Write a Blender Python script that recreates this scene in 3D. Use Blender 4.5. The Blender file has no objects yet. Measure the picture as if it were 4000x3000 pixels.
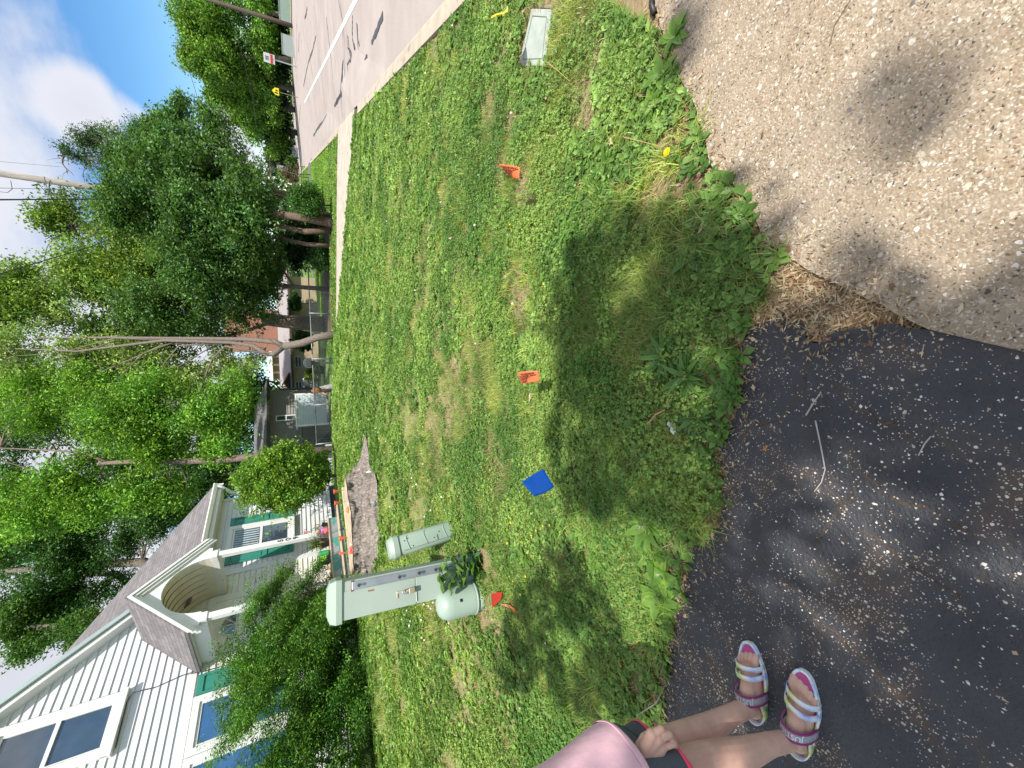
import bpy, bmesh, math, random
import numpy as np
from mathutils import Vector, Matrix
from math import radians as RAD
random.seed(7); rng = np.random.default_rng(7)
S = bpy.context.scene
COL = S.collection
# ------------------------------------------------------------------ camera
FPX = 1500.0; TH = RAD(28.5); RO = RAD(2.4); H = 1.35      # focal in photo pixels, pitch down, roll, height
sT, cT = math.sin(TH), math.cos(TH)
vR = np.array([1, 0, 0.]); vU = np.array([0, sT, cT]); vF = np.array([0, cT, -sT])
CX = -math.sin(RO) * vR - math.cos(RO) * vU
CY = math.cos(RO) * vR - math.sin(RO) * vU
cam = bpy.data.cameras.new('camera'); camo = bpy.data.objects.new('camera', cam); COL.objects.link(camo)
cam.sensor_fit = 'HORIZONTAL'; cam.sensor_width = 36; cam.lens = 36 * FPX / 4000
cam.clip_start = .05; cam.clip_end = 3000
camo.matrix_world = Matrix(((CX[0], CY[0], -vF[0], 0), (CX[1], CY[1], -vF[1], 0), (CX[2], CY[2], -vF[2], H), (0, 0, 0, 1)))
S.camera = camo
S.render.resolution_x = 1024; S.render.resolution_y = 768
# ------------------------------------------------------------------ light
SUN_AZ = RAD(155); SUN_EL = RAD(54)
sdir = np.array([math.sin(SUN_AZ) * math.cos(SUN_EL), math.cos(SUN_AZ) * math.cos(SUN_EL), math.sin(SUN_EL)])
sl = bpy.data.lights.new('sun', 'SUN'); sl.energy = 4.6; sl.angle = RAD(.53); sl.color = (1, .95, .87)
so = bpy.data.objects.new('sun', sl); COL.objects.link(so)
so.rotation_euler = Vector(sdir.tolist()).to_track_quat('Z', 'Y').to_euler(); so.location = (sdir * 60).tolist()
W = bpy.data.worlds.new('World'); S.world = W; W.use_nodes = True
nt = W.node_tree; N = nt.nodes; L = nt.links; N.clear()
wo = N.new('ShaderNodeOutputWorld'); bg = N.new('ShaderNodeBackground'); bg.inputs[1].default_value = .12
sky = N.new('ShaderNodeTexSky'); sky.sky_type = 'NISHITA'; sky.sun_disc = False
sky.sun_elevation = SUN_EL; sky.sun_rotation = SUN_AZ; sky.air_density = 1.0; sky.dust_density = .05; sky.ozone_density = 2.5
tc = N.new('ShaderNodeTexCoord'); sx = N.new('ShaderNodeSeparateXYZ'); L.new(tc.outputs['Generated'], sx.inputs[0])
def wm(op, a, b=None, c=None, clamp=False):
    n = N.new('ShaderNodeMath'); n.operation = op; n.use_clamp = clamp
    for i, v in enumerate((a, b, c)):
        if v is None: continue
        if isinstance(v, (int, float)): n.inputs[i].default_value = v
        else: L.new(v, n.inputs[i])
    return n.outputs[0]
zz = wm('MAXIMUM', wm('ADD', sx.outputs[2], .12), .05)
cb = N.new('ShaderNodeCombineXYZ'); L.new(wm('DIVIDE', sx.outputs[0], zz), cb.inputs[0]); L.new(wm('DIVIDE', sx.outputs[1], zz), cb.inputs[1])
cn = N.new('ShaderNodeTexNoise'); cn.inputs['Scale'].default_value = 1.1; cn.inputs['Detail'].default_value = 7; cn.inputs['Roughness'].default_value = .55
L.new(cb.outputs[0], cn.inputs['Vector'])
cn2 = N.new('ShaderNodeTexNoise'); cn2.inputs['Scale'].default_value = 9; cn2.inputs['Detail'].default_value = 6
L.new(tc.outputs['Generated'], cn2.inputs['Vector'])
def blob(d, rad, amt):          # a cloud bank in a given direction of the sky
    vd = N.new('ShaderNodeVectorMath'); vd.operation = 'DISTANCE'; L.new(tc.outputs['Generated'], vd.inputs[0]); vd.inputs[1].default_value = d
    return wm('MULTIPLY', wm('SUBTRACT', 1.0, wm('DIVIDE', vd.outputs['Value'], rad), clamp=True), amt)
f = wm('ADD', cn.outputs['Fac'], wm('MULTIPLY', wm('SUBTRACT', cn2.outputs['Fac'], .5), .45))
f = wm('ADD', f, wm('MULTIPLY', wm('SUBTRACT', sx.outputs[2], .295), 3.6))            # the cloud deck overhead
for d, r, a in (((.46, .84, .285), .07, .55), ((.476, .852, .216), .04, .4), ((.53, .84, .10), .11, .95), ((.43, .89, .08), .13, 1.1), ((-.1, .95, .3), .35, .55), ((-.41, .83, .36), .3, .7), ((.1, .95, .1), .3, .8)):
    f = wm('ADD', f, blob(d, r, a))
cf = N.new('ShaderNodeMapRange'); cf.interpolation_type = 'SMOOTHSTEP'; L.new(f, cf.inputs[0]); cf.inputs[1].default_value = .42; cf.inputs[2].default_value = .80
ccol = N.new('ShaderNodeMapRange'); L.new(f, ccol.inputs[0]); ccol.inputs[1].default_value = .5; ccol.inputs[2].default_value = 1.5; ccol.inputs[3].default_value = 5.0; ccol.inputs[4].default_value = 4.2
cc = N.new('ShaderNodeCombineXYZ')
for i, k in enumerate((.94, .97, 1.07)): L.new(wm('MULTIPLY', ccol.outputs[0], k), cc.inputs[i])
mx = N.new('ShaderNodeMix'); mx.data_type = 'RGBA'; L.new(cf.outputs[0], mx.inputs['Factor']); L.new(cc.outputs[0], mx.inputs['B'])
hs = N.new('ShaderNodeHueSaturation'); hs.inputs['Saturation'].default_value = 1.28; hs.inputs['Value'].default_value = 1.0; L.new(sky.outputs[0], hs.inputs['Color'])
L.new(hs.outputs[0], mx.inputs['A'])
L.new(mx.outputs['Result'], bg.inputs[0]); L.new(bg.outputs[0], wo.inputs[0])
S.view_settings.view_transform = 'Standard'; S.view_settings.look = 'None'; S.view_settings.exposure = .62; S.view_settings.gamma = 1
S.render.engine = 'CYCLES'; S.cycles.max_bounces = 6; S.cycles.diffuse_bounces = 3; S.cycles.transparent_max_bounces = 6
# ------------------------------------------------------------------ geometry of the view and the terrain
az = RAD(32.4); d1 = np.array([math.sin(az), math.cos(az), 0]); n1 = np.array([math.cos(az), -math.sin(az), 0])   # along / out of the house front
ar = RAD(26); dr = np.array([math.sin(ar), math.cos(ar)]); nr = np.array([math.cos(ar), -math.sin(ar)])           # along / across the road
def sm(a, b, x):
    t = np.clip((np.asarray(x, float) - a) / (b - a), 0, 1); return t * t * (3 - 2 * t)
def hz(x, y):
    x = np.asarray(x, float); y = np.asarray(y, float)
    s = x * d1[0] + y * d1[1]; t = x * n1[0] + y * n1[1]; q = x * nr[0] + y * nr[1]
    z = .60 * sm(1.8, 8.2, -t) * (1 - sm(9.5, 17, s)) * sm(1.4, 4.5, y)
    z = z + np.where(q > 1.85, .085 * np.clip(q - 1.85, 0, 15) - .13, 0)
    return z
def ray(px, py): return CX * (px - 2000) / FPX + CY * (1500 - py) / FPX + vF
def G(px, py, dz=0.0):
    d = ray(px, py); t = .3; st = .05
    f = lambda t: H + d[2] * t - float(hz(d[0] * t, d[1] * t)) - dz
    while f(t) > 0 and t < 900: t += st; st *= 1.02
    a, b = t - st, t
    for _ in range(30):
        m = (a + b) / 2
        if f(m) > 0: a = m
        else: b = m
    return np.array([d[0] * b, d[1] * b, H + d[2] * b])
def Wp(px, py, w): return ray(px, py) * w + [0, 0, H]       # the point at depth w (metres)
def rq(r, q, dz=0.0):
    p = dr * r + nr * q; return (p[0], p[1], float(hz(p[0], p[1])) + dz)
# value noise
_T = rng.random((64, 64))
def vn(x, y):
    xi = np.floor(x).astype(int); yi = np.floor(y).astype(int); fx = x - xi; fy = y - yi; fx = fx * fx * (3 - 2 * fx); fy = fy * fy * (3 - 2 * fy)
    g = lambda a, b: _T[a % 64, b % 64]
    return (g(xi, yi) * (1 - fx) + g(xi + 1, yi) * fx) * (1 - fy) + (g(xi, yi + 1) * (1 - fx) + g(xi + 1, yi + 1) * fx) * fy
def fbm(x, y, o=4):
    v = 0; a = .5; n = 0
    for i in range(o): c_, s_ = math.cos(.6 + i * 1.1), math.sin(.6 + i * 1.1); v = v + a * vn((x * c_ - y * s_) * 2.03 ** i + 17.3 * i, (x * s_ + y * c_) * 2.03 ** i + 5.1 * i); n += a; a *= .5
    return v / n
# ------------------------------------------------------------------ materials
def newmat(name):
    m = bpy.data.materials.new(name); m.use_nodes = True; nt = m.node_tree; nt.nodes.clear()
    o = nt.nodes.new('ShaderNodeOutputMaterial'); b = nt.nodes.new('ShaderNodeBsdfPrincipled'); nt.links.new(b.outputs[0], o.inputs[0])
    return m, nt, b, o
def ramp(nt, fac, stops, interp='LINEAR'):
    r = nt.nodes.new('ShaderNodeValToRGB'); r.color_ramp.interpolation = interp
    e = r.color_ramp.elements
    while len(e) > 1: e.remove(e[-1])
    e[0].position = stops[0][0]; e[0].color = (*stops[0][1], 1)
    for p, c in stops[1:]:
        k = e.new(p); k.color = (*c, 1)
    nt.links.new(fac, r.inputs[0]); return r.outputs[0]
def noise(nt, scale, detail=4, rough=.55, vec=None, coord='Object'):
    n = nt.nodes.new('ShaderNodeTexNoise'); n.inputs['Scale'].default_value = scale; n.inputs['Detail'].default_value = detail; n.inputs['Roughness'].default_value = rough
    if vec is None:
        t = nt.nodes.new('ShaderNodeTexCoord'); vec = t.outputs[coord]
    nt.links.new(vec, n.inputs['Vector']); return n.outputs['Fac']
def mixc(nt, fac, a, b, mode='MIX'):
    m = nt.nodes.new('ShaderNodeMix'); m.data_type = 'RGBA'; m.blend_type = mode
    for k, v in (('Factor', fac), ('A', a), ('B', b)):
        if isinstance(v, (int, float)): m.inputs[k].default_value = v
        elif isinstance(v, tuple): m.inputs[k].default_value = (*v, 1)
        else: nt.links.new(v, m.inputs[k])
    return m.outputs['Result']
def bump(nt, b, h, strength=.3, dist=.01):
    n = nt.nodes.new('ShaderNodeBump'); n.inputs['Strength'].default_value = strength; n.inputs['Distance'].default_value = dist
    nt.links.new(h, n.inputs['Height']); nt.links.new(n.outputs[0], b.inputs['Normal'])
_mc = {}
def M(name, c=(.5, .5, .5), rough=.6, var=.12, scale=6, metal=0, bmp=.0, bscale=40, spec=.5, dirt=None, dscale=3, dpos=(.5, .62)):
    if name in _mc: return _mc[name]
    m, nt, b, o = newmat(name)
    v = noise(nt, scale, 5)
    col = ramp(nt, v, [(.3, tuple(x * (1 - var) for x in c)), (.7, tuple(min(1, x * (1 + var)) for x in c))])
    if dirt:
        dn = noise(nt, dscale, 6, .65); fac = ramp(nt, dn, [(dpos[0], (0, 0, 0)), (dpos[1], (1, 1, 1))]); col = mixc(nt, fac, col, dirt)
    nt.links.new(col, b.inputs['Base Color']); b.inputs['Roughness'].default_value = rough; b.inputs['Metallic'].default_value = metal
    b.inputs['Specular IOR Level'].default_value = spec
    if bmp: bump(nt, b, noise(nt, bscale, 5), bmp, .01)
    _mc[name] = m; return m
def leafmat(name, trans=.35, rough=.5, gain=1.0, spec=.35):
    if name in _mc: return _mc[name]
    m, nt, b, o = newmat(name)
    a = nt.nodes.new('ShaderNodeAttribute'); a.attribute_name = 'tint'
    col = a.outputs['Color']
    nt.links.new(col, b.inputs['Base Color']); b.inputs['Roughness'].default_value = rough; b.inputs['Specular IOR Level'].default_value = spec
    t = nt.nodes.new('ShaderNodeBsdfTranslucent')
    tcn = mixc(nt, 1.0, col, (1.25 * gain, 1.3 * gain, .55 * gain), 'MULTIPLY'); nt.links.new(tcn, t.inputs[0])
    ms = nt.nodes.new('ShaderNodeMixShader'); ms.inputs[0].default_value = trans
    nt.links.new(b.outputs[0], ms.inputs[1]); nt.links.new(t.outputs[0], ms.inputs[2]); nt.links.new(ms.outputs[0], o.inputs[0])
    _mc[name] = m; return m
# ------------------------------------------------------------------ object helpers
def tagp(o, label=None, cat=None, group=None, kind=None):
    if label: o['label'] = label
    if cat: o['category'] = cat
    if group: o['group'] = group
    if kind: o['kind'] = kind
    return o
def empty(name, loc, label, cat, rz=0, group=None):
    o = bpy.data.objects.new(name, None); COL.objects.link(o); o.location = tuple(float(v) for v in loc); o.rotation_euler = (0, 0, rz); o.empty_display_size = .1
    return tagp(o, label, cat, group)
def meshobj(name, me, mat, parent=None, smooth=False):
    o = bpy.data.objects.new(name, me); COL.objects.link(o)
    for x in (mat if isinstance(mat, (list, tuple)) else [mat]): me.materials.append(x)
    if parent: o.parent = parent
    if smooth: me.polygons.foreach_set('use_smooth', [True] * len(me.polygons))
    return o
class MB:
    def __init__(s): s.v = []; s.f = []; s.mi = []
    def add(s, vs, fs, mi=0):
        b = len(s.v); s.v += [tuple(float(c) for c in v) for v in vs]; s.f += [tuple(b + i for i in f) for f in fs]; s.mi += [mi] * len(fs); return s
    def box(s, c, d, rot=None, mi=0):
        vs = [np.array([x * d[0] / 2, y * d[1] / 2, z * d[2] / 2]) for x in (-1, 1) for y in (-1, 1) for z in (-1, 1)]
        if rot is not None: vs = [np.array(rot @ Vector(v.tolist())) for v in vs]
        vs = [v + np.array(c) for v in vs]
        return s.add(vs, [(0, 1, 3, 2), (4, 6, 7, 5), (0, 4, 5, 1), (2, 3, 7, 6), (0, 2, 6, 4), (1, 5, 7, 3)], mi)
    def b2(s, a, b, mi=0):
        a = np.array(a, float); b = np.array(b, float); return s.box((a + b) / 2, np.abs(b - a), None, mi)
    def prism(s, pts, dirv, mi=0):              # extrude a polygon of 3-d points along a vector
        n = len(pts); d = np.array(dirv, float); a = [np.array(p, float) for p in pts]
        fs = [tuple(range(n)), tuple(reversed(range(n, 2 * n)))] + [(i, i + n, (i + 1) % n + n, (i + 1) % n) for i in range(n)]
        return s.add(a + [p + d for p in a], fs, mi)
    def tube(s, pts, rad, seg=8, mi=0, cap=True, jit=0):
        pts = [np.array(p, float) for p in pts]; n = len(pts); rad = [rad] * n if isinstance(rad, (int, float)) else rad
        vs = []; up = None
        for i, p in enumerate(pts):
            t = pts[min(i + 1, n - 1)] - pts[max(i - 1, 0)]; t = t / (np.linalg.norm(t) + 1e-9)
            if up is None: up = np.array([0, 0, 1.]) if abs(t[2]) < .9 else np.array([1., 0, 0])
            u = np.cross(t, up); u /= np.linalg.norm(u) + 1e-9; up = np.cross(u, t)
            for k in range(seg):
                a = 2 * math.pi * k / seg; r = rad[i] * (1 + jit * (random.random() - .5)); vs.append(p + (u * math.cos(a) + up * math.sin(a)) * r)
        fs = [(i * seg + k, i * seg + (k + 1) % seg, (i + 1) * seg + (k + 1) % seg, (i + 1) * seg + k) for i in range(n - 1) for k in range(seg)]
        if cap: fs += [tuple(reversed(range(seg))), tuple(range((n - 1) * seg, n * seg))]
        return s.add(vs, fs, mi)
    def lathe(s, prof, seg=24, c=(0, 0, 0), sc=(1, 1), mi=0):
        vs = [(c[0] + r * math.cos(2 * math.pi * k / seg) * sc[0], c[1] + r * math.sin(2 * math.pi * k / seg) * sc[1], c[2] + z) for r, z in prof for k in range(seg)]
        n = len(prof)
        fs = [(i * seg + k, i * seg + (k + 1) % seg, (i + 1) * seg + (k + 1) % seg, (i + 1) * seg + k) for i in range(n - 1) for k in range(seg)]
        fs += [tuple(reversed(range(seg))), tuple(range((n - 1) * seg, n * seg))]
        return s.add(vs, fs, mi)
    def mesh(s, name):
        me = bpy.data.meshes.new(name); me.from_pydata(s.v, [], s.f)
        if any(s.mi): me.polygons.foreach_set('material_index', s.mi)
        me.update(); return me
    def build(s, name, mat, parent=None, smooth=False, bevel=0, loc=None):
        me = s.mesh(name)
        bm = bmesh.new(); bm.from_mesh(me); bmesh.ops.recalc_face_normals(bm, faces=bm.faces); bm.to_mesh(me); bm.free()
        o = meshobj(name, me, mat, parent, smooth)
        if loc is not None: o.location = loc
        if bevel:
            b = o.modifiers.new('bevel', 'BEVEL'); b.width = bevel; b.segments = 2; b.limit_method = 'ANGLE'
            if smooth: me.polygons.foreach_set('use_smooth', [True] * len(me.polygons))
        return o
def fastmesh(name, V, F, tint=None):
    V = np.asarray(V, np.float32).reshape(-1, 3); F = np.asarray(F, np.int32); k = F.shape[1]
    me = bpy.data.meshes.new(name); me.vertices.add(len(V)); me.vertices.foreach_set('co', V.ravel())
    me.loops.add(F.size); me.loops.foreach_set('vertex_index', F.ravel()); me.polygons.add(len(F))
    me.polygons.foreach_set('loop_start', np.arange(0, F.size, k, dtype=np.int32)); me.update(calc_edges=True)
    if tint is not None:
        a = me.attributes.new('tint', 'FLOAT_COLOR', 'POINT'); t = np.ones((len(V), 4), np.float32); t[:, :3] = tint; a.data.foreach_set('color', t.ravel())
    return me
def unit(v): return v / (np.linalg.norm(v, axis=-1, keepdims=True) + 1e-9)
def leaves(P, size, tint, asp=.55, up=.35, fold=.25):
    """folded leaf rhombs at points P (n,3)"""
    n = len(P); nm = rng.normal(size=(n, 3)); nm[:, 2] = np.abs(nm[:, 2]) + up; nm = unit(nm)
    a = unit(np.cross(nm, rng.normal(size=(n, 3)))); b = np.cross(nm, a)
    s = np.asarray(size).reshape(-1, 1) * np.ones((n, 1)) * rng.uniform(.6, 1.3, (n, 1))
    V = np.stack([P - a * s, P + b * s * asp + nm * s * fold, P + a * s, P - b * s * asp + nm * s * fold], 1).reshape(-1, 3)
    F = (np.arange(n)[:, None] * 4 + np.array([[0, 1, 2, 3]]))
    F = np.concatenate([F[:, [0, 1, 2]], F[:, [0, 2, 3]]]) if fold else F
    return V, F, np.repeat(tint, 4, 0)
RAG = [.6]
def crown_mesh(name, blobs, nclump, per, csize, lsize, c0, c1, asp=.55, shell=.55, up=.35, drop=0.0, extra=None, hang=0):
    """leaf clumps through ellipsoids: blobs = [(centre, radii)]"""
    vol = np.array([np.prod(b[1]) ** .67 for b in blobs]); pr = vol / vol.sum(); idx = rng.choice(len(blobs), nclump, p=pr)
    C = np.array([b[0] for b in blobs])[idx]; R = np.array([b[1] for b in blobs])[idx]
    u = unit(rng.normal(size=(nclump, 3))); rad = rng.uniform(0, 1, (nclump, 1)) ** (1 / 3 * (1 - shell) + .02)
    wob = 1 + .22 * np.sin(u[:, :1] * 7 + idx[:, None]) * np.cos(u[:, 2:] * 6 + idx[:, None] * 2)
    CP = C + u * R * rad * wob
    # gather the clumps round a dozen bough ends per ellipsoid so the outline is ragged
    K = 16; bu = unit(rng.normal(size=(len(blobs), K, 3))); bu[:, :, 2] = np.where(bu[:, :, 2] < -.55, -bu[:, :, 2], bu[:, :, 2]); br_ = rng.uniform(.45, 1.12, (len(blobs), K, 1))
    BC = np.array([b[0] for b in blobs])[:, None] + bu * br_ * np.array([b[1] for b in blobs])[:, None]
    kk = rng.integers(0, K, nclump); loose = rng.random(nclump) < RAG[0]
    CP2 = BC[idx, kk] + rng.normal(size=(nclump, 3)) * R * rng.uniform(.14, .30, (nclump, 1)); CP = np.where(loose[:, None], CP2, CP)
    if extra is not None: CP = np.vstack([CP, extra])
    if drop:
        k = fbm(CP[:, 0] * drop + 3, CP[:, 2] * drop + CP[:, 1] * drop * .6, 3); CP = CP[k > .41]
    bt = np.ones((len(CP), 1)); hb_ = np.zeros((len(CP), 1))
    m = len(CP); off = rng.normal(size=(m, per, 3)) * csize * np.array([1, 1, .7]); off[:, :, 2] -= hang * np.abs(off[:, :, 0])
    P = (CP[:, None, :] + off).reshape(-1, 3)
    cl = rng.uniform(0, 1, (m, 1)); mixv = np.clip(np.repeat(cl, per, 0) * .8 + rng.uniform(-.25, .35, (m * per, 1)), 0, 1)
    t = np.array(c0) * (1 - mixv) + np.array(c1) * mixv; t = t * rng.uniform(.75, 1.25, (len(t), 1))
    lf = fbm(CP[:, 0] * 1.9 / (csize * 5) + 7, (CP[:, 2] + .5 * CP[:, 1]) * 1.9 / (csize * 5), 2)[:, None]; t = t * np.repeat(.55 + .95 * lf, per, 0); bl_ = np.repeat(np.clip((lf - .5) * 3, 0, 1), per, 0); t = t * (1 + bl_ * np.array([-.12, .04, .55]))
    V, F, T = leaves(P, lsize, t, asp, up)
    return fastmesh(name, V, F, T)
def PB(px, py, rx, ry, w, dy=None):         # ellipsoid blob: centre pixel, radii in photo pixels, depth
    c = Wp(px, py, w); k = w / FPX
    return (c, np.array([ry * k, (dy if dy else (rx + ry) / 2 * k), rx * k / 1.12]))
# ================================================================== THE GROUND
def resample(pts, step, jit=0.0):
    out = []
    for a, b in zip(pts[:-1], pts[1:]):
        a = np.array(a[:2], float); b = np.array(b[:2], float); n = max(1, int(np.linalg.norm(b - a) / step))
        for i in range(n):
            p = a + (b - a) * i / n; out.append(p + rng.normal(size=2) * jit)
    out.append(np.array(pts[-1][:2], float)); return out
ASPH = [(2560, 2900), (2583, 2824), (2610, 2715), (2605, 2634), (2621, 2525), (2634, 2471), (2648, 2439), (2683, 2270), (2691, 2200), (2705, 2150), (2760, 2110), (2815, 2050), (2830, 1950), (2835, 1850), (2820, 1740), (2850, 1680), (2880, 1640), (2890, 1580), (2905, 1500), (2910, 1400), (2925, 1320), (2960, 1270), (3005, 1245), (3080, 1235), (3150, 1265), (3165, 1325), (3200, 1340), (3240, 1300), (3350, 1285), (3480, 1275), (3640, 1288)]
CONC = [(2570, 0), (2590, 110), (2625, 180), (2660, 300), (2720, 400), (2770, 560), (2785, 640), (2830, 705), (2900, 730), (2960, 850), (3000, 940), (3120, 1020), (3180, 1060), (3300, 1120), (3400, 1170), (3640, 1288)]
gxy = lambda l: [G(*p)[:2] for p in l]
ae = gxy(ASPH); ce = gxy(CONC); seam = gxy([(3640, 1288), (4000, 1372)])
sd = seam[1] - seam[0]; seam_end = seam[1] + sd / np.linalg.norm(sd) * 6
de = (ce[0] - ce[4]); de = de / np.linalg.norm(de)
right_end = ce[0] + de * 1.2; road_end = np.array([right_end[0] + 1.0, right_end[1] - .6])
ldir = np.array([-1., .55]); ldir /= np.linalg.norm(ldir)
asph_edge = [ae[0] + ldir * 6] + ae
conc_edge = [road_end, right_end] + ce
asph_r = resample(asph_edge, .03, .004); conc_r = resample(conc_edge, .03, .0015)
asph_poly = asph_r + [seam_end, np.array([-8., -6.])]
conc_poly = conc_r + [seam_end, np.array([4., -6.])]
def inpoly(x, y, poly):
    x = np.asarray(x, float); y = np.asarray(y, float); P = np.array([p[:2] for p in poly]); c = np.zeros(x.shape, bool); j = len(P) - 1
    for i in range(len(P)):
        xi, yi, xj, yj = P[i, 0], P[i, 1], P[j, 0], P[j, 1]
        with np.errstate(divide='ignore', invalid='ignore'):
            c ^= ((yi > y) != (yj > y)) & (x < (xj - xi) * (y - yi) / (yj - yi + 1e-12) + xi)
        j = i
    return c
drive = [(11.75, 1.8), (16.1, 1.8), (16.5, .9), (16.8, -.5), (17.0, -2.5), (17.3, -5.5), (17.7, -9.5), (15.6, -9.5), (15.0, -5), (13.9, -1.5), (13.2, 0), (12.3, .9)]
drive_xy = [dr * r + nr * q for r, q in drive]
side_xy = [dr * r + nr * q for r, q in ((47, 1.8), (52, 1.8), (51, -1), (50, -14), (45, -14), (44.5, -1))]
walk2_xy = [dr * r + nr * q for r, q in ((60, -.2), (200, -.2), (200, -1.7), (60, -1.7))]
def paved(x, y):
    q = np.asarray(x) * nr[0] + np.asarray(y) * nr[1]
    return inpoly(x, y, asph_poly) | inpoly(x, y, conc_poly) | ((q > 1.6) & (q < 15.3)) | inpoly(x, y, drive_xy) | inpoly(x, y, side_xy)
# lumpy lawn on top of the broad slope
def gz(x, y):
    d = np.hypot(x, y); near = 1 - sm(18, 30, d)
    q = np.asarray(x) * nr[0] + np.asarray(y) * nr[1]
    return hz(x, y) + (fbm(np.asarray(x) * 2.1 + 9, np.asarray(y) * 2.1 + 4, 4) - .5) * .035 * near * (q < 1.6) * sm(0, .3, 1.7 - q)
nr_, na = 210, 360
rad = np.concatenate([[0.0], .12 * (1.0465 ** np.arange(nr_))]); ang = np.linspace(0, 2 * np.pi, na, endpoint=False)
RR, AA = np.meshgrid(rad, ang, indexing='ij'); X = RR * np.sin(AA); Y = RR * np.cos(AA)
q_ = X * nr[0] + Y * nr[1]
Z = gz(X, Y) - np.where((q_ > 1.75) & (q_ < 15.6), .10, 0)
Z = Z - .04 * (inpoly(X, Y, asph_poly) | inpoly(X, Y, conc_poly)) - .07 * (inpoly(X, Y, drive_xy) | inpoly(X, Y, side_xy))
V = np.stack([X, Y, Z], -1).reshape(-1, 3)
i, j = np.meshgrid(np.arange(nr_), np.arange(na), indexing='ij'); a = (i * na + j).ravel(); b = (i * na + (j + 1) % na).ravel()
F = np.stack([a, a + na, b + na, b], 1)
me = fastmesh('ground', V, F)
m, nt_, b_, o_ = newmat('soil_and_turf')
t_ = nt_.nodes.new('ShaderNodeTexCoord')
soil = ramp(nt_, noise(nt_, 7, 8, .7), [(.3, (.17, .12, .075)), (.5, (.29, .215, .145)), (.72, (.40, .32, .23))])
fine = ramp(nt_, noise(nt_, 90, 4, .7), [(.3, (.55, .5, .45)), (.7, (1.25, 1.2, 1.1))]); soil = mixc(nt_, 1.0, soil, fine, 'MULTIPLY')
green = ramp(nt_, noise(nt_, 2.5, 8, .75), [(.3, (.07, .13, .022)), (.55, (.13, .21, .035)), (.75, (.2, .28, .06))])
ln_ = nt_.nodes.new('ShaderNodeVectorMath'); ln_.operation = 'LENGTH'; nt_.links.new(t_.outputs['Object'], ln_.inputs[0])
mr = nt_.nodes.new('ShaderNodeMapRange'); nt_.links.new(ln_.outputs['Value'], mr.inputs[0]); mr.inputs[1].default_value = 3; mr.inputs[2].default_value = 10
fac = ramp(nt_, noise(nt_, 3.3, 6, .7), [(.42, (0, 0, 0)), (.6, (1, 1, 1))])
ad = nt_.nodes.new('ShaderNodeMath'); ad.operation = 'MULTIPLY_ADD'; ad.use_clamp = True; nt_.links.new(fac, ad.inputs[0]); ad.inputs[1].default_value = .35; nt_.links.new(mr.outputs[0], ad.inputs[2])
nt_.links.new(mixc(nt_, ad.outputs[0], soil, green), b_.inputs['Base Color']); b_.inputs['Roughness'].default_value = .95
bump(nt_, b_, noise(nt_, 60, 6, .7), .5, .012)
go = meshobj('ground', me, m, None, True); tagp(go, 'brown soil and lawn rising gently towards the white house', 'ground', kind='structure')

def sheet(name, poly, z0, mat, label, cat, th=.05, follow=False):
    mb = MB(); pts = [(p[0], p[1], (float(hz(p[0], p[1])) if follow else 0) + z0) for p in poly]; mb.prism(pts, (0, 0, -th))
    o = mb.build(name, mat); tagp(o, label, cat, kind='structure'); return o
# sealed asphalt with worn-through white stones
m, n_, b_, o_ = newmat('sealed_asphalt')
t_ = n_.nodes.new('ShaderNodeTexCoord')
def voro(n_, scale, feature='F1', rnd=1.0, vec=None, out='Distance'):
    v = n_.nodes.new('ShaderNodeTexVoronoi'); v.feature = feature; v.inputs['Scale'].default_value = scale; v.inputs['Randomness'].default_value = rnd
    n_.links.new(vec if vec is not None else n_.nodes.new('ShaderNodeTexCoord').outputs['Object'], v.inputs['Vector']); return v.outputs[out]
def mt(n_, op, a, b=None, cl=False):
    k = n_.nodes.new('ShaderNodeMath'); k.operation = op; k.use_clamp = cl
    for i_, v in enumerate((a, b)):
        if v is None: continue
        if isinstance(v, (int, float)): k.inputs[i_].default_value = v
        else: n_.links.new(v, k.inputs[i_])
    return k.outputs[0]
base = ramp(n_, noise(n_, 4, 6, .6), [(.3, (.022, .023, .028)), (.7, (.052, .052, .059))])
wear = noise(n_, 3.6, 5, .62); wear2 = noise(n_, 17, 4, .6)
mask = mt(n_, 'ADD', mt(n_, 'MULTIPLY', wear, .75), mt(n_, 'MULTIPLY', wear2, .35))
sep = n_.nodes.new('ShaderNodeSeparateColor'); n_.links.new(voro(n_, 95, out='Color'), sep.inputs[0])
big = mt(n_, 'LESS_THAN', voro(n_, 95), .33)
th_ = mt(n_, 'ADD', mt(n_, 'MULTIPLY', mask, 3.6), -1.98)
show = mt(n_, 'MULTIPLY', big, mt(n_, 'LESS_THAN', sep.outputs[0], th_))
sep2 = n_.nodes.new('ShaderNodeSeparateColor'); n_.links.new(voro(n_, 210, out='Color'), sep2.inputs[0])
small = mt(n_, 'MULTIPLY', mt(n_, 'LESS_THAN', voro(n_, 210), .3), mt(n_, 'LESS_THAN', sep2.outputs[0], mt(n_, 'ADD', mt(n_, 'MULTIPLY', mask, 3.0), -1.52)))
stone = ramp(n_, sep.outputs[1], [(0, (.36, .33, .29)), (.5, (.62, .60, .57)), (1, (.42, .34, .25))])
grime = ramp(n_, mask, [(.56, (0, 0, 0)), (.68, (1, 1, 1))]); base2 = mixc(n_, mt(n_, 'MULTIPLY', grime, .55), base, (.14, .095, .06))
c_ = mixc(n_, small, base2, (.45, .43, .40)); c_ = mixc(n_, show, c_, stone)
n_.links.new(c_, b_.inputs['Base Color'])
n_.links.new(ramp(n_, mt(n_, 'MAXIMUM', show, grime), [(0, (.5, .5, .5)), (1, (.85, .85, .85))]), b_.inputs['Roughness'])
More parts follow.
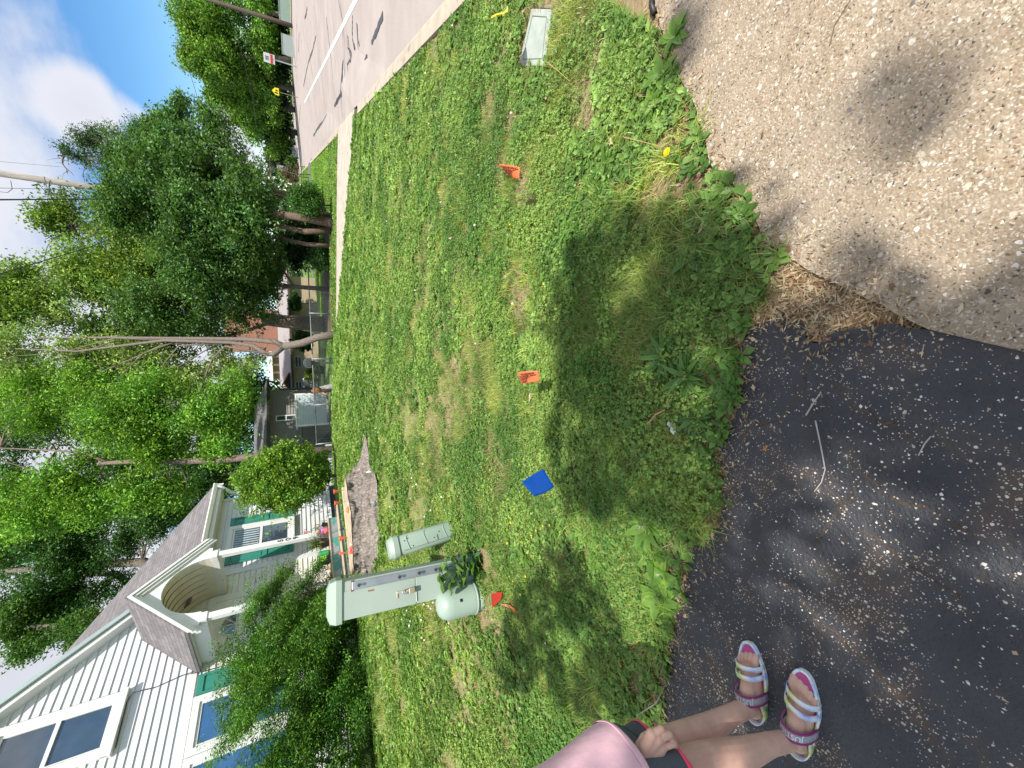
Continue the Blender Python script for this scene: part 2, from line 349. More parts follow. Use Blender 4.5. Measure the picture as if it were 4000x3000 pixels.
hgt = mt(n_, 'ADD', mt(n_, 'MULTIPLY', noise(n_, 130, 3, .6), .5), mt(n_, 'ADD', mt(n_, 'MULTIPLY', show, .7), mt(n_, 'MULTIPLY', noise(n_, 9, 4), 1.3)))
bump(n_, b_, hgt, .9, .014)
sheet('driveway', asph_poly, .012, m, 'black sealed asphalt driveway with worn patches of white stones', 'driveway')
# exposed-aggregate concrete
m, n_, b_, o_ = newmat('aggregate_concrete')
tw = n_.nodes.new('ShaderNodeTexNoise'); tw.inputs['Scale'].default_value = 60; n_.links.new(n_.nodes.new('ShaderNodeTexCoord').outputs['Object'], tw.inputs['Vector']); va = n_.nodes.new('ShaderNodeVectorMath'); va.operation = 'MULTIPLY_ADD'; n_.links.new(tw.outputs['Color'], va.inputs[0]); va.inputs[1].default_value = (.02, .02, .02); n_.links.new(n_.nodes.new('ShaderNodeTexCoord').outputs['Object'], va.inputs[2]); WV = va.outputs[0]
cells = voro(n_, 170, out='Color', vec=WV); sp = n_.nodes.new('ShaderNodeSeparateColor'); n_.links.new(cells, sp.inputs[0])
peb = ramp(n_, sp.outputs[0], [(0, (.06, .05, .045)), (.035, (.14, .10, .07)), (.12, (.25, .17, .10)), (.3, (.31, .235, .155)), (.55, (.375, .305, .22)), (.8, (.45, .39, .31)), (.97, (.60, .56, .50))], 'CONSTANT')
mort = ramp(n_, noise(n_, 14, 5), [(.3, (.22, .175, .12)), (.7, (.33, .265, .19))])
c_ = mixc(n_, mt(n_, 'LESS_THAN', voro(n_, 170, vec=WV), .50), mort, peb)
sb = n_.nodes.new('ShaderNodeSeparateColor'); n_.links.new(voro(n_, 46, out='Color', vec=WV), sb.inputs[0])
isb = mt(n_, 'MULTIPLY', mt(n_, 'LESS_THAN', voro(n_, 46, vec=WV), .30), mt(n_, 'GREATER_THAN', sb.outputs[0], .86))
c_ = mixc(n_, isb, c_, ramp(n_, sb.outputs[1], [(0, (.52, .48, .42)), (.6, (.46, .39, .30)), (.88, (.12, .11, .10))], 'CONSTANT'))
c_ = mixc(n_, ramp(n_, noise(n_, 1.6, 5, .6), [(.42, (0, 0, 0)), (.7, (.35, .35, .35))]), c_, (.22, .19, .16))
n_.links.new(c_, b_.inputs['Base Color']); b_.inputs['Roughness'].default_value = .8
bump(n_, b_, mt(n_, 'SUBTRACT', 1.0, voro(n_, 150)), .35, .006)
sheet('concrete_path', conc_poly, .02, m, 'tan exposed-aggregate concrete slab beside the asphalt', 'path')
# road, kerb, far verge
m, n_, b_, o_ = newmat('road_concrete')
rc = ramp(n_, noise(n_, .8, 6, .6), [(.3, (.31, .265, .245)), (.7, (.40, .35, .32))])
rc = mixc(n_, 1.0, rc, ramp(n_, noise(n_, 60, 4, .7), [(.3, (.85, .85, .85)), (.7, (1.12, 1.12, 1.12))]), 'MULTIPLY')
n_.links.new(rc, b_.inputs['Base Color']); b_.inputs['Roughness'].default_value = .85; bump(n_, b_, noise(n_, 120, 3), .2, .005)
mb = MB(); rs = [-30, -10, 0, 4, 8, 12, 16, 22, 30, 45, 60, 90, 140, 220, 400, 800]
for k in range(len(rs) - 1):
    qs = [1.85, 3, 5, 8, 11, 15]
    for u in range(len(qs) - 1):
        mb.add([rq(rs[k], qs[u], .0), rq(rs[k + 1], qs[u], .0), rq(rs[k + 1], qs[u + 1], 0), rq(rs[k], qs[u + 1], 0)], [(0, 1, 2, 3)])
o = mb.build('road', m); tagp(o, 'pale concrete road with tarred cracks', 'road', kind='structure')
def strip(name, pts, w, mat, dz, label, cat, kind='structure', parent=None):
    mb = MB(); P = [np.array(p[:2]) for p in pts]
    L_ = []; R_ = []
    for k in range(len(P)):
        t = P[min(k + 1, len(P) - 1)] - P[max(k - 1, 0)]; t = t / (np.linalg.norm(t) + 1e-9); nn = np.array([-t[1], t[0]]); ww = w[k] if isinstance(w, list) else w
        for lst, sg in ((L_, 1), (R_, -1)):
            p = P[k] + nn * ww / 2 * sg; lst.append((p[0], p[1], float(hz(p[0], p[1])) + dz))
    for k in range(len(P) - 1): mb.add([L_[k], L_[k + 1], R_[k + 1], R_[k]], [(0, 1, 2, 3)])
    return mb
WHT = M('road_paint', (.74, .74, .72), .6, .08, 8)
a_, b2_ = G(1390, 0), G(1190, 400); qa, qb = float(a_[:2] @ nr), float(b2_[:2] @ nr); ra, rb = float(a_[:2] @ dr), float(b2_[:2] @ dr)
pts = [dr * (ra + (rb - ra) * t) + nr * (qa + (qb - qa) * t) for t in np.linspace(-.45, 1, 20)]
o = strip('lane', pts, .13, WHT, .006, '', '').build('lane_line', WHT); tagp(o, 'white painted lane line along the near lane', 'lane line', kind='structure')
TAR = M('tar', (.055, .055, .06), .5, .3, 5)
JNT = M('road_joint', (.12, .11, .10), .8, .3, 5)
crk = MB()
def addstrip(pts, w):
    s_ = strip('c', pts, w, TAR, .009, '', ''); crk.add(s_.v, s_.f)
def pxl(l): return [G(*p)[:2] for p in l]
k207 = 2.074
R4 = lambda l: [(600 + a / k207, b / k207) for a, b in l]
for l, w in (
    ([(1500, 1105 - 1105 + 0), (1530, 160), (1535, 400), (1555, 700)], .035), ([(1400, 140), (1430, 400), (1470, 800)], .05), ([(1300, 50), (1325, 300), (1360, 600), (1410, 1050)], .05),
    ([(1250, 350), (1290, 620), (1330, 1000)], .05), ([(1215, 500), (1250, 750), (1290, 1050)], .06), ([(1215, 700), (1250, 520), (1290, 400), (1315, 290)], .10),
    ([(1535, 480), (1530, 640), (1535, 740), (1500, 800), (1465, 860)], .12), ([(1405, 935), (1370, 990), (1330, 1040), (1295, 1100)], .13), ([(1520, 800), (1520, 870), (1530, 950)], .04),
    ([(1615, 120), (1610, 250), (1615, 330), (1635, 400)], .05), ([(1570, 290), (1575, 380), (1605, 430), (1595, 490), (1570, 520), (1575, 600)], .05), ([(1650, 190), (1655, 330), (1659, 400)], .05),
    ([(1180, 260), (1175, 420)], .10), ([(1245, 60), (1225, 150), (1240, 110)], .1), ([(1160, 200), (1162, 500)], .08), ([(1190, 850), (1180, 1000)], .1), ([(1170, 1080), (1160, 1200)], .12)):
    P_ = pxl(R4(l)); P2 = []
    for a1, b1 in zip(P_[:-1], P_[1:]):
        for t in np.linspace(0, 1, 6)[:-1]: P2.append(a1 + (b1 - a1) * t + rng.normal(size=2) * .015)
    P2.append(P_[-1]); ww = [w * random.uniform(.5, 1.4) for _ in P2]; addstrip(P2, ww)
for l, w in (([(1590, 0), (1592, 100), (1590, 162)], .03), ([(1497, 60), (1470, 130), (1452, 165)], .09), ([(1435, 215), (1425, 240), (1410, 250), (1396, 232)], .07), ([(1410, 250), (1412, 350)], .025), ([(1378, 60), (1378, 150), (1385, 195)], .04), ([(1394, 90), (1398, 150), (1405, 180)], .04), ([(1360, 140), (1365, 200), (1373, 225)], .04), ([(1330, 0), (1345, 150), (1350, 330)], .025), ([(1338, 260), (1330, 370), (1310, 415)], .06)):
    P_ = pxl(l); P2 = []
    for a1, b1 in zip(P_[:-1], P_[1:]):
        for t in np.linspace(0, 1, 6)[:-1]: P2.append(a1 + (b1 - a1) * t + rng.normal(size=2) * .008)
    P2.append(P_[-1]); addstrip(P2, [w * random.uniform(.6, 1.4) for _ in P2])
o = crk.build('road_cracks', TAR); tagp(o, 'black tar sealed cracks across the concrete road', 'road cracks', kind='structure')
KRB = M('kerb_concrete', (.40, .34, .27), .85, .15, 4, bmp=.3, bscale=60, dirt=(.2, .17, .13), dscale=5, dpos=(.55, .7))
def kerb(r0, r1, q=1.72, w=.2, name='kerb', label='low pale concrete kerb between lawn and road'):
    mb = MB(); rr = np.arange(r0, r1, max(.5, (r1 - r0) / 40))
    prof = [(-.1, 0), (-.1, .035), (.06, .03), (.1, .015), (.1, -.2), (-.1, -.2)]
    rows = []
    for r in rr:
        base = float(hz(*(dr * r + nr * 1.6)))
        rows.append([(*(dr * r + nr * (q + a * w / .2)), base + z) for a, z in prof])
    for a1, b1 in zip(rows[:-1], rows[1:]): mb.add(a1 + b1, [(k, (k + 1) % 6, (k + 1) % 6 + 6, k + 6) for k in range(6)])
    mb.add(rows[0], [tuple(range(6))]); mb.add(rows[-1], [tuple(range(6))[::-1]])
    o = mb.build(name, KRB); tagp(o, label, 'kerb', kind='structure')
kerb(1.2, 11.7); kerb(16.2, 46.8, label='pale concrete kerb beyond the crossing driveway'); kerb(52.2, 220, label='far pale concrete kerb by the road')
mb = MB()
for k in range(len(rs) - 1):
    mb.prism([rq(rs[k], 15, .1), rq(rs[k + 1], 15, .1), rq(rs[k + 1], 15.4, .1), rq(rs[k], 15.4, .1)], (0, 0, -.3))
o = mb.build('kerb', KRB); tagp(o, 'pale kerb on the far side of the road', 'kerb', kind='structure')
PAL = M('pale_concrete', (.44, .385, .32), .85, .14, 3, bmp=.3, bscale=50, dirt=(.28, .24, .18), dscale=2.5, dpos=(.52, .7))
sheet('sidewalk', resample(drive_xy + [drive_xy[0]], .4, .012)[:-1], .03, PAL, 'pale concrete walk crossing behind the lawn', 'path', .08, True)
sheet('side_street', side_xy, .03, M('old_asphalt', (.12, .12, .13), .8, .15, 2), 'grey asphalt side drive beyond the mown strip', 'drive', .06, True)
sheet('far_sidewalk', walk2_xy, .02, PAL, 'distant strip of pale sidewalk beside the road', 'sidewalk', .06, True)
SOILB = [G(*p)[:2] for p in ((1312, 860), (1315, 1000), (1313, 1290), (1275, 1300), (1262, 1100), (1268, 900), (1285, 840))]
sheet('bare_soil', SOILB, .02, M('dark_mulch', (.10, .07, .045), .95, .35, 5, bmp=.5, bscale=12), 'dark bare soil under the cedar and along the chain fence', 'soil', .05, True)
# ================================================================== LAWN PLANTS (uncountable)
def lawnpts(n_per, r0, r1, half=RAD(53), falloff=True, dcen=0):
    """random points: uniform per ring, density n_per at 2.5 m, thinning with distance"""
    out = []
    edges = np.geomspace(r0, r1, 26)
    for a, b in zip(edges[:-1], edges[1:]):
        d = (a + b) / 2; dens = n_per * min(1, (2.6 / d) ** 2) if falloff else n_per
        n = int(dens * half * (b * b - a * a)); rr = np.sqrt(rng.uniform(a * a, b * b, n)); an = rng.uniform(-half, half, n) + dcen
        out.append(np.stack([rr * np.sin(an), rr * np.cos(an)], 1))
    return np.concatenate(out)
LID = [p[:2] for p in (G(2080, 30), G(2166, 34), G(2140, 268), G(2030, 268))]; STP = [p[:2] for p in (G(1400, 1930), G(1480, 1950), G(1485, 2130), G(1400, 2190))]
def lawnmask(x, y, q_lim=1.62):
    s_ = x * d1[0] + y * d1[1]; t_ = x * n1[0] + y * n1[1]
    return (~paved(x, y)) & (x * nr[0] + y * nr[1] < q_lim) & ~((t_ < -8.25) & (s_ < 12)) & ~inpoly(x, y, LID) & ~inpoly(x, y, STP)
SPOTS = [(G(a, b)[:2], r) for a, b, r in ((2190, 1540, .13), (2060, 1570, .08), (2215, 1700, .10), (2255, 1860, .09), (2095, 1905, .12), (2010, 2090, .12), (2000, 2160, .10), (2035, 700, .10), (2060, 750, .12), (2290, 780, .08), (2500, 880, .12), (2500, 720, .08), (2180, 1770, .09), (1890, 2150, .2), (1930, 2450, .16), (1790, 2500, .3), (2060, 2330, .08), (2600, 2330, .12), (2640, 2150, .1), (1440, 2470, .3), (1420, 1750, .25), (2120, 300, .12), (2060, 430, .1), (2240, 1980, .07), (2330, 2180, .08))]
def bare(x, y):
    v = .55 * fbm(x * 1.15 + 31, y * 1.15 + 7, 4) + .40 * fbm(x * 4.3 + 3, y * 4.3 + 71, 3)
    for p, r in SPOTS: v = v + .22 * np.exp(-((x - p[0]) ** 2 + (y - p[1]) ** 2) / (r * r))
    return v        # bare earth where high
def edge_dist(x, y):
    P = np.array([p for p in ae[::1] + ce]); d = np.full(x.shape, 9.)
    for p in P: d = np.minimum(d, np.hypot(x - p[0], y - p[1]))
    return d
def blades(P, hgt, wid, tint, lean=.5, seg=2):
    n = len(P); z = gz(P[:, 0], P[:, 1]); a = rng.uniform(0, 2 * np.pi, n); dl = np.stack([np.cos(a), np.sin(a)], 1); sd_ = np.stack([-dl[:, 1], dl[:, 0]], 1)
    ln = rng.uniform(.15, 1, n) * lean; b0 = np.column_stack([P, z - .004]); lv = []
    for k, (tt, wf) in enumerate(((0, 1), (.55, .85), (1, .0))):
        c = b0.copy(); c[:, :2] += dl * (hgt * ln * tt ** 1.8)[:, None] * 1.2; c[:, 2] += hgt * (tt - .35 * ln * tt * tt)
        if wf > 0:
            o2 = np.zeros((n, 3)); o2[:, :2] = sd_ * (wid * wf / 2)[:, None]; lv += [c - o2, c + o2]
        else: lv += [c]
    V = np.stack(lv, 1).reshape(-1, 3); k = np.arange(n)[:, None] * 5
    F = np.concatenate([k + [0, 1, 3], k + [0, 3, 2], k + [2, 3, 4]])
    return V, F, np.repeat(tint, 5, 0)
def tints(n, c0, c1, x, y, sc=1.3, off=0):
    f_ = np.clip((fbm(x * sc + off, y * sc + off, 3) - .3) * 2.2 + rng.uniform(-.3, .3, n), 0, 1)[:, None]
    return (np.array(c0) * (1 - f_) + np.array(c1) * f_) * rng.uniform(.75, 1.25, (n, 1))
P = lawnpts(23000, .75, 21); x, y = P.T; d = np.hypot(x, y); bz = bare(x, y); ed = edge_dist(x, y)
keep = lawnmask(x, y) & (rng.random(len(x)) < np.clip(1.3 - (bz - .46) * 9, .08, 1)) & (rng.random(len(x)) < np.clip(.02 + ed * 9, 0, 1))
keep &= fbm(x * .9 + 50, y * .9, 3) + rng.uniform(-.16, .16, len(x)) > .33 - .25 * sm(5, 9, d)
P = P[keep]; x, y = P.T; d = np.hypot(x, y); n = len(P)
hg = rng.uniform(.022, .062, n) * (.65 + .8 * fbm(x * 1.7, y * 1.7 + 40, 3)); wd = rng.uniform(.0022, .0046, n) * np.maximum(1, d / 3.2); hg *= 1 + .35 * sm(6, 14, d)
ti = tints(n, (.105, .21, .036), (.44, .52, .13), x, y, 3.1)
dry = rng.random(n) < .10 + .45 * np.clip((bare(x, y) - .42) * 4, 0, 1); ti[dry] = np.array([.42, .34, .16]) * rng.uniform(.7, 1.2, (dry.sum(), 1))
V, F, T = blades(P, hg, wd, ti, 1.3)
o = meshobj('grass', fastmesh('grass', V, F, T), leafmat('grass_blade', .38, .42, spec=.5)); tagp(o, 'short green lawn grass with dry straw coloured blades', 'grass', kind='stuff')
NBL = n
# clover and small broad leaves
P = lawnpts(9000, .75, 21); x, y = P.T; d = np.hypot(x, y); ed = edge_dist(x, y)
cm = .45 * fbm(x * 1.5 + 80, y * 1.5 + 11, 3) + .55 * fbm(x * 5 + 8, y * 5 + 1, 3) + rng.uniform(-.05, .05, len(x))
keep = lawnmask(x, y) & (cm > .47) & (rng.random(len(x)) < np.clip(1.4 - (bare(x, y) - .46) * 8, .10, 1)) & (rng.random(len(x)) < np.clip(.05 + ed * 8, 0, 1))
P = P[keep]; x, y = P.T; d = np.hypot(x, y); n = len(P)
nl = 3; a0 = rng.uniform(0, 2 * np.pi, n); sz = rng.uniform(.0042, .0088, n) * np.maximum(1, d / 3.2); hh = gz(x, y) + rng.uniform(.008, .05, n)
ctr = []; 
for k in range(nl):
    aa = a0 + k * 2.094; ctr.append(np.stack([x + np.cos(aa) * sz, y + np.sin(aa) * sz, hh + rng.normal(size=n) * .002], 1))
C3 = np.stack(ctr, 1).reshape(-1, 3); s3 = np.repeat(sz, nl)
t3 = np.repeat(tints(n, (.085, .20, .036), (.26, .39, .085), x, y, 2.0, 60), nl, 0)
V, F, T = leaves(C3, s3, t3, .85, 1.4, .12)
o = meshobj('clover', fastmesh('clover', V, F, T), leafmat('clover_leaf', .3, .45)); tagp(o, 'low clover and small weeds spread through the lawn', 'clover', kind='stuff')
# leafy weeds: elongated leaves in little tufts
P = lawnpts(900, .75, 16); x, y = P.T; d = np.hypot(x, y)
keep = lawnmask(x, y) & (fbm(x * 2.1 + 5, y * 2.1 + 90, 3) > .46); P = P[keep]; x, y = P.T; n = len(P); per = 7
C = np.repeat(np.column_stack([x, y, gz(x, y) + .015]), per, 0); an = rng.uniform(0, 6.283, n * per); ls = rng.uniform(.02, .062, n * per) * np.repeat(np.maximum(1, np.hypot(x, y) / 4), per)
dv = np.stack([np.cos(an), np.sin(an), rng.uniform(.15, .8, n * per)], 1); dv = unit(dv); sd3 = np.stack([-np.sin(an), np.cos(an), 0 * an], 1)
w_ = ls * rng.uniform(.16, .3, n * per)
V = np.stack([C, C + dv * (ls * .55)[:, None] + sd3 * w_[:, None], C + dv * ls[:, None] - np.array([0, 0, 1]) * (ls * .2)[:, None], C + dv * (ls * .55)[:, None] - sd3 * w_[:, None]], 1).reshape(-1, 3)
k = np.arange(n * per)[:, None] * 4; F = np.concatenate([k + [0, 1, 2], k + [0, 2, 3]])
t3 = np.repeat(tints(n, (.085, .19, .035), (.27, .42, .10), x, y, 2, 20), per, 0) * rng.uniform(.8, 1.2, (n * per, 1))
o = meshobj('weeds', fastmesh('weeds', V, F, np.repeat(t3, 4, 0)), leafmat('weed_leaf', .3, .45)); tagp(o, 'small leafy weeds in tufts among the grass', 'weeds', kind='stuff')
# long grass in tufts, combed one way within each tuft
P = lawnpts(95, .8, 19); P = P[lawnmask(*P.T) & (fbm(P[:, 0] * 1.3 + 44, P[:, 1] * 1.3, 3) > .42)]; nt0 = len(P); per = 26; dd = np.hypot(*P.T)
Pt = np.repeat(P, per, 0) + rng.normal(size=(nt0 * per, 2)) * np.repeat(.022 * np.maximum(1, dd / 4), per)[:, None]; x, y = Pt.T; d = np.hypot(x, y); n = len(Pt)
tt_ = np.repeat(tints(nt0, (.11, .25, .035), (.45, .54, .12), P[:, 0], P[:, 1], 2.0, 9), per, 0) * rng.uniform(.8, 1.25, (n, 1))
V, F, T = blades(Pt, rng.uniform(.05, .10, n), rng.uniform(.0026, .0042, n) * np.maximum(1, d / 3.4), tt_, 1.1)
Vb = V.reshape(n, 5, 3); ca = np.repeat(rng.uniform(0, 6.283, nt0), per); Vb[:, 2:4, 0] += (np.cos(ca) * .012)[:, None]; Vb[:, 2:4, 1] += (np.sin(ca) * .012)[:, None]; Vb[:, 4, 0] += np.cos(ca) * .04; Vb[:, 4, 1] += np.sin(ca) * .04; Vb[:, 4, 2] -= .012
o = meshobj('grass', fastmesh('grass_tufts', Vb.reshape(-1, 3), F, T), leafmat('grass_blade')); tagp(o, 'longer grass standing in combed tufts through the lawn', 'grass', kind='stuff')
# white stones loose on the worn asphalt
cr_l = [[(3160, 1400), (3150, 1520), (3080, 1610), (3010, 1650), (2900, 1680)], [(3330, 1800), (3420, 1880), (3520, 1960), (3640, 1990), (3800, 2080)], [(2960, 2160), (3060, 2260), (3180, 2380), (3360, 2560), (3600, 2760)], [(3340, 1760), (3350, 1900), (3260, 2020), (3180, 2150)], [(3260, 1500), (3400, 1620), (3560, 1700)], [(3420, 2080), (3560, 2200), (3760, 2330)]]
cpts = []
for l in cr_l:
    Pc = [G(*p)[:2] for p in l]; cpts += resample(Pc, .012, .006)
cpts = np.array(cpts)
n = 11000; x = rng.uniform(-2.2, 1.2, n); y = rng.uniform(.1, 1.6, n); k = rng.integers(0, len(cpts), 500); x = np.r_[x, cpts[k, 0] + rng.normal(size=500) * .035]; y = np.r_[y, cpts[k, 1] + rng.normal(size=500) * .035]
wm_ = .6 * fbm(x * 3.2 + 12, y * 3.2 + 3, 4) + .4 * fbm(x * 11, y * 11, 3); keep = inpoly(x, y, asph_poly) & ((wm_ + rng.uniform(-.14, .10, len(x)) > .575) | (np.arange(len(x)) >= n)); x, y = x[keep], y[keep]; n = len(x)
oc = np.array([[1, 0, 0], [0, 1, 0], [-1, 0, 0], [0, -1, 0], [0, 0, 1.]]); sz = rng.uniform(.0010, .0036, n) * np.where(rng.random(n) < .06, 1.9, 1); r3 = rng.uniform(.6, 1.3, (n, 5, 1)); an = rng.uniform(0, 6.28, n); st3 = rng.uniform(.6, 1.0, n)
v = oc[None] * r3 * sz[:, None, None]; vx = v[:, :, 0] * np.cos(an)[:, None] - v[:, :, 1] * np.sin(an)[:, None] * st3[:, None]; vy = v[:, :, 0] * np.sin(an)[:, None] + v[:, :, 1] * np.cos(an)[:, None] * st3[:, None]
V = np.stack([vx + x[:, None], vy + y[:, None], v[:, :, 2] * .7 + .0125], -1).reshape(-1, 3); k = np.arange(n)[:, None] * 5; F = np.concatenate([k + [0, 1, 4], k + [1, 2, 4], k + [2, 3, 4], k + [3, 0, 4]])
ct = np.array([(.62, .60, .56), (.50, .47, .42), (.40, .30, .2), (.66, .66, .66)])[rng.choice(4, n, p=[.3, .35, .2, .15])]
o = meshobj('gravel', fastmesh('gravel', V, F, np.repeat(ct, 5, 0)), leafmat('stone_chip', .0, .7)); tagp(o, 'loose white stone chips scattered over the black asphalt', 'gravel', kind='stuff')
CRK = M('crack_dirt', (.075, .052, .035), .95, .4, 60, bmp=.5)
mb = MB()
for l in cr_l:
    Pc = [np.array(p) for p in resample([G(*p)[:2] for p in l], .02, .005)]
    for a_, b_c in zip(Pc[:-1], Pc[1:]):
        t_c = unit(b_c - a_); nn = np.array([-t_c[1], t_c[0]]) * random.uniform(.0012, .0045); mb.add([(*(a_ + nn), .0128), (*(b_c + nn * .9), .0128), (*(b_c - nn * .9), .0128), (*(a_ - nn), .0128)], [(0, 1, 2, 3)])
o = mb.build('driveway_cracks', CRK); tagp(o, 'dirt filled cracks wandering across the asphalt', 'cracks', kind='structure')
# straw, mulch and crumbled litter lying flat on bare soil and along the pavement edges
E_ = np.array(asph_r[180:] + conc_r[60:]) if len(asph_r) > 400 else np.array(ae + ce)
E_ = np.array(resample(ae, .01) + resample(ce, .01) + resample([ae[-3], ce[-3], ae[-6], ce[-5]], .01)); n = 12000; k = rng.integers(0, len(E_), n)
P1 = E_[k] + rng.normal(size=(n, 2)) * .045
P2 = lawnpts(1500, .8, 9); P2 = P2[(bare(*P2.T) > .5) & lawnmask(*P2.T)]
P1 = P1[(rng.random(n) < .9)]; P = np.vstack([P1, P2]); n = len(P); x, y = P.T; on = paved(x, y)
keep = ~on | (rng.random(n) < .25); P = P[keep]; x, y = P.T; n = len(P); on = paved(x, y)
an = rng.uniform(0, 6.283, n); ln = rng.uniform(.004, .022, n) * np.where(on, .6, 1); w_ = rng.uniform(.0008, .0024, n) * np.where(rng.random(n) < .12, 3, 1); zb = np.where(on, .022, gz(x, y) + rng.uniform(.002, .012, n))
dv = np.stack([np.cos(an), np.sin(an), rng.uniform(-.15, .15, n)], 1); sv = np.stack([-np.sin(an), np.cos(an), rng.uniform(-.2, .2, n)], 1); C = np.column_stack([x, y, zb + .002])
V = np.stack([C - dv * ln[:, None], C + sv * w_[:, None], C + dv * ln[:, None], C - sv * w_[:, None]], 1).reshape(-1, 3); k = np.arange(n)[:, None] * 4
cc_ = np.array([(.30, .19, .10), (.42, .31, .18), (.17, .10, .055), (.48, .40, .26)])[rng.integers(0, 4, n)] * rng.uniform(.7, 1.2, (n, 1))
o = meshobj('straw_litter', fastmesh('straw_litter', V, k + [0, 1, 2, 3], np.repeat(cc_, 4, 0)), leafmat('straw', .1, .8)); tagp(o, 'dry straw and mulch litter along the pavement edge', 'litter', kind='stuff')
# mown strip beyond the crossing walk
P = []
for r0, r1, q0, q1, dn in ((16.9, 44, -9, 1.55, 160), (12, 17, -12, -5, 300), (52, 120, -14, 1.55, 20)):
    nn = int((r1 - r0) * (q1 - q0) * dn); P.append(dr * rng.uniform(r0, r1, nn)[:, None] + nr * rng.uniform(q0, q1, nn)[:, None])
P = np.vstack(P); P = P[~paved(*P.T) & ~inpoly(P[:, 0], P[:, 1], [G(*p)[:2] for p in ((1312, 860), (1315, 1000), (1313, 1290), (1275, 1300), (1262, 1100), (1268, 900), (1285, 840))])]; x, y = P.T; n = len(P); d = np.hypot(x, y)
V, F, T = blades(P, rng.uniform(.05, .09, n), .0018 * d, tints(n, (.13, .27, .03), (.26, .42, .06), x, y, .3), .8)
o = meshobj('grass', fastmesh('far_grass', V, F, T), leafmat('grass_blade')); tagp(o, 'evenly mown bright green grass strip beyond the crossing walk', 'grass', kind='stuff')
# ================================================================== THE WHITE HOUSE  (local x = along the front, y = into the house, z up)
HZ = -.15; HX0, HY0, HB = 6.0, 9.9, .60
hrot = Matrix.Rotation(math.pi / 2 - az, 3, 'Z')
hpos = d1 * HX0 - n1 * HY0
house = empty('house', (hpos[0], hpos[1], HB), 'white clapboard house with green shutters and a grey shingle roof behind the clipped evergreen', 'house', math.pi / 2 - az)
house.rotation_euler = (0, 0, math.pi / 2 - az)
def hl(s, y, z): return (s - HX0, y - HY0, z + HZ - HB)        # measured house coordinates -> local
def hw(s, y, z):                                                # -> world
    p = d1 * s - n1 * y; return np.array([p[0], p[1], z + HZ])
WH = M('white_siding', (.60, .61, .63), .55, .04, 2, dirt=(.54, .55, .55), dscale=1.2, dpos=(.6, .8))
CRM = M('cream_trim', (.62, .61, .55), .55, .06, 3, dirt=(.55, .52, .43), dscale=4, dpos=(.6, .75))
TRM = M('white_trim', (.66, .66, .65), .5, .05, 4, dirt=(.5, .46, .40), dscale=9, dpos=(.66, .72))
GRN = M('green_paint', (.035, .22, .165), .45, .08, 5)
DRKG = M('dark_gap', (.03, .03, .03), .8)
def glass(name, c, rough=.04):
    if name in _mc: return _mc[name]
    m, nt, b, o = newmat(name); v = noise(nt, 2.2, 3); nt.links.new(ramp(nt, v, [(.3, c), (.7, tuple(k * 1.6 for k in c))]), b.inputs['Base Color'])
    b.inputs['Roughness'].default_value = rough; b.inputs['Specular IOR Level'].default_value = 1.0; b.inputs['Coat Weight'].default_value = .6; b.inputs['Coat Roughness'].default_value = .02
    bump(nt, b, noise(nt, 2.5, 2), .08, .02); _mc[name] = m; return m
GLS = glass('window_glass', (.035, .05, .07))
GLB = glass('blue_glass', (.02, .07, .17))
# shingles: rows and tabs in the slope's own coordinates
def shingle(name, c, kx=1.0, kz=1.7):
    m, nt, b, o = newmat(name); t = nt.nodes.new('ShaderNodeTexCoord'); mp = nt.nodes.new('ShaderNodeSeparateXYZ'); nt.links.new(t.outputs['Object'], mp.inputs[0])
    cbn = nt.nodes.new('ShaderNodeCombineXYZ'); a = nt.nodes.new('ShaderNodeMath'); a.operation = 'MULTIPLY'; a.inputs[1].default_value = kz; nt.links.new(mp.outputs[2], a.inputs[0])
    nt.links.new(mp.outputs['X' if kx else 'Y'], cbn.inputs[0]); nt.links.new(a.outputs[0], cbn.inputs[1])
    br = nt.nodes.new('ShaderNodeTexBrick'); nt.links.new(cbn.outputs[0], br.inputs[0]); br.inputs['Scale'].default_value = 1; br.inputs['Brick Width'].default_value = .30; br.inputs['Row Height'].default_value = .14
    br.inputs['Mortar Size'].default_value = .008; br.offset = .37; br.inputs['Color1'].default_value = (*[k * .82 for k in c], 1); br.inputs['Color2'].default_value = (*[k * 1.2 for k in c], 1); br.inputs['Mortar'].default_value = (*[k * .4 for k in c], 1)
    br.inputs['Bias'].default_value = -.1
    col = mixc(nt, 1.0, br.outputs['Color'], ramp(nt, noise(nt, 70, 3, .7), [(.3, (.75, .75, .75)), (.7, (1.2, 1.2, 1.2))]), 'MULTIPLY')
    col = mixc(nt, 1.0, col, ramp(nt, noise(nt, 2, 4, .7), [(.3, (.85, .85, .86)), (.7, (1.12, 1.1, 1.1))]), 'MULTIPLY')
    nt.links.new(col, b.inputs['Base Color']); b.inputs['Roughness'].default_value = .9; bump(nt, b, br.outputs['Fac'], -.8, .012); return m
SHG = shingle('roof_shingle', (.175, .165, .17)); SHG2 = shingle('porch_shingle', (.175, .165, .17), 0)
EXPO = .113
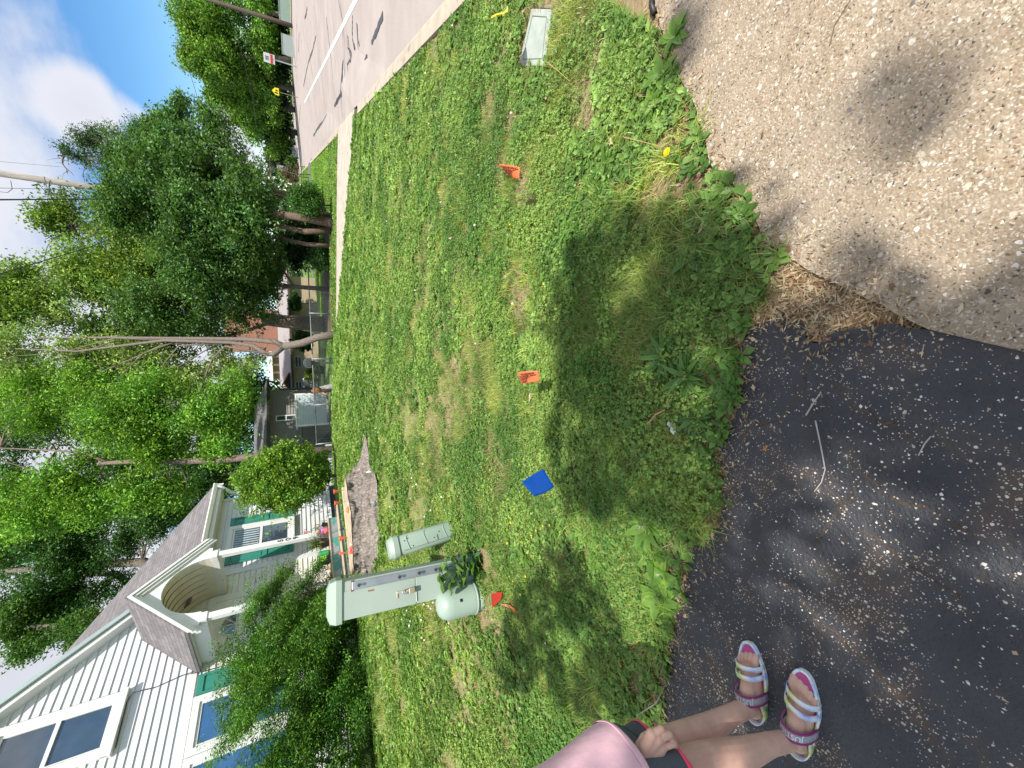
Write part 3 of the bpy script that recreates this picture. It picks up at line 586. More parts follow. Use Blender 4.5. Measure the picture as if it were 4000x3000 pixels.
def clap(name, y, z0, z1, rng_f, mat, step=EXPO, parent=house, depth=.022, zph=0):
    """overlapping boards across a wall plane; rng_f(z) gives the spans of s at a height"""
    mb = MB(); k0 = math.floor((z0 - zph) / step); z = k0 * step + zph
    while z < z1:
        zb, zt = max(z, z0), min(z + step, z1)
        if zt - zb > .005:
            fb = 1 - (zb - z) / step; ft = 1 - (zt - z) / step
            for sa, sbb in rng_f((zb + zt) / 2):
                sa2, sb2 = sa, sbb
                A = [hl(sa2, y - .004 - depth * fb, zb), hl(sb2, y - .004 - depth * fb, zb), hl(sb2, y - .004 - depth * ft, zt), hl(sa2, y - .004 - depth * ft, zt)]
                Bk = [hl(sa2, y, zb), hl(sb2, y, zb)]
                mb.add(A + Bk, [(0, 1, 2, 3), (4, 5, 1, 0)])
        z += step
    return mb.build(name, mat, parent)
RK = 1.13                                                   # pitch of the front gable
zr = lambda s: 4.85 + (6.87 - s) * RK                       # underside of the gable's right-hand rake
rs_of = lambda z: 6.87 - (z - 4.85) / RK
PC_ = 6.35; WL = 0.0                                                    # left end of the front
def gable_span(z): return [(max(WL, 3.4 - (rs_of(z) - 3.4)), rs_of(z))]
clap('gable_wall', 9.9, 3.66, 8.6, lambda z: gable_span(z) if z > 4.75 else [(WL, min(6.62, rs_of(z)))], WH, .125)
clap('front_wall', 9.9, .95, 3.56, lambda z: [(WL, 5.35)], WH, EXPO)
clap('entry_wall', 9.9, 1.09, 4.46, lambda z: [(5.35, 5.74)] if z < 3.56 else [(PC_ - (4.5 - z) / 1.02, PC_ + (4.5 - z) / 1.02)], CRM, EXPO)
clap('entry_wall', 9.9, 1.09, 3.56, lambda z: [(6.90, 7.44)], CRM, EXPO)
clap('right_wall', 9.9, .90, 3.78, lambda z: [(7.58, 10.0)], WH, EXPO)
# solid body behind the boards
b = MB(); b.b2(hl(WL, 9.9, .93), hl(10.0, 16.6, 3.8)); b.build('wall_core', CRM, house)
b = MB(); b.prism([hl(WL, 9.905, 3.8), hl(6.8, 9.905, 3.8), hl(6.8, 9.905, 4.9), hl(3.4, 9.905, 8.72), hl(WL, 9.905, 4.9)], (0, 4, 0)); b.build('gable_core', WH, house)
FND = M('foundation', (.10, .10, .10), .9, .3, 6)
b = MB(); b.b2(hl(WL + .02, 9.93, .2), hl(9.98, 16.5, .93)); b.build('foundation', FND, house)
# main roof: eave y 9.5 z 3.86, pitch .72
sl_ = .72; ez = 3.86; er = 10.2
def roofpt(s, y, dz=0): return hl(s, y, ez + (y - 9.5) * sl_ + dz)
b = MB(); b.prism([roofpt(-.2, 10.05), roofpt(6.7, 10.05), roofpt(6.7, 9.5), roofpt(er, 9.5), roofpt(er, 16.1), roofpt(-.2, 16.1)], (0, 0, -.05)); b.prism([roofpt(-.2, 16.1), roofpt(er, 16.1), hl(er, 22.5, 3.9), hl(-.2, 22.5, 3.9)], (0, 0, -.05)); b.build('roof', SHG, house)
b = MB(); b.prism([hl(10.0, 9.9, 3.8), hl(10.0, 22.1, 3.8), hl(10.0, 16.1, 8.45)], (-.08, 0, 0)); b.build('end_gable', WH, house)
b = MB(); b.prism([roofpt(er, 9.42, -.055), roofpt(er, 16.1, -.055), roofpt(er, 16.1, -.2), roofpt(er, 9.42, -.2)], (-.03, 0, 0)); b.build('rake_board', TRM, house)
# gutter, fascia, soffit, downspout
gut = MB(); prof = [(0, 0), (-.10, 0), (-.11, -.03), (-.075, -.10), (0, -.11)]
A = [hl(7.3, 9.5 + a, ez - .02 + c) for a, c in prof]; Bq = [hl(er + .02, 9.5 + a, ez - .02 + c) for a, c in prof]
gut.add(A + Bq, [(k, (k + 1) % 5, (k + 1) % 5 + 5, k + 5) for k in range(5)] + [tuple(range(5)), tuple(range(9, 4, -1))]); gut.build('gutter', CRM, house)
b = MB(); b.b2(hl(7.3, 9.503, ez - .21), hl(er, 9.53, ez - .03)); b.build('fascia', TRM, house)
b = MB(); b.b2(hl(7.3, 9.53, ez - .215), hl(er, 9.9, ez - .195)); b.build('soffit', CRM, house)
b = MB(); b.tube([hl(10.12, 9.46, ez - .1), hl(10.12, 9.5, ez - .22), hl(10.1, 9.75, ez - .42), hl(10.06, 9.84, ez - .6), hl(10.06, 9.84, 1.1)], .045, 8); b.build('downspout', TRM, house, True)
# front gable roof edge (rake) and right-hand slope
def rpt(s, y, dz=0): return hl(s, y, zr(s) + dz)
b = MB(); b.prism([rpt(7.15, 9.62, .12), rpt(3.4, 9.62, .12), rpt(3.4, 15, .12), rpt(7.15, 9.9, .12)], (0, 0, -.06)); b.prism([hl(3.4, 9.62, zr(3.4) + .12), hl(-.3, 9.62, 4.7), hl(-.3, 12, 4.7), hl(3.4, 15, zr(3.4) + .12)], (0, 0, -.06)); b.build('gable_roof', SHG, house)
b = MB(); b.prism([rpt(7.2, 9.60, .14), rpt(3.4, 9.60, .14), rpt(3.4, 9.60, .02), rpt(7.2, 9.60, .02)], (0, .05, 0)); b.build('gable_rake', M('rake_metal', (.36, .43, .43), .4, .1, 3), house)
b = MB(); b.prism([rpt(7.12, 9.66, .02), rpt(3.4, 9.66, .02), rpt(3.4, 9.66, -.12), rpt(7.0, 9.66, -.12)], (0, .235, 0)); b.build('rake_trim', TRM, house)
b = MB(); b.b2(hl(WL, 9.86, 3.56), hl(5.36, 9.92, 3.66)); b.build('frieze_board', TRM, house)
# corner boards
for a_, c_ in (((7.44, 9.862, .95), (7.58, 9.91, 3.7)), ((9.93, 9.862, .95), (10.01, 9.95, 3.7))): b = MB(); b.b2(hl(*a_), hl(*c_)); b.build('corner_board', WH, house)
def window(s0, s1, z0, z1, gl, y=9.87, fr=.10, double=True, deep=.05, trim=TRM):
    f = MB(); f.b2(hl(s0, y - deep, z1 - fr), hl(s1, y, z1)); f.b2(hl(s0, y - deep, z0), hl(s1, y, z0 + fr * .8)); f.b2(hl(s0, y - deep - .003, z0 + .002), hl(s0 + fr, y - .001, z1 - .002)); f.b2(hl(s1 - fr, y - deep - .003, z0 + .002), hl(s1, y - .001, z1 - .002))
    f.b2(hl(s0 - .03, y - deep - .03, z0 - .04), hl(s1 + .03, y, z0))
    w = f.build('window', trim, house, bevel=.004)
    zm = (z0 + z1) / 2; i0, i1 = s0 + fr, s1 - fr
    sp = MB()
    for a, c in (((i0, z0 + fr * .8), (i1, z0 + fr * .8 + .045)), ((i0, z1 - fr - .045), (i1, z1 - fr))) + ((((i0, zm - .03), (i1, zm + .03)),) if double else ()): sp.b2(hl(a[0], y - deep * .55, a[1]), hl(c[0], y, c[1]))
    sp.b2(hl(i0, y - deep * .57, z0 + fr * .8 + .001), hl(i0 + .04, y, z1 - fr - .001)); sp.b2(hl(i1 - .04, y - deep * .57, z0 + fr * .8 + .001), hl(i1, y, z1 - fr - .001))
    sp.build('sash', TRM, w, bevel=.003)
    g = MB(); g.b2(hl(i0 + .03, y - .012, z0 + fr * .8 + .03), hl(i1 - .03, y - .004, z1 - fr - .03)); g.build('pane', gl, w)
    return w
window(4.42, 5.40, 4.60, 6.24, GLS, fr=.13, deep=.07)
window(3.94, 4.88, 1.75, 3.54, GLB, fr=.11, double=False)
window(2.95, 3.93, 1.75, 3.54, GLB, fr=.11, double=False)
w3 = window(8.02, 8.90, 1.90, 3.40, GLS, fr=.11)
CUR = M('curtain', (.45, .50, .52), .9, .2, 14)
b = MB()
for k in range(9): s = 8.16 + k * .075; b.tube([hl(s, 9.861, 2.70), hl(s + .012, 9.861, 3.24)], .016, 5)
b.build('curtain', CUR, w3)
def shutter(s0, s1, z0, z1, y=9.865):
    f = MB(); fw = .045
    f.b2(hl(s0, y - .035, z0), hl(s0 + fw, y, z1)); f.b2(hl(s1 - fw, y - .035, z0), hl(s1, y, z1))
    zm = (z0 + z1) / 2 - .1
    for a, c in ((z0, z0 + .08), (z1 - .1, z1), (zm - .05, zm + .05)): f.b2(hl(s0 + fw, y - .034, a), hl(s1 - fw, y, c))
    o = f.build('shutter', GRN, house, bevel=.003)
    p = MB()
    for a, c in ((z0 + .08, zm - .05), (zm + .05, z1 - .1)):
        p.b2(hl(s0 + fw, y - .012, a), hl(s1 - fw, y - .002, c)); p.b2(hl(s0 + fw + .025, y - .024, a + .03), hl(s1 - fw - .025, y - .011, c - .03))
    p.build('panel', GRN, o, bevel=.004)
shutter(4.90, 5.27, 1.75, 3.52); shutter(7.72, 8.00, 1.90, 3.38); shutter(8.92, 9.2, 1.90, 3.38)
# entry door
b = MB(); b.b2(hl(5.74, 9.84, 1.09), hl(5.86, 9.91, 3.42)); b.b2(hl(6.76, 9.84, 1.09), hl(6.90, 9.91, 3.42)); b.b2(hl(5.741, 9.838, 3.42), hl(6.899, 9.91, 3.56)); b.build('door_casing', CRM, house, bevel=.004)
dm = MB(); dm.b2(hl(5.86, 9.862, 1.12), hl(6.76, 9.905, 3.42))
door = dm.build('door', M('door_paint', (.66, .64, .57), .5, .05, 3), house)
b = MB(); R_ = .24; cs, cz = 6.14, 2.99
pts = [hl(cs + R_ * math.cos(t), 9.858, cz + R_ * 1.25 * math.sin(t)) for t in np.linspace(0, math.pi, 17)]; b.prism(pts, (0, -.006, 0)); b.build('fan_light', GLS, door)
b = MB()
b.tube([hl(cs + R_ * math.cos(t), 9.846, cz + R_ * 1.25 * math.sin(t)) for t in np.linspace(0, math.pi, 17)] + [hl(cs - R_, 9.846, cz), hl(cs + R_, 9.846, cz)], .016, 6)
for t in (45, 90, 135): b.tube([hl(cs, 9.846, cz), hl(cs + R_ * math.cos(RAD(t)), 9.846, cz + R_ * 1.25 * math.sin(RAD(t)))], .010, 5)
b.build('muntin', CRM, door)
b = MB(); b.b2(hl(5.98, 9.85, 1.35), hl(6.34, 9.858, 2.2)); b.b2(hl(6.38, 9.85, 1.35), hl(6.68, 9.858, 2.2)); b.b2(hl(5.98, 9.85, 2.32), hl(6.68, 9.858, 2.85)); b.build('door_panel', CRM, door, bevel=.004)
b = MB(); b.lathe([(.001, 0), (.03, .01), (.03, .03), (.001, .045)], 10); o = b.build('handle', M('brass', (.5, .38, .15), .3, metal=1), door, True); o.rotation_euler = (RAD(90), 0, 0); o.location = hl(6.66, 9.85, 2.05)
# porch
PC = 6.35; ap = 4.60; eh = 3.60; hwid = .98; psl = (ap - eh) / hwid
def pr(s, y, dz=0): return hl(s, y, ap - abs(s - PC) * psl + dz)
b = MB()
b.prism([pr(PC, 8.42), pr(PC - hwid - .04, 8.42), pr(PC - hwid - .04, 9.89), pr(PC, 9.89)], (0, 0, -.05)); b.prism([pr(PC, 8.42), pr(PC + hwid + .04, 8.42), pr(PC + hwid + .04, 9.7), pr(PC, 10.6)], (0, 0, -.05))
b.build('porch_roof', SHG2, house)
AR = .60; AZ = 3.38; APK = 4.08                     # arch half width, springing, peak
arch = [(PC + AR * math.cos(t), AZ + (APK - AZ) * math.sin(t)) for t in np.linspace(0, math.pi, 21)]
def gface(y, th):                                    # gable face with an arched opening
    mb = MB(); top = lambda s: ap - abs(s - PC) * psl - .05
    for (s0, z0), (s1, z1) in zip(arch[:-1], arch[1:]): mb.prism([hl(s0, y, z0), hl(s1, y, z1), hl(s1, y, top(s1)), hl(s0, y, top(s0))], (0, th, 0))
    for sg in (-1, 1):
        a = PC + sg * AR; c = PC + sg * (hwid - .12); mb.prism([hl(a, y, AZ), hl(c, y, AZ + .0), hl(c, y, top(c)), hl(a, y, top(a))], (0, th, 0))
    return mb
gface(8.52, .06).build('arch_board', TRM, house)
b = MB()
for sg in (-1, 1):
    e = PC + sg * (hwid + .05)
    for y0, d0, d1_, th in ((8.40, -.045, -.11, .02), (8.43, -.10, -.17, .05), (8.47, -.16, -.23, .05)):
        b.prism([pr(PC, y0, d0), pr(e, y0, d0), pr(e, y0, d1_), pr(PC, y0, d1_)], (0, th, 0))
b.build('porch_rake', TRM, house)
VLT = M('vault_boards', (.66, .61, .49), .6, .08, 5)
b = MB()                                             # barrel vault lined with boards
for j in range(7):
    y0, y1 = 8.58 + j * .185, 8.58 + (j + 1) * .185 - .006
    for (s0, z0), (s1, z1) in zip(arch[:-1], arch[1:]): b.add([hl(s0, y0, z0), hl(s1, y0, z1), hl(s1, y1, z1 + .012), hl(s0, y1, z0 + .012)], [(0, 1, 2, 3)])
b.build('vault', VLT, house)
for sg in (-1, 1):
    b = MB(); s0 = PC + sg * AR; s1 = PC + sg * (hwid - .12); b.b2(hl(min(s0, s1), 8.585, 3.26), hl(max(s0, s1), 9.88, 3.56)); b.build('side_beam', TRM, house, bevel=.006)
for sg in (-1, 1):
    b = MB(); s0 = PC + sg * (hwid - .115); b.b2(hl(min(s0, s0 + sg * .1), 8.5, 3.50), hl(max(s0, s0 + sg * .1), 9.88, 3.585)); b.build('porch_eave', TRM, house)
PST = M('peeling_paint', (.66, .66, .65), .6, .05, 6, dirt=(.38, .35, .31), dscale=14, dpos=(.64, .68))
def post(s, y=8.56):
    b = MB(); b.b2(hl(s - .055, y - .055, 1.09), hl(s + .055, y + .055, 3.27)); b.b2(hl(s - .07, y - .07, 1.09), hl(s + .07, y + .07, 1.2)); b.b2(hl(s - .085, y - .07, 3.27), hl(s + .085, y + .085, 3.385))
    return b.build('porch_post', PST, house, bevel=.005)
pL = post(5.62); pRt = post(7.02)
def text_mesh(name, txt, size, mat, parent, ext=.0015, align='CENTER', bold=0):
    cu = bpy.data.curves.new(name, 'FONT'); cu.body = txt; cu.size = size; cu.extrude = ext; cu.align_x = align; cu.align_y = 'CENTER'; cu.offset = bold; cu.space_line = .92
    to = bpy.data.objects.new(name, cu); COL.objects.link(to); bpy.context.view_layer.update()
    me = bpy.data.meshes.new_from_object(to.evaluated_get(bpy.context.evaluated_depsgraph_get())); COL.objects.unlink(to); bpy.data.objects.remove(to)
    o = bpy.data.objects.new(name, me); COL.objects.link(o); me.materials.clear(); me.materials.append(mat)
    if parent: o.parent = parent
    return o
NUM = M('black_numeral', (.04, .04, .045), .4)
for k, ch in enumerate('509'):
    o = text_mesh('house_number', ch, .15, NUM, pRt, .004, bold=.001); o.rotation_euler = (RAD(90), 0, 0); o.location = hl(7.02, 8.499, 2.10 - k * .155)
# deck and steps
GRY = M('grey_deck_paint', (.23, .24, .25), .7, .1, 4, bmp=.3, bscale=30, dirt=(.50, .42, .32), dscale=7, dpos=(.60, .64))
m_, n_, b_, o_ = newmat('peeling_green')
nn_ = noise(n_, 3.2, 6, .6); n_.links.new(mixc(n_, ramp(n_, nn_, [(.50, (0, 0, 0)), (.53, (1, 1, 1))]), (.24, .25, .26), (.06, .24, .19)), b_.inputs['Base Color']); b_.inputs['Roughness'].default_value = .7
WORN = M('worn_edge', (.46, .36, .25), .8, .15, 10)
b = MB(); b.b2(hl(5.0, 8.36, .70), hl(7.30, 9.88, 1.07)); b.build('deck', m_, house)
b = MB(); b.b2(hl(4.98, 8.33, 1.07), hl(7.32, 9.88, 1.095)); b.build('deck_floor', WORN, house, bevel=.006)
b = MB(); b.b2(hl(5.25, 8.02, .50), hl(7.45, 8.36, .86)); b.build('step', GRY, house)
b = MB(); b.b2(hl(5.23, 7.99, .86), hl(7.47, 8.36, .885)); b.build('step_tread', WORN, house, bevel=.006)
# service cable along the front
WIR = M('black_cable', (.03, .03, .03), .6)
b = MB(); b.tube([hl(4.5, 9.84, 4.53), hl(5.2, 9.84, 4.55), hl(5.33, 9.84, 4.5), hl(5.30, 9.85, 4.2), hl(5.36, 9.82, 3.78), hl(5.31, 9.84, 3.45), hl(5.3, 9.85, 3.0), hl(5.32, 9.86, 1.2)], .008, 5); b.build('cable', WIR, house)
# ---- things on and by the deck
dk = lambda px, py: None
def world_h(s, y, z): return tuple(hw(s, y, z))
def fern(loc):
    t = empty('potted_fern', loc, 'bushy potted fern standing on the deck behind the numbered post', 'potted plant')
    b = MB(); b.lathe([(.09, 0), (.13, .17), (.14, .17), (.14, .19), (.12, .19)], 16); b.build('pot', M('dark_pot', (.05, .04, .04), .5), t, True)
    n = 150; V = []; F = []; T = []
    for k in range(n):
        a = random.uniform(0, 6.28); e = random.uniform(.2, 1.35); L0 = random.uniform(.22, .42); c = np.array([0, 0, .19]); d = np.array([math.cos(a) * math.cos(e), math.sin(a) * math.cos(e), math.sin(e)])
        pr_ = c; sdv = np.array([-math.sin(a), math.cos(a), 0]); g = random.choice([(.10, .17, .03), (.16, .22, .04), (.06, .11, .02), (.24, .22, .05)])
        for j in range(7):
            nx = pr_ + d * L0 / 6; d = unit(d - np.array([0, 0, .22])); w = .024 * (1 - j / 8)
            V += [pr_, pr_ + sdv * w + d * .01, nx, pr_ - sdv * w + d * .01]; i0 = len(V) - 4; F.append((i0, i0 + 1, i0 + 2, i0 + 3)); T += [g] * 4; pr_ = nx
    meshobj('fronds', fastmesh('fronds', V, F, np.array(T)), leafmat('fern_frond', .3), t)
fern(world_h(6.72, 8.52, 1.10))
t = empty('toy_doll', world_h(6.98, 8.40, 1.10), 'small pink and purple doll figure leaning against the foot of the numbered post', 'doll')
b = MB(); b.lathe([(.07, 0), (.085, .05), (.06, .12), (.03, .17)], 14); b.build('dress', M('pink_plastic', (.75, .16, .20), .4, .1, 30), t, True)
b = MB(); b.lathe([(.01, .16), (.045, .19), (.05, .23), (.03, .27), (.005, .28)], 12); b.build('head', M('doll_skin', (.62, .36, .28), .5), t, True)
b = MB(); 
for sg in (-1, 1): b.prism([(0, -.03, .12), (sg * .10, -.03, .22), (sg * .13, -.03, .14), (sg * .07, -.03, .07)], (0, -.012, 0))
b.build('bow', M('lilac', (.45, .25, .7), .5), t)
t = empty('toy_bag', world_h(6.30, 8.50, 1.10), 'dark blue bag with a lime green square on the deck beside the fern', 'bag')
b = MB(); b.box((0, 0, .12), (.30, .2, .24)); b.build('body', M('navy_cloth', (.03, .03, .10), .8), t, bevel=.05)
b = MB(); b.box((.03, -.108, .15), (.13, .012, .13)); b.build('patch', M('lime', (.33, .72, .05), .5), t, bevel=.004)
b = MB(); b.box((.13, -.06, .13), (.10, .12, .22)); b.build('pocket', M('green_cloth', (.03, .30, .10), .7), t, bevel=.03)
t = empty('planter', world_h(7.05, 8.42, 1.095), 'small black planter with sprouting leaves at the right end of the deck', 'planter')
t.location = world_h(7.18, 8.47, 1.095)
b = MB(); b.lathe([(.07, 0), (.10, .13), (.105, .13), (.09, .13)], 14); b.build('pot', M('black_pot', (.02, .02, .02), .5), t, True)
P_ = rng.normal(size=(60, 3)) * [.06, .06, .04] + [0, 0, .18]; V, F, T = leaves(P_, .03, tints(60, (.2, .22, .04), (.35, .3, .1), P_[:, 0], P_[:, 1])); meshobj('foliage', fastmesh('foliage', V, F, T), leafmat('weed_leaf'), t)
STEM = M('green_stem', (.06, .20, .10), .5)
def tulip(px, py, w, col, lab, hgt, lean=(0, 0), r=.035):
    r *= .72
    hp_ = Wp(px, py, w); base = np.array([hp_[0] - lean[0], hp_[1] - lean[1], hp_[2] - hgt])
    t = empty('flower_stake', base, lab, 'garden ornament', group='tulip shaped garden stakes')
    b = MB(); b.tube([(0, 0, 0), (lean[0], lean[1], hgt)], .006, 6); b.build('stem', STEM, t)
    b = MB(); b.lathe([(.006, 0), (r * .6, .03), (r * .75, .06), (r * 1.35, .10), (r * 1.5, .115), (r * 1.2, .108), (r * .5, .05)], 10, (lean[0], lean[1], hgt - .02)); b.build('bloom', col, t, True)
ORN = M('orange_plastic', (.80, .12, .04), .4, .1, 20); PNK = M('pink_bloom', (.75, .20, .25), .4, .1, 20)
tulip(1347, 2100, 6.9, ORN, 'orange tulip stake standing in front of the grey step', .42, (.06, -.05), .05)
tulip(1349, 2158, 6.9, ORN, 'orange tulip stake at the step beside the pink snail', .38, (.02, 0), .03)
tulip(1322, 1918, 8.4, ORN, 'orange tulip stake farthest right below the round bush', .22, (0, 0), .05)
tulip(1326, 1963, 8.1, ORN, 'orange tulip stake between the round bush and the deck', .22, (0, 0), .05)
tulip(1205, 2078, 8.2, PNK, 'pink lily stake leaning above the deck planter', .36, (-.05, 0), .035)
# ---- old stump with its ornaments
sg_ = G(1440, 2040); 
def stump():
    t = empty('tree_stump', (sg_[0], sg_[1], sg_[2] - .02), 'wide old tree stump with deeply furrowed grey bark in front of the deck', 'stump')
    m, n_, b_, o_ = newmat('furrowed_bark'); tx = n_.nodes.new('ShaderNodeTexCoord'); mp = n_.nodes.new('ShaderNodeMapping'); n_.links.new(tx.outputs['Object'], mp.inputs[0]); mp.inputs['Scale'].default_value = (14, 14, 4)
    nz0 = n_.nodes.new('ShaderNodeTexNoise'); nz0.inputs['Scale'].default_value = 1.2; n_.links.new(mp.outputs[0], nz0.inputs['Vector']); vm = n_.nodes.new('ShaderNodeVectorMath'); n_.links.new(mp.outputs[0], vm.inputs[0]); n_.links.new(nz0.outputs['Color'], vm.inputs[1]); v = voro(n_, 1.3, 'DISTANCE_TO_EDGE', 1, vm.outputs[0]); nz = noise(n_, 2.2, 7, .75, mp.outputs[0]); h_ = mt(n_, 'ADD', mt(n_, 'MULTIPLY', v, .55), mt(n_, 'MULTIPLY', nz, .85))
    n_.links.new(ramp(n_, h_, [(.28, (.07, .055, .045)), (.5, (.27, .225, .195)), (.85, (.50, .45, .41))]), b_.inputs['Base Color']); b_.inputs['Roughness'].default_value = .95; bump(n_, b_, h_, 1.0, .05)
    ns, nh = 96, 22; V = []; 
    for j in range(nh):
        v_ = j / (nh - 1); zc = .34 * (1 - v_) 
        for k in range(ns):
            a = 2 * math.pi * k / ns; lob = 1 + .10 * math.sin(3 * a + .6) + .07 * math.sin(5 * a + 2)
            fl = .62 + .34 * v_ ** 2.2 * (1 + .5 * math.sin(6 * a + 1)) ; r = lob * fl + .05 * abs(math.sin(a * 13 + 2 * math.sin(v_ * 3))) + .11 * (vn(np.array(a * 9), np.array(v_ * 5 + 3)) - .5) + .06 * (vn(np.array(a * 25), np.array(v_ * 14)) - .5)
            V.append((r * math.cos(a) * 1.18, r * math.sin(a) * .80, zc - .06 * v_))
    F = [(j * ns + k, j * ns + (k + 1) % ns, (j + 1) * ns + (k + 1) % ns, (j + 1) * ns + k) for j in range(nh - 1) for k in range(ns)]
    b = MB(); b.add(V, F); o = b.build('bark', m, t, True)
    b = MB(); b.add([(x * .99, y * .99, z + .012) for x, y, z in V[:ns]], [tuple(range(ns))]); b.build('cut_top', M('sawn_wood', (.46, .36, .25), .85, .2, 14, dirt=(.25, .2, .16), dscale=8), t)
    b = MB(); b.prism([(.5 + .28 * math.cos(a) * (1 + .2 * math.sin(3 * a)), -.5 + .16 * math.sin(a), -.1) for a in np.linspace(0, 6.0, 14)], (.0, .06, .2)); b.build('root', m, t, bevel=.03)
    t.rotation_euler = (0, 0, RAD(20)); t.scale = (1.02, 1.02, 1.0)
stump()
b = MB(); b.lathe([(.001, 0), (.05, .01), (.055, .02), (.04, .035), (.001, .04)], 14, sc=(1, .7)); o = b.build('ornament_plaque', M('grey_mirror', (.16, .19, .18), .25, .2, 20), None, True); p = Wp(1462, 1966, 6.0); o.location = p.tolist(); o.rotation_euler = (RAD(75), 0, RAD(-10)); tagp(o, 'small grey oval plaque with a pale rim on the stump side', 'ornament')
def snail(px, py, w, shellm, lab):
    p = Wp(px, py, w); t = empty('snail_ornament', p, lab, 'garden ornament', RAD(15), 'snail garden ornaments'); t.scale = (.7, .7, .7)
    b = MB(); b.tube([(-.13, 0, .015), (-.05, 0, .02), (.05, 0, .025), (.10, 0, .05), (.12, 0, .09)], [.008, .028, .03, .026, .018], 8); b.build('body', M('snail_body', (.60, .52, .42), .5), t, True)
    b = MB(); b.tube([(-.02 + .055 * math.cos(a), 0, .075 + .055 * math.sin(a)) for a in np.linspace(-1.5, 3.0, 10)] + [(-.02 + .02 * math.cos(a), .01, .075 + .02 * math.sin(a)) for a in np.linspace(3.2, 7.5, 6)], [.04] * 10 + [.045, .046, .046, .045, .04, .02], 10); b.build('shell', shellm, t, True)
    b = MB(); b.lathe([(.001, .0), (.024, .01), (.026, .03), (.001, .05)], 10, (.125, 0, .08)); b.build('head', M('snail_head', (.6, .6, .58), .3), t, True)
snail(1380, 1985, 6.55, M('amber_shell', (.45, .15, .03), .25, .2, 20), 'amber snail ornament on the right end of the stump top')
snail(1390, 2142, 6.25, M('red_shell', (.75, .12, .10), .3, .2, 20), 'red snail ornament on the left part of the stump top')
# landscape timber between step and stump
t1, t2 = G(1356, 1905), G(1380, 2165); d_ = t2 - t1; t2 = t1 + d_ * 1.2
b = MB(); mid = (t1 + t2) / 2; an = math.atan2(d_[1], d_[0]); b.box((0, 0, .04), (float(np.linalg.norm(t2 - t1)), .13, .12)); o = b.build('landscape_timber', M('timber', (.50, .40, .28), .85, .18, 9, bmp=.4, bscale=25), None, bevel=.012); o.location = mid.tolist(); o.rotation_euler = (0, 0, an); tagp(o, 'weathered tan timber lying between the step and the stump', 'timber')
# white rock by the stump
def rock(name, loc, sc, mat, label, seed=1, cat='rock', group=None):
    r = random.Random(seed); bm = bmesh.new(); bmesh.ops.create_icosphere(bm, subdivisions=3, radius=1)
    for v in bm.verts:
        k = 1 + .28 * (vn(np.array(v.co.x * 2.3 + seed * 3), np.array(v.co.y * 2.3 + v.co.z * 3)) - .5) * 2; v.co = Vector((v.co.x * sc[0] * k, v.co.y * sc[1] * k, max(-.3, v.co.z) * sc[2] * k))
    me = bpy.data.meshes.new(name); bm.to_mesh(me); bm.free(); o = meshobj(name, me, mat, None, True); o.location = tuple(loc); o.rotation_euler = (0, 0, r.uniform(0, 6)); tagp(o, label, cat, group); return o
WRK = M('white_stone', (.72, .71, .66), .8, .1, 20, bmp=.4)
p = G(1452, 1858); rock('rock', p + [0, 0, .03], (.13, .09, .07), WRK, 'white stone lying at the right tip of the old stump', 3)
BRK = M('border_stone', (.36, .31, .26), .9, .2, 12, bmp=.5)
for k, (px, py) in enumerate(((1478, 2455), (1480, 2510), (1482, 2560), (1492, 2620), (1500, 2700), (1520, 2790), (1530, 2850), (1540, 2930), (1548, 2985))):
    p = G(px, py); rock('border_rock', p + [0, 0, -.01], (.14, .06, .03), BRK, 'low tan edging stone half buried before the evergreen hedge, %s from the tall cabinet' % ('nearest', 'second', 'third', 'fourth', 'fifth', 'sixth', 'seventh', 'eighth', 'farthest')[k], 10 + k, 'stone', 'edging stones along the hedge bed')
# ================================================================== UTILITY PEDESTALS
PGR = M('pale_green_metal', (.28, .36, .30), .45, .05, 2.5, spec=.5, dirt=(.27, .31, .25), dscale=3.5, dpos=(.55, .8))
PGR2 = M('weathered_green_metal', (.30, .36, .31), .5, .08, 2.5, spec=.5, dirt=(.30, .29, .22), dscale=2.2, dpos=(.58, .72))
GAL = M('galvanised', (.36, .39, .42), .38, .15, 9, metal=.7)
RUST = M('rust', (.20, .075, .025), .9, .3, 20)
BLK = M('black_hole', (.008, .008, .008), .9)
pb = (G(1845, 2175) + G(1882, 2300)) / 2
ped = empty('utility_pedestal', pb, 'tallest pale green utility cabinet with padlock and bolted side strip', 'utility pedestal', RAD(-52 + 14 + 0))
LEAN = Matrix.Rotation(RAD(4.0), 4, 'Y')
wd_, dp_, ht_ = .275, .24, 1.14
b = MB(); b.b2((-wd_ / 2, 0, -.05), (wd_ / 2, dp_, ht_)); b.build('cabinet', PGR2, ped, bevel=.012)
b = MB(); b.b2((-wd_ / 2 + .003, -.004, .55), (wd_ / 2 - .075, .0, ht_ - .01)); b.b2((-wd_ / 2 + .003, -.004, .0), (wd_ / 2 - .075, .0, .54)); b.build('cover_panel', PGR2, ped, bevel=.003)
b = MB(); pf = [(-.018, 0), (-.02, .015), (-.014, .05), (.05, .085)]
def capring(o_, z): return [(-wd_ / 2 - o_, -o_, z), (wd_ / 2 + o_, -o_, z), (wd_ / 2 + o_, dp_ + o_, z), (-wd_ / 2 - o_, dp_ + o_, z)]
rings = [capring(.016, ht_ - .03), capring(.018, ht_ + .012), capring(.004, ht_ + .055), capring(-.05, ht_ + .078)]
for k in range(3): b.add(rings[k] + rings[k + 1], [(i, (i + 1) % 4, (i + 1) % 4 + 4, i + 4) for i in range(4)])
b.add(rings[3], [(0, 1, 2, 3)]); b.add(rings[0], [(3, 2, 1, 0)]); b.build('cap', PGR, ped, bevel=.008)
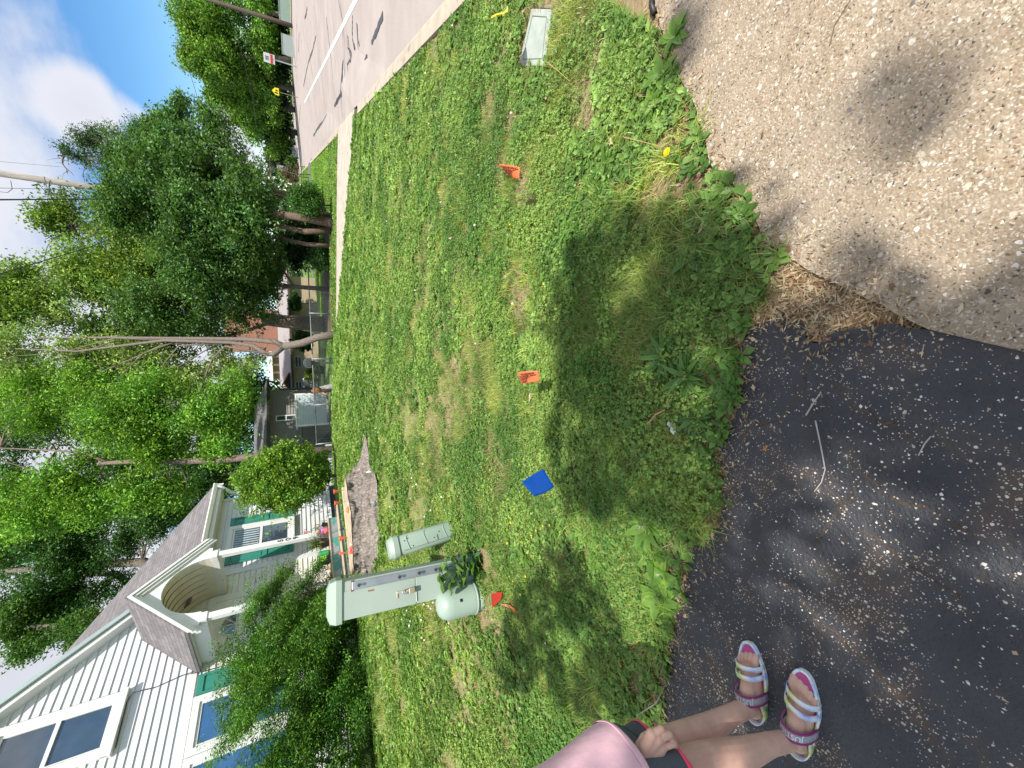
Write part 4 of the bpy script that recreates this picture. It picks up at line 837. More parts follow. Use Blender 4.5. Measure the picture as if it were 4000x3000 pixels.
b = MB(); b.b2((wd_ / 2 - .072, -.022, .02), (wd_ / 2 - .012, -.004, ht_ - .10)); st = b.build('hinge_strip', GAL, ped, bevel=.006)
for z in (.99, .68, .52, .38):
    b = MB(); b.lathe([(.009, 0), (.009, .032), (.013, .032), (.013, .038)], 8); o = b.build('bolt', M('bolt_metal', (.10, .10, .10), .4, metal=.8), st); o.location = (wd_ / 2 - .042, -.02, z); o.rotation_euler = (RAD(90), 0, 0)
for a_, c_ in (((wd_ / 2 - .08, -.0245, .0), (wd_ / 2 - .008, -.003, .045)), ((wd_ / 2 - .083, -.008, ht_ - .11), (wd_ / 2 - .002, -.0035, ht_ - .095)), ((.03, -.006, .875), (.04, -.0035, .92))): b = MB(); b.b2(a_, c_); b.build('rust_patch', RUST, ped)
b = MB(); b.b2((-.03, -.016, .57), (-.012, -.004, .70)); b.b2((-.065, -.010, .69), (-.012, -.0045, .705)); b.build('hasp', M('hasp_metal', (.42, .38, .30), .5, metal=.4), ped, bevel=.002)
BRS = M('old_brass', (.42, .34, .24), .45, .15, 20, metal=.5)
b = MB(); b.box((-.022, -.038, .585), (.042, .024, .05)); b.build('padlock', BRS, ped, bevel=.006); 
b = MB(); b.tube([(-.036, -.036, .61), (-.036, -.036, .645), (-.03, -.036, .66), (-.014, -.036, .66), (-.008, -.036, .645), (-.008, -.036, .61)], .004, 6); b.build('shackle', GAL, ped, True)
b = MB(); b.tube([(-wd_ / 2 + .02, -.008, .545), (-.02, -.008, .545)], .006, 6); b.build('latch_bar', PGR, ped)
b = MB(); b.lathe([(.001, 0), (.006, .001), (.006, .004)], 8, (-.10, 0, 0)); 
ped.rotation_euler = (0, RAD(4.2), RAD(-38 + 8)); 
# rotate so the front (local -y) looks back towards the road and camera
ped.rotation_euler = (RAD(-1.5), RAD(3.5), RAD(18))
p2 = (G(1760, 2045) + G(1790, 2110)) / 2
pd2 = empty('utility_pedestal', p2 + [0, .06, 0], 'short pale green pedestal with rounded body and flat cap right of the tall cabinet', 'utility pedestal', 0)
w2, h2 = .094, .59
def upro(w, d, n=7):
    pts = [(w, d)]; pts += [(w * math.cos(a) ** .6 if math.cos(a) > 0 else -w * abs(math.cos(a)) ** .6, -d * abs(math.sin(a)) ** .7) for a in np.linspace(0, math.pi, 15)]; pts += [(-w, d)]; return pts
b = MB(); pr0 = upro(w2, .075); b.prism([(x_, y_, -.05) for x_, y_ in pr0], (0, 0, h2 + .05)); b.build('cabinet', PGR, pd2, True, .004)
b = MB(); pr1 = upro(w2 + .010, .088); pr2 = upro(w2 - .03, .06)
n_p = len(pr1); R0 = [(x_, y_, h2 - .035) for x_, y_ in pr1]; R1 = [(x_, y_, h2 + .012) for x_, y_ in pr1]; R2 = [(x_, y_, h2 + .045) for x_, y_ in upro(w2 - .006, .07)]; R3 = [(x_, y_, h2 + .055) for x_, y_ in pr2]
for a_, c_ in ((R0, R1), (R1, R2), (R2, R3)): b.add(a_ + c_, [(i, (i + 1) % n_p, (i + 1) % n_p + n_p, i + n_p) for i in range(n_p)])
b.add(R3, [tuple(range(n_p))]); b.add(R0, [tuple(range(n_p))[::-1]]); b.build('cap', PGR, pd2, True, .004)
seam = upro(w2 + .002, .077)
for z in (.10, .30, .47):
    b = MB(); ar_ = [(x_ * 1.015, y_ * 1.015, z + .012 * math.sin(k * .9)) for k, (x_, y_) in enumerate(seam[5:11])]; b.tube(ar_, .004, 5); b.build('rib', PGR, pd2)
b = MB(); b.b2((-.055, -.084, .0), (-.051, -.070, .52)); b.b2((-.055, -.085, .19), (.0, -.080, .193)); b.build('seam', M('dark_seam', (.16, .20, .17), .6), pd2)
for x_, z in ((-.02, .22), (.03, .5), (.045, .47), (.02, .16), (-.035, .43)): b = MB(); b.lathe([(.001, -.003), (.006, 0), (.001, .004)], 8, (x_, -.077, z)); b.build('screw', BLK, pd2)
pd2.rotation_euler = (0, RAD(-4), RAD(24))
b3 = G(1888, 2340)
bol = empty('cable_bollard', b3 + [0, .08, 0], 'stubby round pale green dome-topped bollard left of the tall cabinet', 'bollard', 0)
b = MB(); b.lathe([(.112, -.05), (.112, .05), (.108, .05), (.108, .06)], 40); b.build('base', PGR, bol, True)
b = MB(); b.lathe([(.120, .06), (.123, .065), (.120, .09), (.118, .25), (.112, .29), (.098, .325), (.072, .350), (.036, .363), (.001, .366)], 48); b.build('dome', PGR, bol, True)
b = MB(); b.lathe([(.124, .055), (.127, .06), (.127, .066), (.124, .070)], 40); b.build('rim', PGR, bol, True)
b = MB(); b.box((0, 0, 0), (.022, .006, .022)); o = b.build('lock_hole', BLK, bol, bevel=.003); a_ = RAD(-62); o.location = (.119 * math.cos(a_), .119 * math.sin(a_), .20); o.rotation_euler = (0, 0, a_ + RAD(90))
bol.rotation_euler = (0, RAD(2.5), 0); bol.scale = (1.1, 1.1, 1.08)
# vine climbing between the tall cabinet and the bollard
def leafshape(L0, w):             # heart-shaped leaf outline in xy, tip along +y
    return [(0, 0), (w * .55, -.08 * L0), (w, .18 * L0), (w * .85, .5 * L0), (w * .35, .8 * L0), (0, L0), (-w * .35, .8 * L0), (-w * .85, .5 * L0), (-w, .18 * L0), (-w * .55, -.08 * L0)]
def bigleaf(base, dirv, L0, w, curl=.25, V=None, F=None, T=None, col=(.1, .2, .03), fold=.25):
    d = unit(np.array(dirv, float)); s_ = unit(np.cross(d, [0, 0, 1.])); up = np.cross(s_, d); i0 = len(V)
    mid = [0, .25, .5, .75, 1.0]; wf = [.12, .85, 1, .62, 0]
    for t_, f_ in zip(mid, wf):
        c = np.array(base) + d * L0 * t_ + up * (curl * L0 * (t_ - t_ * t_ * 1.6)); ww = w * f_ * random.uniform(.92, 1.08)
        V += [c - s_ * ww + up * ww * fold, c, c + s_ * ww + up * ww * fold]
        T += [np.array(col) * random.uniform(.9, 1.1), np.array(col) * .8, np.array(col) * random.uniform(.9, 1.15)]
    for k in range(4):
        for j in range(2): a = i0 + k * 3 + j; F.append((a, a + 1, a + 4, a + 3))
t = empty('climbing_weed', pb + [.15, -.05, -.02], 'broad leaved vine growing between the tall cabinet and the domed bollard', 'plant')
V, F, T = [], [], []; stm = MB()
for k in range(70):
    u_ = random.random(); c = np.array([random.uniform(-.10, .14), random.uniform(-.09, .0), .03 + .36 * u_ ** 1.1]); c[0] -= (c[2] - .03) * .30
    a = random.uniform(0, 6.28); e = random.uniform(-.5, .5); bigleaf(c, (math.cos(a), math.sin(a) - .3, e), random.uniform(.06, .11), random.uniform(.024, .042), .2, V, F, T, random.choice([(.09, .20, .03), (.14, .27, .04), (.05, .12, .02)]))
    if k % 5 == 0: stm.tube([(random.uniform(-.03, .1), -.02, 0), c * [.7, .7, .6] + [0, 0, .02], c], .003, 5)
stm.build('stem', STEM, t); meshobj('foliage', fastmesh('foliage', V, F, np.array(T)), leafmat('vine_leaf', .4, .35, spec=.5), t)
# ================================================================== MARKER FLAGS
INK = M('ink', (.10, .02, .01), .6)
def flag(c, w, colm, label, fold=0.0, text=None, stem=None, name='marker_flag', group=None, wz=None, name_base=None):
    """c = four pixel corners (start at the staff top edge, going round); w = their depths"""
    P4 = [Wp(px, py, ww) for (px, py), ww in zip(c, w)]
    base = stem if stem is not None else G(*name_base)
    t = empty(name, base, label, 'marker flag', 0, group)
    P4 = [p - base for p in P4]; nx, ny = 10, 8; V = []; nrm = unit(np.cross(P4[1] - P4[0], P4[3] - P4[0]))
    for j in range(ny + 1):
        for i in range(nx + 1):
            u, v = i / nx, j / ny; p = (P4[0] * (1 - u) + P4[1] * u) * (1 - v) + (P4[3] * (1 - u) + P4[2] * u) * v
            V.append(p + nrm * (fold * math.sin(u * 4.2 + v * 2.4) + .0015 * math.sin(u * 13 + v * 7)))
    F = [(j * (nx + 1) + i, j * (nx + 1) + i + 1, (j + 1) * (nx + 1) + i + 1, (j + 1) * (nx + 1) + i) for j in range(ny) for i in range(nx)]
    b = MB(); b.add(V, F); o = b.build('flag_sheet', colm, t, True); so_ = o.modifiers.new('t', 'SOLIDIFY'); so_.thickness = .0006; so_.offset = 0
    b = MB(); top = P4[0] * .97; b.tube([(0, 0, -.02), top * [.55, .55, .5], top, P4[3] * .5 + P4[0] * .5], .0015, 6); b.build('staff', GAL, t)
    if text:
        u = unit(P4[1] - P4[0]); v = unit(P4[0] - P4[3]); v = unit(v - u * (u @ v)); n_ = np.cross(u, v); W_ = np.linalg.norm(P4[1] - P4[0]); sg = 1 if n_ @ (np.array([0, 0, H]) - base - P4[0]) > 0 else -1
        ctr = sum(P4) / 4 + n_ * sg * .004
        to = text_mesh('print', text, W_ * .135, INK, t, .0002, bold=.0008)
        Mx = Matrix(((u[0], v[0], n_[0], ctr[0]), (u[1], v[1], n_[1], ctr[1]), (u[2], v[2], n_[2], ctr[2]), (0, 0, 0, 1))); to.matrix_local = Mx
    return t
def plastic(name, c):
    if name in _mc: return _mc[name]
    m, nt, b, o = newmat(name); v = noise(nt, 14, 4); col = ramp(nt, v, [(.3, tuple(k * .88 for k in c)), (.7, c)]); nt.links.new(col, b.inputs['Base Color']); b.inputs['Roughness'].default_value = .38
    t = nt.nodes.new('ShaderNodeBsdfTranslucent'); nt.links.new(col, t.inputs[0]); ms = nt.nodes.new('ShaderNodeMixShader'); ms.inputs[0].default_value = .3; nt.links.new(b.outputs[0], ms.inputs[1]); nt.links.new(t.outputs[0], ms.inputs[2]); nt.links.new(ms.outputs[0], o.inputs[0]); _mc[name] = m; return m
BLU = plastic('blue_vinyl', (.0, .23, .95)); ORG = plastic('orange_vinyl', (.92, .24, .085)); YEL = plastic('yellow_vinyl', (.85, .66, .02)); RED = plastic('red_vinyl', (.42, .03, .012))
TXT = 'WARNING\nBURIED FIBER\nOPTIC CABLES\n(309) 676-1200'
flag([(2038, 1885), (2122, 1829), (2166, 1903), (2088, 1941)], [1.86, 1.82, 1.84, 1.92], BLU, 'plain bright blue marker flag in the lawn nearest the asphalt', .004, None, None, name_base=(2136, 1872))
flag([(2020, 1456), (2102, 1446), (2110, 1490), (2037, 1499)], [2.2, 2.13, 2.15, 2.24], ORG, 'orange marker flag printed with a buried fiber warning in the middle of the lawn', .003, TXT, None, name_base=(2085, 1478), group='orange fiber warning flags')
flag([(1946, 643), (2033, 650), (2028, 698), (1998, 697)], [2.25, 2.18, 2.2, 2.3], ORG, 'orange fiber warning flag at the right of the lawn, folded to a point', .005, TXT, None, name_base=(2040, 705), group='orange fiber warning flags')
flag([(1983, 22), (1976, 58), (1916, 71), (1945, 60)], [2.25, 2.2, 2.25, 2.3], YEL, 'yellow twisted marker flag near the green valve box lid', .010, None, None, name_base=(2010, 70))
flag([(1917, 2322), (1963, 2309), (1958, 2341), (1923, 2376)], [3.0, 2.95, 2.95, 3.05], RED, 'dark red marker flag standing in front of the domed bollard', .003, None, None, name_base=(1962, 2352))
flag([(1957, 2362), (2012, 2372), (2030, 2398), (2002, 2400)], [2.93, 2.85, 2.85, 2.95], ORG, 'crumpled orange marker flag lying just below the dark red one', .010, None, None, name_base=(2040, 2390))
# valve box lid
c4 = [G(2085, 37), G(2162, 40), G(2138, 262), G(2035, 262)]; base = sum(c4) / 4
lid = empty('valve_box', base, 'rectangular pale green utility box lid set flush in the lawn', 'utility box')
b = MB(); b.prism([(*(p - base)[:2], .018) for p in c4], (0, 0, -.06)); b.build('lid', M('lid_plastic', (.33, .37, .33), .65, .12, 14, bmp=.4, bscale=18, dirt=(.42, .38, .30), dscale=10, dpos=(.6, .75)), lid, bevel=.006)
b = MB(); ic = [(p - base) * .74 for p in c4]; b.tube([(*p[:2], .0185) for p in ic + [ic[0]]], .003, 5); b.build('groove', M('lid_dark', (.16, .18, .16), .8), lid)
b = MB(); c6 = [(p - base) * 1.1 for p in c4]
for a_, d_ in zip(c6, c6[1:] + c6[:1]): b.tube([(*a_[:2], -.004), (*d_[:2], -.004)], .012, 6)
b.build('rim', M('rim_soil', (.24, .19, .13), .9, .2, 20), lid)
# ================================================================== LOW PLANTS ONE CAN TELL APART
def rosette(px, py, r, nlv, wr, label, col=(.075, .17, .03), c2=(.14, .27, .045), up=(.2, .9), group='broad leaved weeds along the pavement edge', name='plantain'):
    p = G(px, py); p[2] = float(gz(p[0], p[1])); V, F, T = [], [], []
    for k in range(nlv):
        a = k * 2.399 + random.uniform(-.3, .3); e = random.uniform(*up) * (1 - .5 * k / nlv); L0 = r * random.uniform(.6, 1.1); f_ = random.random(); c = np.array(col) * (1 - f_) + np.array(c2) * f_
        bigleaf((0, 0, .01), (math.cos(a), math.sin(a), e), L0, L0 * wr * (.66 if wr > .19 else .72) * random.uniform(.85, 1.15), .35, V, F, T, c, .3)
    o = meshobj(name, fastmesh(name, V, F, np.array(T)), leafmat('plantain_leaf', .32, .38, spec=.5), None); o.location = p.tolist(); tagp(o, label, 'weed', group); return o
edge_l = [
 ((2620, 1390), .14, 26, .12, 'narrow leaved plantain with dark spiky leaves, the biggest clump at the asphalt edge', 0), ((2700, 1470), .12, 26, .13, 'dark spiky plantain clump just right of the white paper scrap', 0), ((2730, 1630), .11, 22, .13, 'dark spiky plantain clump just below the white paper scrap', 0),
 ((2500, 1640), .12, 22, .12, 'dark plantain clump in the shade left of the clay stick', 0), ((2330, 1640), .10, 14, .15, 'plantain clump in the lawn between the orange and blue flags', 0), ((2560, 1800), .10, 16, .15, 'plantain clump in the shaded lawn nearest the cracked asphalt corner', 0),
 ((2540, 2050), .13, 9, .30, 'large broad leaved plantain with ribbed leaves right of the sunlit weed row', 1), ((2560, 2170), .12, 9, .30, 'sunlit broad plantain second in the row beside the asphalt', 1), ((2600, 2240), .11, 9, .32, 'sunlit broad plantain at the very edge of the asphalt tongue', 1), ((2590, 2330), .12, 10, .34, 'light green round leaved plantain leftmost in the sunlit row', 1),
 ((2310, 2440), .14, 14, .16, 'dark long leaved weed in the shaded lawn above the far sandal', 0), ((2420, 2500), .10, 8, .3, 'small broad plantain in shade above the far sandal', 0), ((2650, 150), .10, 8, .34, 'broad leaved weed overhanging the concrete at the right frame edge', 1), ((2600, 300), .10, 8, .36, 'broad leaved weed beside the concrete below the box lid', 1), ((2560, 420), .09, 8, .34, 'broad leaved weed between the box lid and the dandelion', 1),
 ((2080, 870), .10, 10, .2, 'grey green weed tuft left of the folded orange flag', 1), ((2230, 900), .12, 12, .2, 'pale dandelion leaf rosette in open sun below the folded orange flag', 1), ((2260, 560), .11, 11, .2, 'leafy weed between the folded orange flag and the concrete', 1), ((2380, 640), .10, 10, .22, 'leafy weed just above the yellow dandelion flower', 1),
 ((2000, 1960), .09, 8, .25, 'small plantain between the blue flag and the short pedestal', 1), ((2060, 2170), .10, 8, .28, 'broad plantain in the lawn below the tall cabinet', 1), ((2180, 2060), .09, 9, .25, 'plantain rosette below the blue flag in sun', 1), ((2700, 1020), .09, 10, .22, 'low weed in shade at the concrete corner', 0), ((2100, 1240), .10, 12, .16, 'plantain tuft right of the printed orange flag', 0)]
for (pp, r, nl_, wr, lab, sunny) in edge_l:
    rosette(pp[0], pp[1], r * .9, int(nl_ * 1.8), wr, lab, (.10, .22, .03) if sunny else (.06, .16, .03), (.22, .38, .06) if sunny else (.14, .28, .05))  # sun and shade put into the leaf tint: sunlit rosettes lighter, shaded ones darker
# dandelion
p = G(2640, 612); t = empty('dandelion', p, 'single yellow dandelion flower beside the concrete', 'flower')
b = MB(); b.tube([(0, 0, 0), (.006, .0, .05)], .002, 6); b.build('stem', STEM, t)
V = []; F = []
for k in range(70):
    a = k * 2.4; r_ = .004 + .014 * (k / 70); e = .5 * (1 - k / 70); c = np.array([.006, 0, .052 + .004 * (1 - k / 70)]); d_ = np.array([math.cos(a), math.sin(a), e]); s_ = np.array([-math.sin(a), math.cos(a), 0]); i0 = len(V)
    V += [c - s_ * .0015, c + s_ * .0015, c + d_ * r_ + s_ * .0018, c + d_ * r_ - s_ * .0018]; F.append((i0, i0 + 1, i0 + 2, i0 + 3))
meshobj('bloom', fastmesh('bloom', V, F, np.array([(.85, .62, .01)] * len(V))), leafmat('petal', .2), t)
# clover and buttercup flowers: countable, so one object each
def bloomset(name, mesh, n, label, group, zones, hz_=(.03, .07)):
    first = None
    for k in range(n):
        z_ = random.choice(zones); px, py = random.gauss(z_[0], z_[2]), random.gauss(z_[1], z_[3])
        if px < 1330 or px > 2650 or py < 20 or py > 2990: continue
        p = G(px, py)
        if paved(p[0], p[1]) or not lawnmask(np.array([p[0]]), np.array([p[1]]))[0]: continue
        o = bpy.data.objects.new(name, mesh); COL.objects.link(o); o.location = (p[0], p[1], float(gz(p[0], p[1])) + random.uniform(*hz_)); o.scale = [random.uniform(.7, 1.25)] * 3; o.rotation_euler = (random.uniform(-.4, .4), random.uniform(-.4, .4), random.uniform(0, 6)); tagp(o, label, 'flower', group)
bm = bmesh.new(); bmesh.ops.create_icosphere(bm, subdivisions=2, radius=.010)
for v in bm.verts: v.co *= random.uniform(.8, 1.2)
me_c = bpy.data.meshes.new('clover_flower'); bm.to_mesh(me_c); bm.free(); me_c.materials.append(M('clover_white', (.62, .60, .50), .8, .2, 200))
bloomset('clover_flower', me_c, 90, 'tiny white clover flower head in the lawn', 'white clover flowers in the lawn', [(1640, 1900, 60, 60), (1680, 2380, 50, 60), (1400, 1650, 30, 160), (1500, 1500, 100, 300), (1700, 900, 200, 350), (1420, 1850, 25, 30)])
V, F = [], []
for k in range(5):
    a = k * 1.2566; i0 = len(V); V += [(0, 0, 0), (.006 * math.cos(a - .5), .006 * math.sin(a - .5), .002), (.009 * math.cos(a), .009 * math.sin(a), .004), (.006 * math.cos(a + .5), .006 * math.sin(a + .5), .002)]; F.append((i0, i0 + 1, i0 + 2, i0 + 3))
me_b = fastmesh('buttercup_flower', V, F); me_b.materials.append(M('buttercup', (.80, .60, .02), .5))
bloomset('buttercup_flower', me_b, 120, 'tiny yellow buttercup flower in the lawn', 'yellow buttercups in the lawn', [(1560, 2460, 50, 60), (2040, 2080, 40, 60), (1480, 1800, 80, 60), (1560, 700, 120, 200), (1700, 1000, 200, 300), (1420, 1200, 50, 200), (2050, 2300, 60, 200)], (.03, .055))
# fallen leaves, sticks, paper
def drybit(px, py, s, label, col, lobes=3, seed=0, grp='dry leaves lying on the lawn'):
    p = G(px, py); onp = paved(p[0], p[1]); r = random.Random(seed + int(px)); V = [(0, 0, .004)]; n = 18
    for k in range(n):
        a = 6.283 * k / n; q = s * (.62 + .38 * math.cos(lobes * a)) * (.8 if abs(math.sin(a)) > .7 else 1.05); V.append((q * math.cos(a), q * math.sin(a) * .6, .004 + .25 * q * abs(math.sin(a * 1.5 + r.random()))))
    F = [(0, 1 + k, 1 + (k + 1) % n) for k in range(n)]; T = np.array([np.array(col) * r.uniform(.8, 1.15) for _ in V])
    o = meshobj('dry_leaf', fastmesh('dry_leaf', V, F, T), leafmat('dead_leaf', .15, .7)); o.location = (p[0], p[1], p[2] + (.02 if onp else .035)); o.rotation_euler = (r.uniform(-.3, .3), r.uniform(-.3, .3), r.uniform(0, 6)); tagp(o, label, 'leaf', grp)
TAN = (.46, .33, .20); PALE = (.50, .40, .30); RDB = (.36, .15, .06)
for a_ in (((2092, 1550), .040, 'pinkish tan oak leaf lying left of the printed orange flag', PALE), ((2770, 893), .026, 'tan dry leaf on the soil at the concrete corner', TAN), ((2155, 395), .034, 'tan crumpled leaf in the grass below the box lid', TAN), ((2065, 55), .03, 'tan leaf at the right end of the box lid', TAN), ((2015, 152), .028, 'tan leaf above the box lid in the grass', TAN), ((1775, 933), .035, 'pinkish dry leaf in the lawn above the middle', PALE), ((1810, 1078), .03, 'small pink brown leaf in the middle of the lawn', RDB), ((2410, 565), .022, 'brown dry leaf between flag and dandelion', TAN),
           ((2640, 1570), .03, 'tan leaf among the dark plantain near the clay stick', TAN), ((2446, 2585), .02, 'orange brown leaf in the shaded grass above the hand', (.5, .24, .08)), ((2150, 2505), .022, 'pale leaf in the lawn below the crumpled orange flag', PALE), ((2140, 2205), .02, 'pink tan leaf below the tall cabinet', PALE), ((2610, 2780), .022, 'yellowish leaf at the asphalt edge beside the shin', (.55, .42, .18)), ((3005, 1750), .014, 'orange brown leaf scrap on the shaded asphalt', (.45, .22, .07)), ((1805, 237), .02, 'red brown leaf in the lawn near the kerb', RDB)):
    drybit(a_[0][0], a_[0][1], a_[1], a_[2], a_[3])
def stick(pts, r, label, mat, cat='stick', lift=.02):
    P_ = [G(*p) for p in pts]; base = P_[0]; b = MB(); b.tube([(p - base) + [0, 0, lift + random.uniform(0, .004)] for p in P_], [r * (1 - .5 * k / len(P_)) for k in range(len(P_))], 6, jit=.3); o = b.build('stick', mat); o.location = base.tolist(); tagp(o, label, cat)
TWG = M('bleached_twig', (.42, .37, .33), .8, .2, 60); CLY = M('clay_stick', (.50, .27, .15), .8, .15, 30); DTW = M('dark_twig', (.14, .09, .06), .8, .2, 60); GRS = M('dry_stalk', (.40, .27, .12), .8, .2, 60)
stick([(3200, 1640), (3222, 1740), (3236, 1830), (3222, 1880), (3195, 1915)], .0022, 'long pale curved twig lying on the black asphalt', TWG)
stick([(3163, 1620), (3195, 1570), (3222, 1530)], .0022, 'short pale forked twig on the asphalt left of the long one', TWG)
stick([(2560, 1655), (2595, 1615), (2630, 1598)], .0045, 'reddish clay coloured stick beside the dark plantain', CLY, lift=.05)
stick([(3255, 190), (3275, 110), (3335, 15)], .0016, 'thin dark twig lying on the concrete at the right edge', DTW)
stick([(2460, 545), (2530, 562), (2615, 585)], .0022, 'bent straw stalk leaning towards the dandelion', GRS, lift=.04)
stick([(2165, 255), (2210, 290), (2255, 330)], .0020, 'tan stalk lying in the grass beside the box lid', GRS, lift=.05)
stick([(3650, 1700), (3625, 1730), (3600, 1775)], .0016, 'thin forked twig on the asphalt at the image foot', TWG)
stick([(2900, 1455), (2912, 1480), (2895, 1530)], .0015, 'thin curved stem over the shaded asphalt edge', DTW)
stick([(2512, 2780), (2590, 2730), (2610, 2690)], .0018, 'pale curved stalk at the asphalt edge near the knees', TWG, lift=.04)
b = MB(); p = G(2655, 1670)
for k, (x_, y_, s_) in enumerate(((0, 0, .02), (.016, .008, .014), (-.012, -.014, .012))): b.box((x_, y_, .04 + .01 * k), (s_ * 1.6, s_, .004), Matrix.Rotation(.5 + k, 3, 'X') @ Matrix.Rotation(k * .9, 3, 'Z'))
o = b.build('paper_scrap', M('white_paper', (.72, .72, .74), .7)); o.location = p.tolist(); tagp(o, 'crumpled white paper scrap among the dark plantain', 'litter')
b = MB(); P_ = [G(2560, 0), G(2558, 30), G(2570, 60)]; b.tube([p_ - P_[0] + [0, 0, .02] for p_ in P_], .012, 8); o = b.build('drain_tube', M('black_rubber', (.02, .02, .02), .5), None, True); o.location = P_[0].tolist(); tagp(o, 'short black tube end at the concrete edge', 'tube')
# ================================================================== TREES AND SHRUBS
def barkmat(name, c, sc=(10, 10, 2.2)):
    if name in _mc: return _mc[name]
    m, n_, b_, o_ = newmat(name); tx = n_.nodes.new('ShaderNodeTexCoord'); mp = n_.nodes.new('ShaderNodeMapping'); n_.links.new(tx.outputs['Object'], mp.inputs[0]); mp.inputs['Scale'].default_value = sc
    h_ = noise(n_, 1.6, 6, .7, mp.outputs[0]); n_.links.new(ramp(n_, h_, [(.3, tuple(k * .45 for k in c)), (.6, c), (.8, tuple(k * 1.5 for k in c))]), b_.inputs['Base Color']); b_.inputs['Roughness'].default_value = .95; bump(n_, b_, h_, .8, .03); _mc[name] = m; return m
BK1 = barkmat('grey_bark', (.16, .13, .105)); BK2 = barkmat('brown_bark', (.15, .10, .07)); BK3 = barkmat('pale_bark', (.20, .165, .14), (16, 16, 4))
def curve(a, c, n=8, wob=.03, sag=0):
    a = np.array(a, float); c = np.array(c, float); L_ = np.linalg.norm(c - a); out = []
    w1 = rng.normal(size=3) * wob * L_; w2_ = rng.normal(size=3) * wob * L_ * .5
    for k in range(n):
        t = k / (n - 1); out.append(a + (c - a) * t + w1 * math.sin(math.pi * t) + w2_ * math.sin(2 * math.pi * t) + np.array([0, 0, sag * L_ * math.sin(math.pi * t)]))
    return out
def tree(label, base, trunks, blobs, bark, nclump, per, csize, lsize, c0, c1, name='tree', cat='tree', group=None, asp=.5, shell=.5, limbs=14, drop=0, extra=None, hang=0, up=.35, mat='tree_leaf', trans=.32, twig=.05):
    """trunks: list of ([world points], [radii])"""
    base = np.array(base, float); t = empty(name, base, label, cat, 0, group)
    b = MB()
    for pts, rr in trunks: b.tube([np.array(p) - base for p in pts], rr, 10, jit=.14)
    if b.v: b.build('trunk', bark, t, True)
    bl = [(np.array(c) - base, r) for c, r in blobs]
    b = MB(); allp = [np.array(p) - base for pts, _ in trunks for p in pts[len(pts) // 3:]] or [np.zeros(3)]
    for k in range(limbs):
        c, r = bl[k % len(bl)]; tgt = c + unit(rng.normal(size=3)) * r * .75; low = [p for p in allp if p[2] < tgt[2] + .5] or allp; st_ = min(low, key=lambda p: np.linalg.norm(p - tgt) + .8 * abs(p[2] - tgt[2] + .5)); pts = curve(st_, tgt, 7, .08, .04); r0 = twig * random.uniform(.7, 1.3); b.tube(pts, [r0 * (1 - .8 * i / 6) for i in range(7)], 5)
        for q in range(2): m_ = pts[3 + q]; b.tube(curve(m_, m_ + unit(rng.normal(size=3)) * np.linalg.norm(r) * .45, 4, .08), [r0 * .4, r0 * .3, r0 * .2, r0 * .08], 4)
    if limbs: b.build('limbs', bark, t, True)
    if extra is not None: extra = extra - base
    me = crown_mesh('crown', bl, nclump, per, csize, lsize, c0, c1, asp, shell, up, drop, extra, hang)
    meshobj('crown', me, leafmat(mat, trans, .5, spec=.3), t); return t
def gnd(px, py): return G(px, py)
def vert(px, py, w, zb=None):       # ground point straight below a pixel at depth w
    p = Wp(px, py, w); return np.array([p[0], p[1], float(hz(p[0], p[1]))])
DG, MG, LG = (.022, .055, .014), (.05, .12, .022), (.11, .21, .035)
# clipped evergreen hedge before the front
hb = hw(4.2, 8.35, .63)
def hedge_blobs():
    L_ = []
    for s, y, z, rs, rz in ((5.45, 8.45, 1.55, .62, .80), (5.15, 8.2, 2.05, .55, .55), (4.45, 8.2, 2.05, .65, .70), (3.75, 8.1, 1.95, .7, .78), (4.6, 8.1, 1.45, .85, .6), (3.0, 8.1, 2.0, .7, .8), (3.4, 8.0, 1.35, .8, .6), (2.3, 8.1, 1.9, .8, .8), (1.4, 8.1, 1.8, .8, .9), (5.6, 8.3, 1.2, .45, .4), (4.9, 8.3, 1.05, .6, .35), (3.9, 8.2, 1.05, .7, .35), (2.7, 8.2, 1.1, .8, .4)):
        c = hw(s, y, z); L_.append((c, np.array([rs, rs, rz])))
    return L_
hbl = hedge_blobs()
tr_ = []
for s in (5.0, 4.9, 4.1, 4.0, 3.2, 3.1, 2.3):
    g0 = hw(s, 8.2, .62); tr_.append((curve(g0, hw(s + random.uniform(-.6, .6), 8.2 + random.uniform(-.3, .3), 1.7), 6, .06), [.045, .04, .035, .03, .022, .012]))
RAG[0] = .3
tree('dense clipped evergreen hedge hiding the lower front of the white house', hw(4.0, 8.2, .62), tr_, hbl, BK1, 15000, 22, .055, .022, (.03, .10, .014), (.17, .33, .04), 'evergreen_hedge', 'hedge', asp=.40, shell=.72, limbs=44, twig=.02, drop=1.5, up=.9, mat='needle_leaf')
# round bush by the right-hand window
bb = hw(8.7, 8.3, .72); bbl = [(hw(8.75, 8.2, 1.95), np.array([.85, .85, .82])), (hw(8.85, 8.2, 2.5), np.array([.6, .6, .6])), (hw(8.9, 8.3, 1.35), np.array([.6, .55, .45])), (hw(8.5, 8.1, 2.2), np.array([.5, .5, .5])), (hw(9.2, 8.3, 1.7), np.array([.5, .5, .5]))]
tree('round bright green bush in front of the right-hand house window', bb, [(curve(bb, hw(8.8, 8.3, 1.6), 5), [.05, .045, .04, .03, .02])], bbl, BK1, 3800, 16, .06, .036, (.055, .15, .02), (.30, .45, .05), 'bush', 'bush', asp=.5, shell=.75, limbs=10, twig=.015, mat='bush_leaf', extra=np.array([hw(8.75 + .75 * math.cos(a) * r_, 8.0, 2.1 + .95 * math.sin(a) * r_) for a, r_ in zip(rng.uniform(0, 6.28, 70), rng.uniform(.8, 1.12, 70))]))
RAG[0] = .6
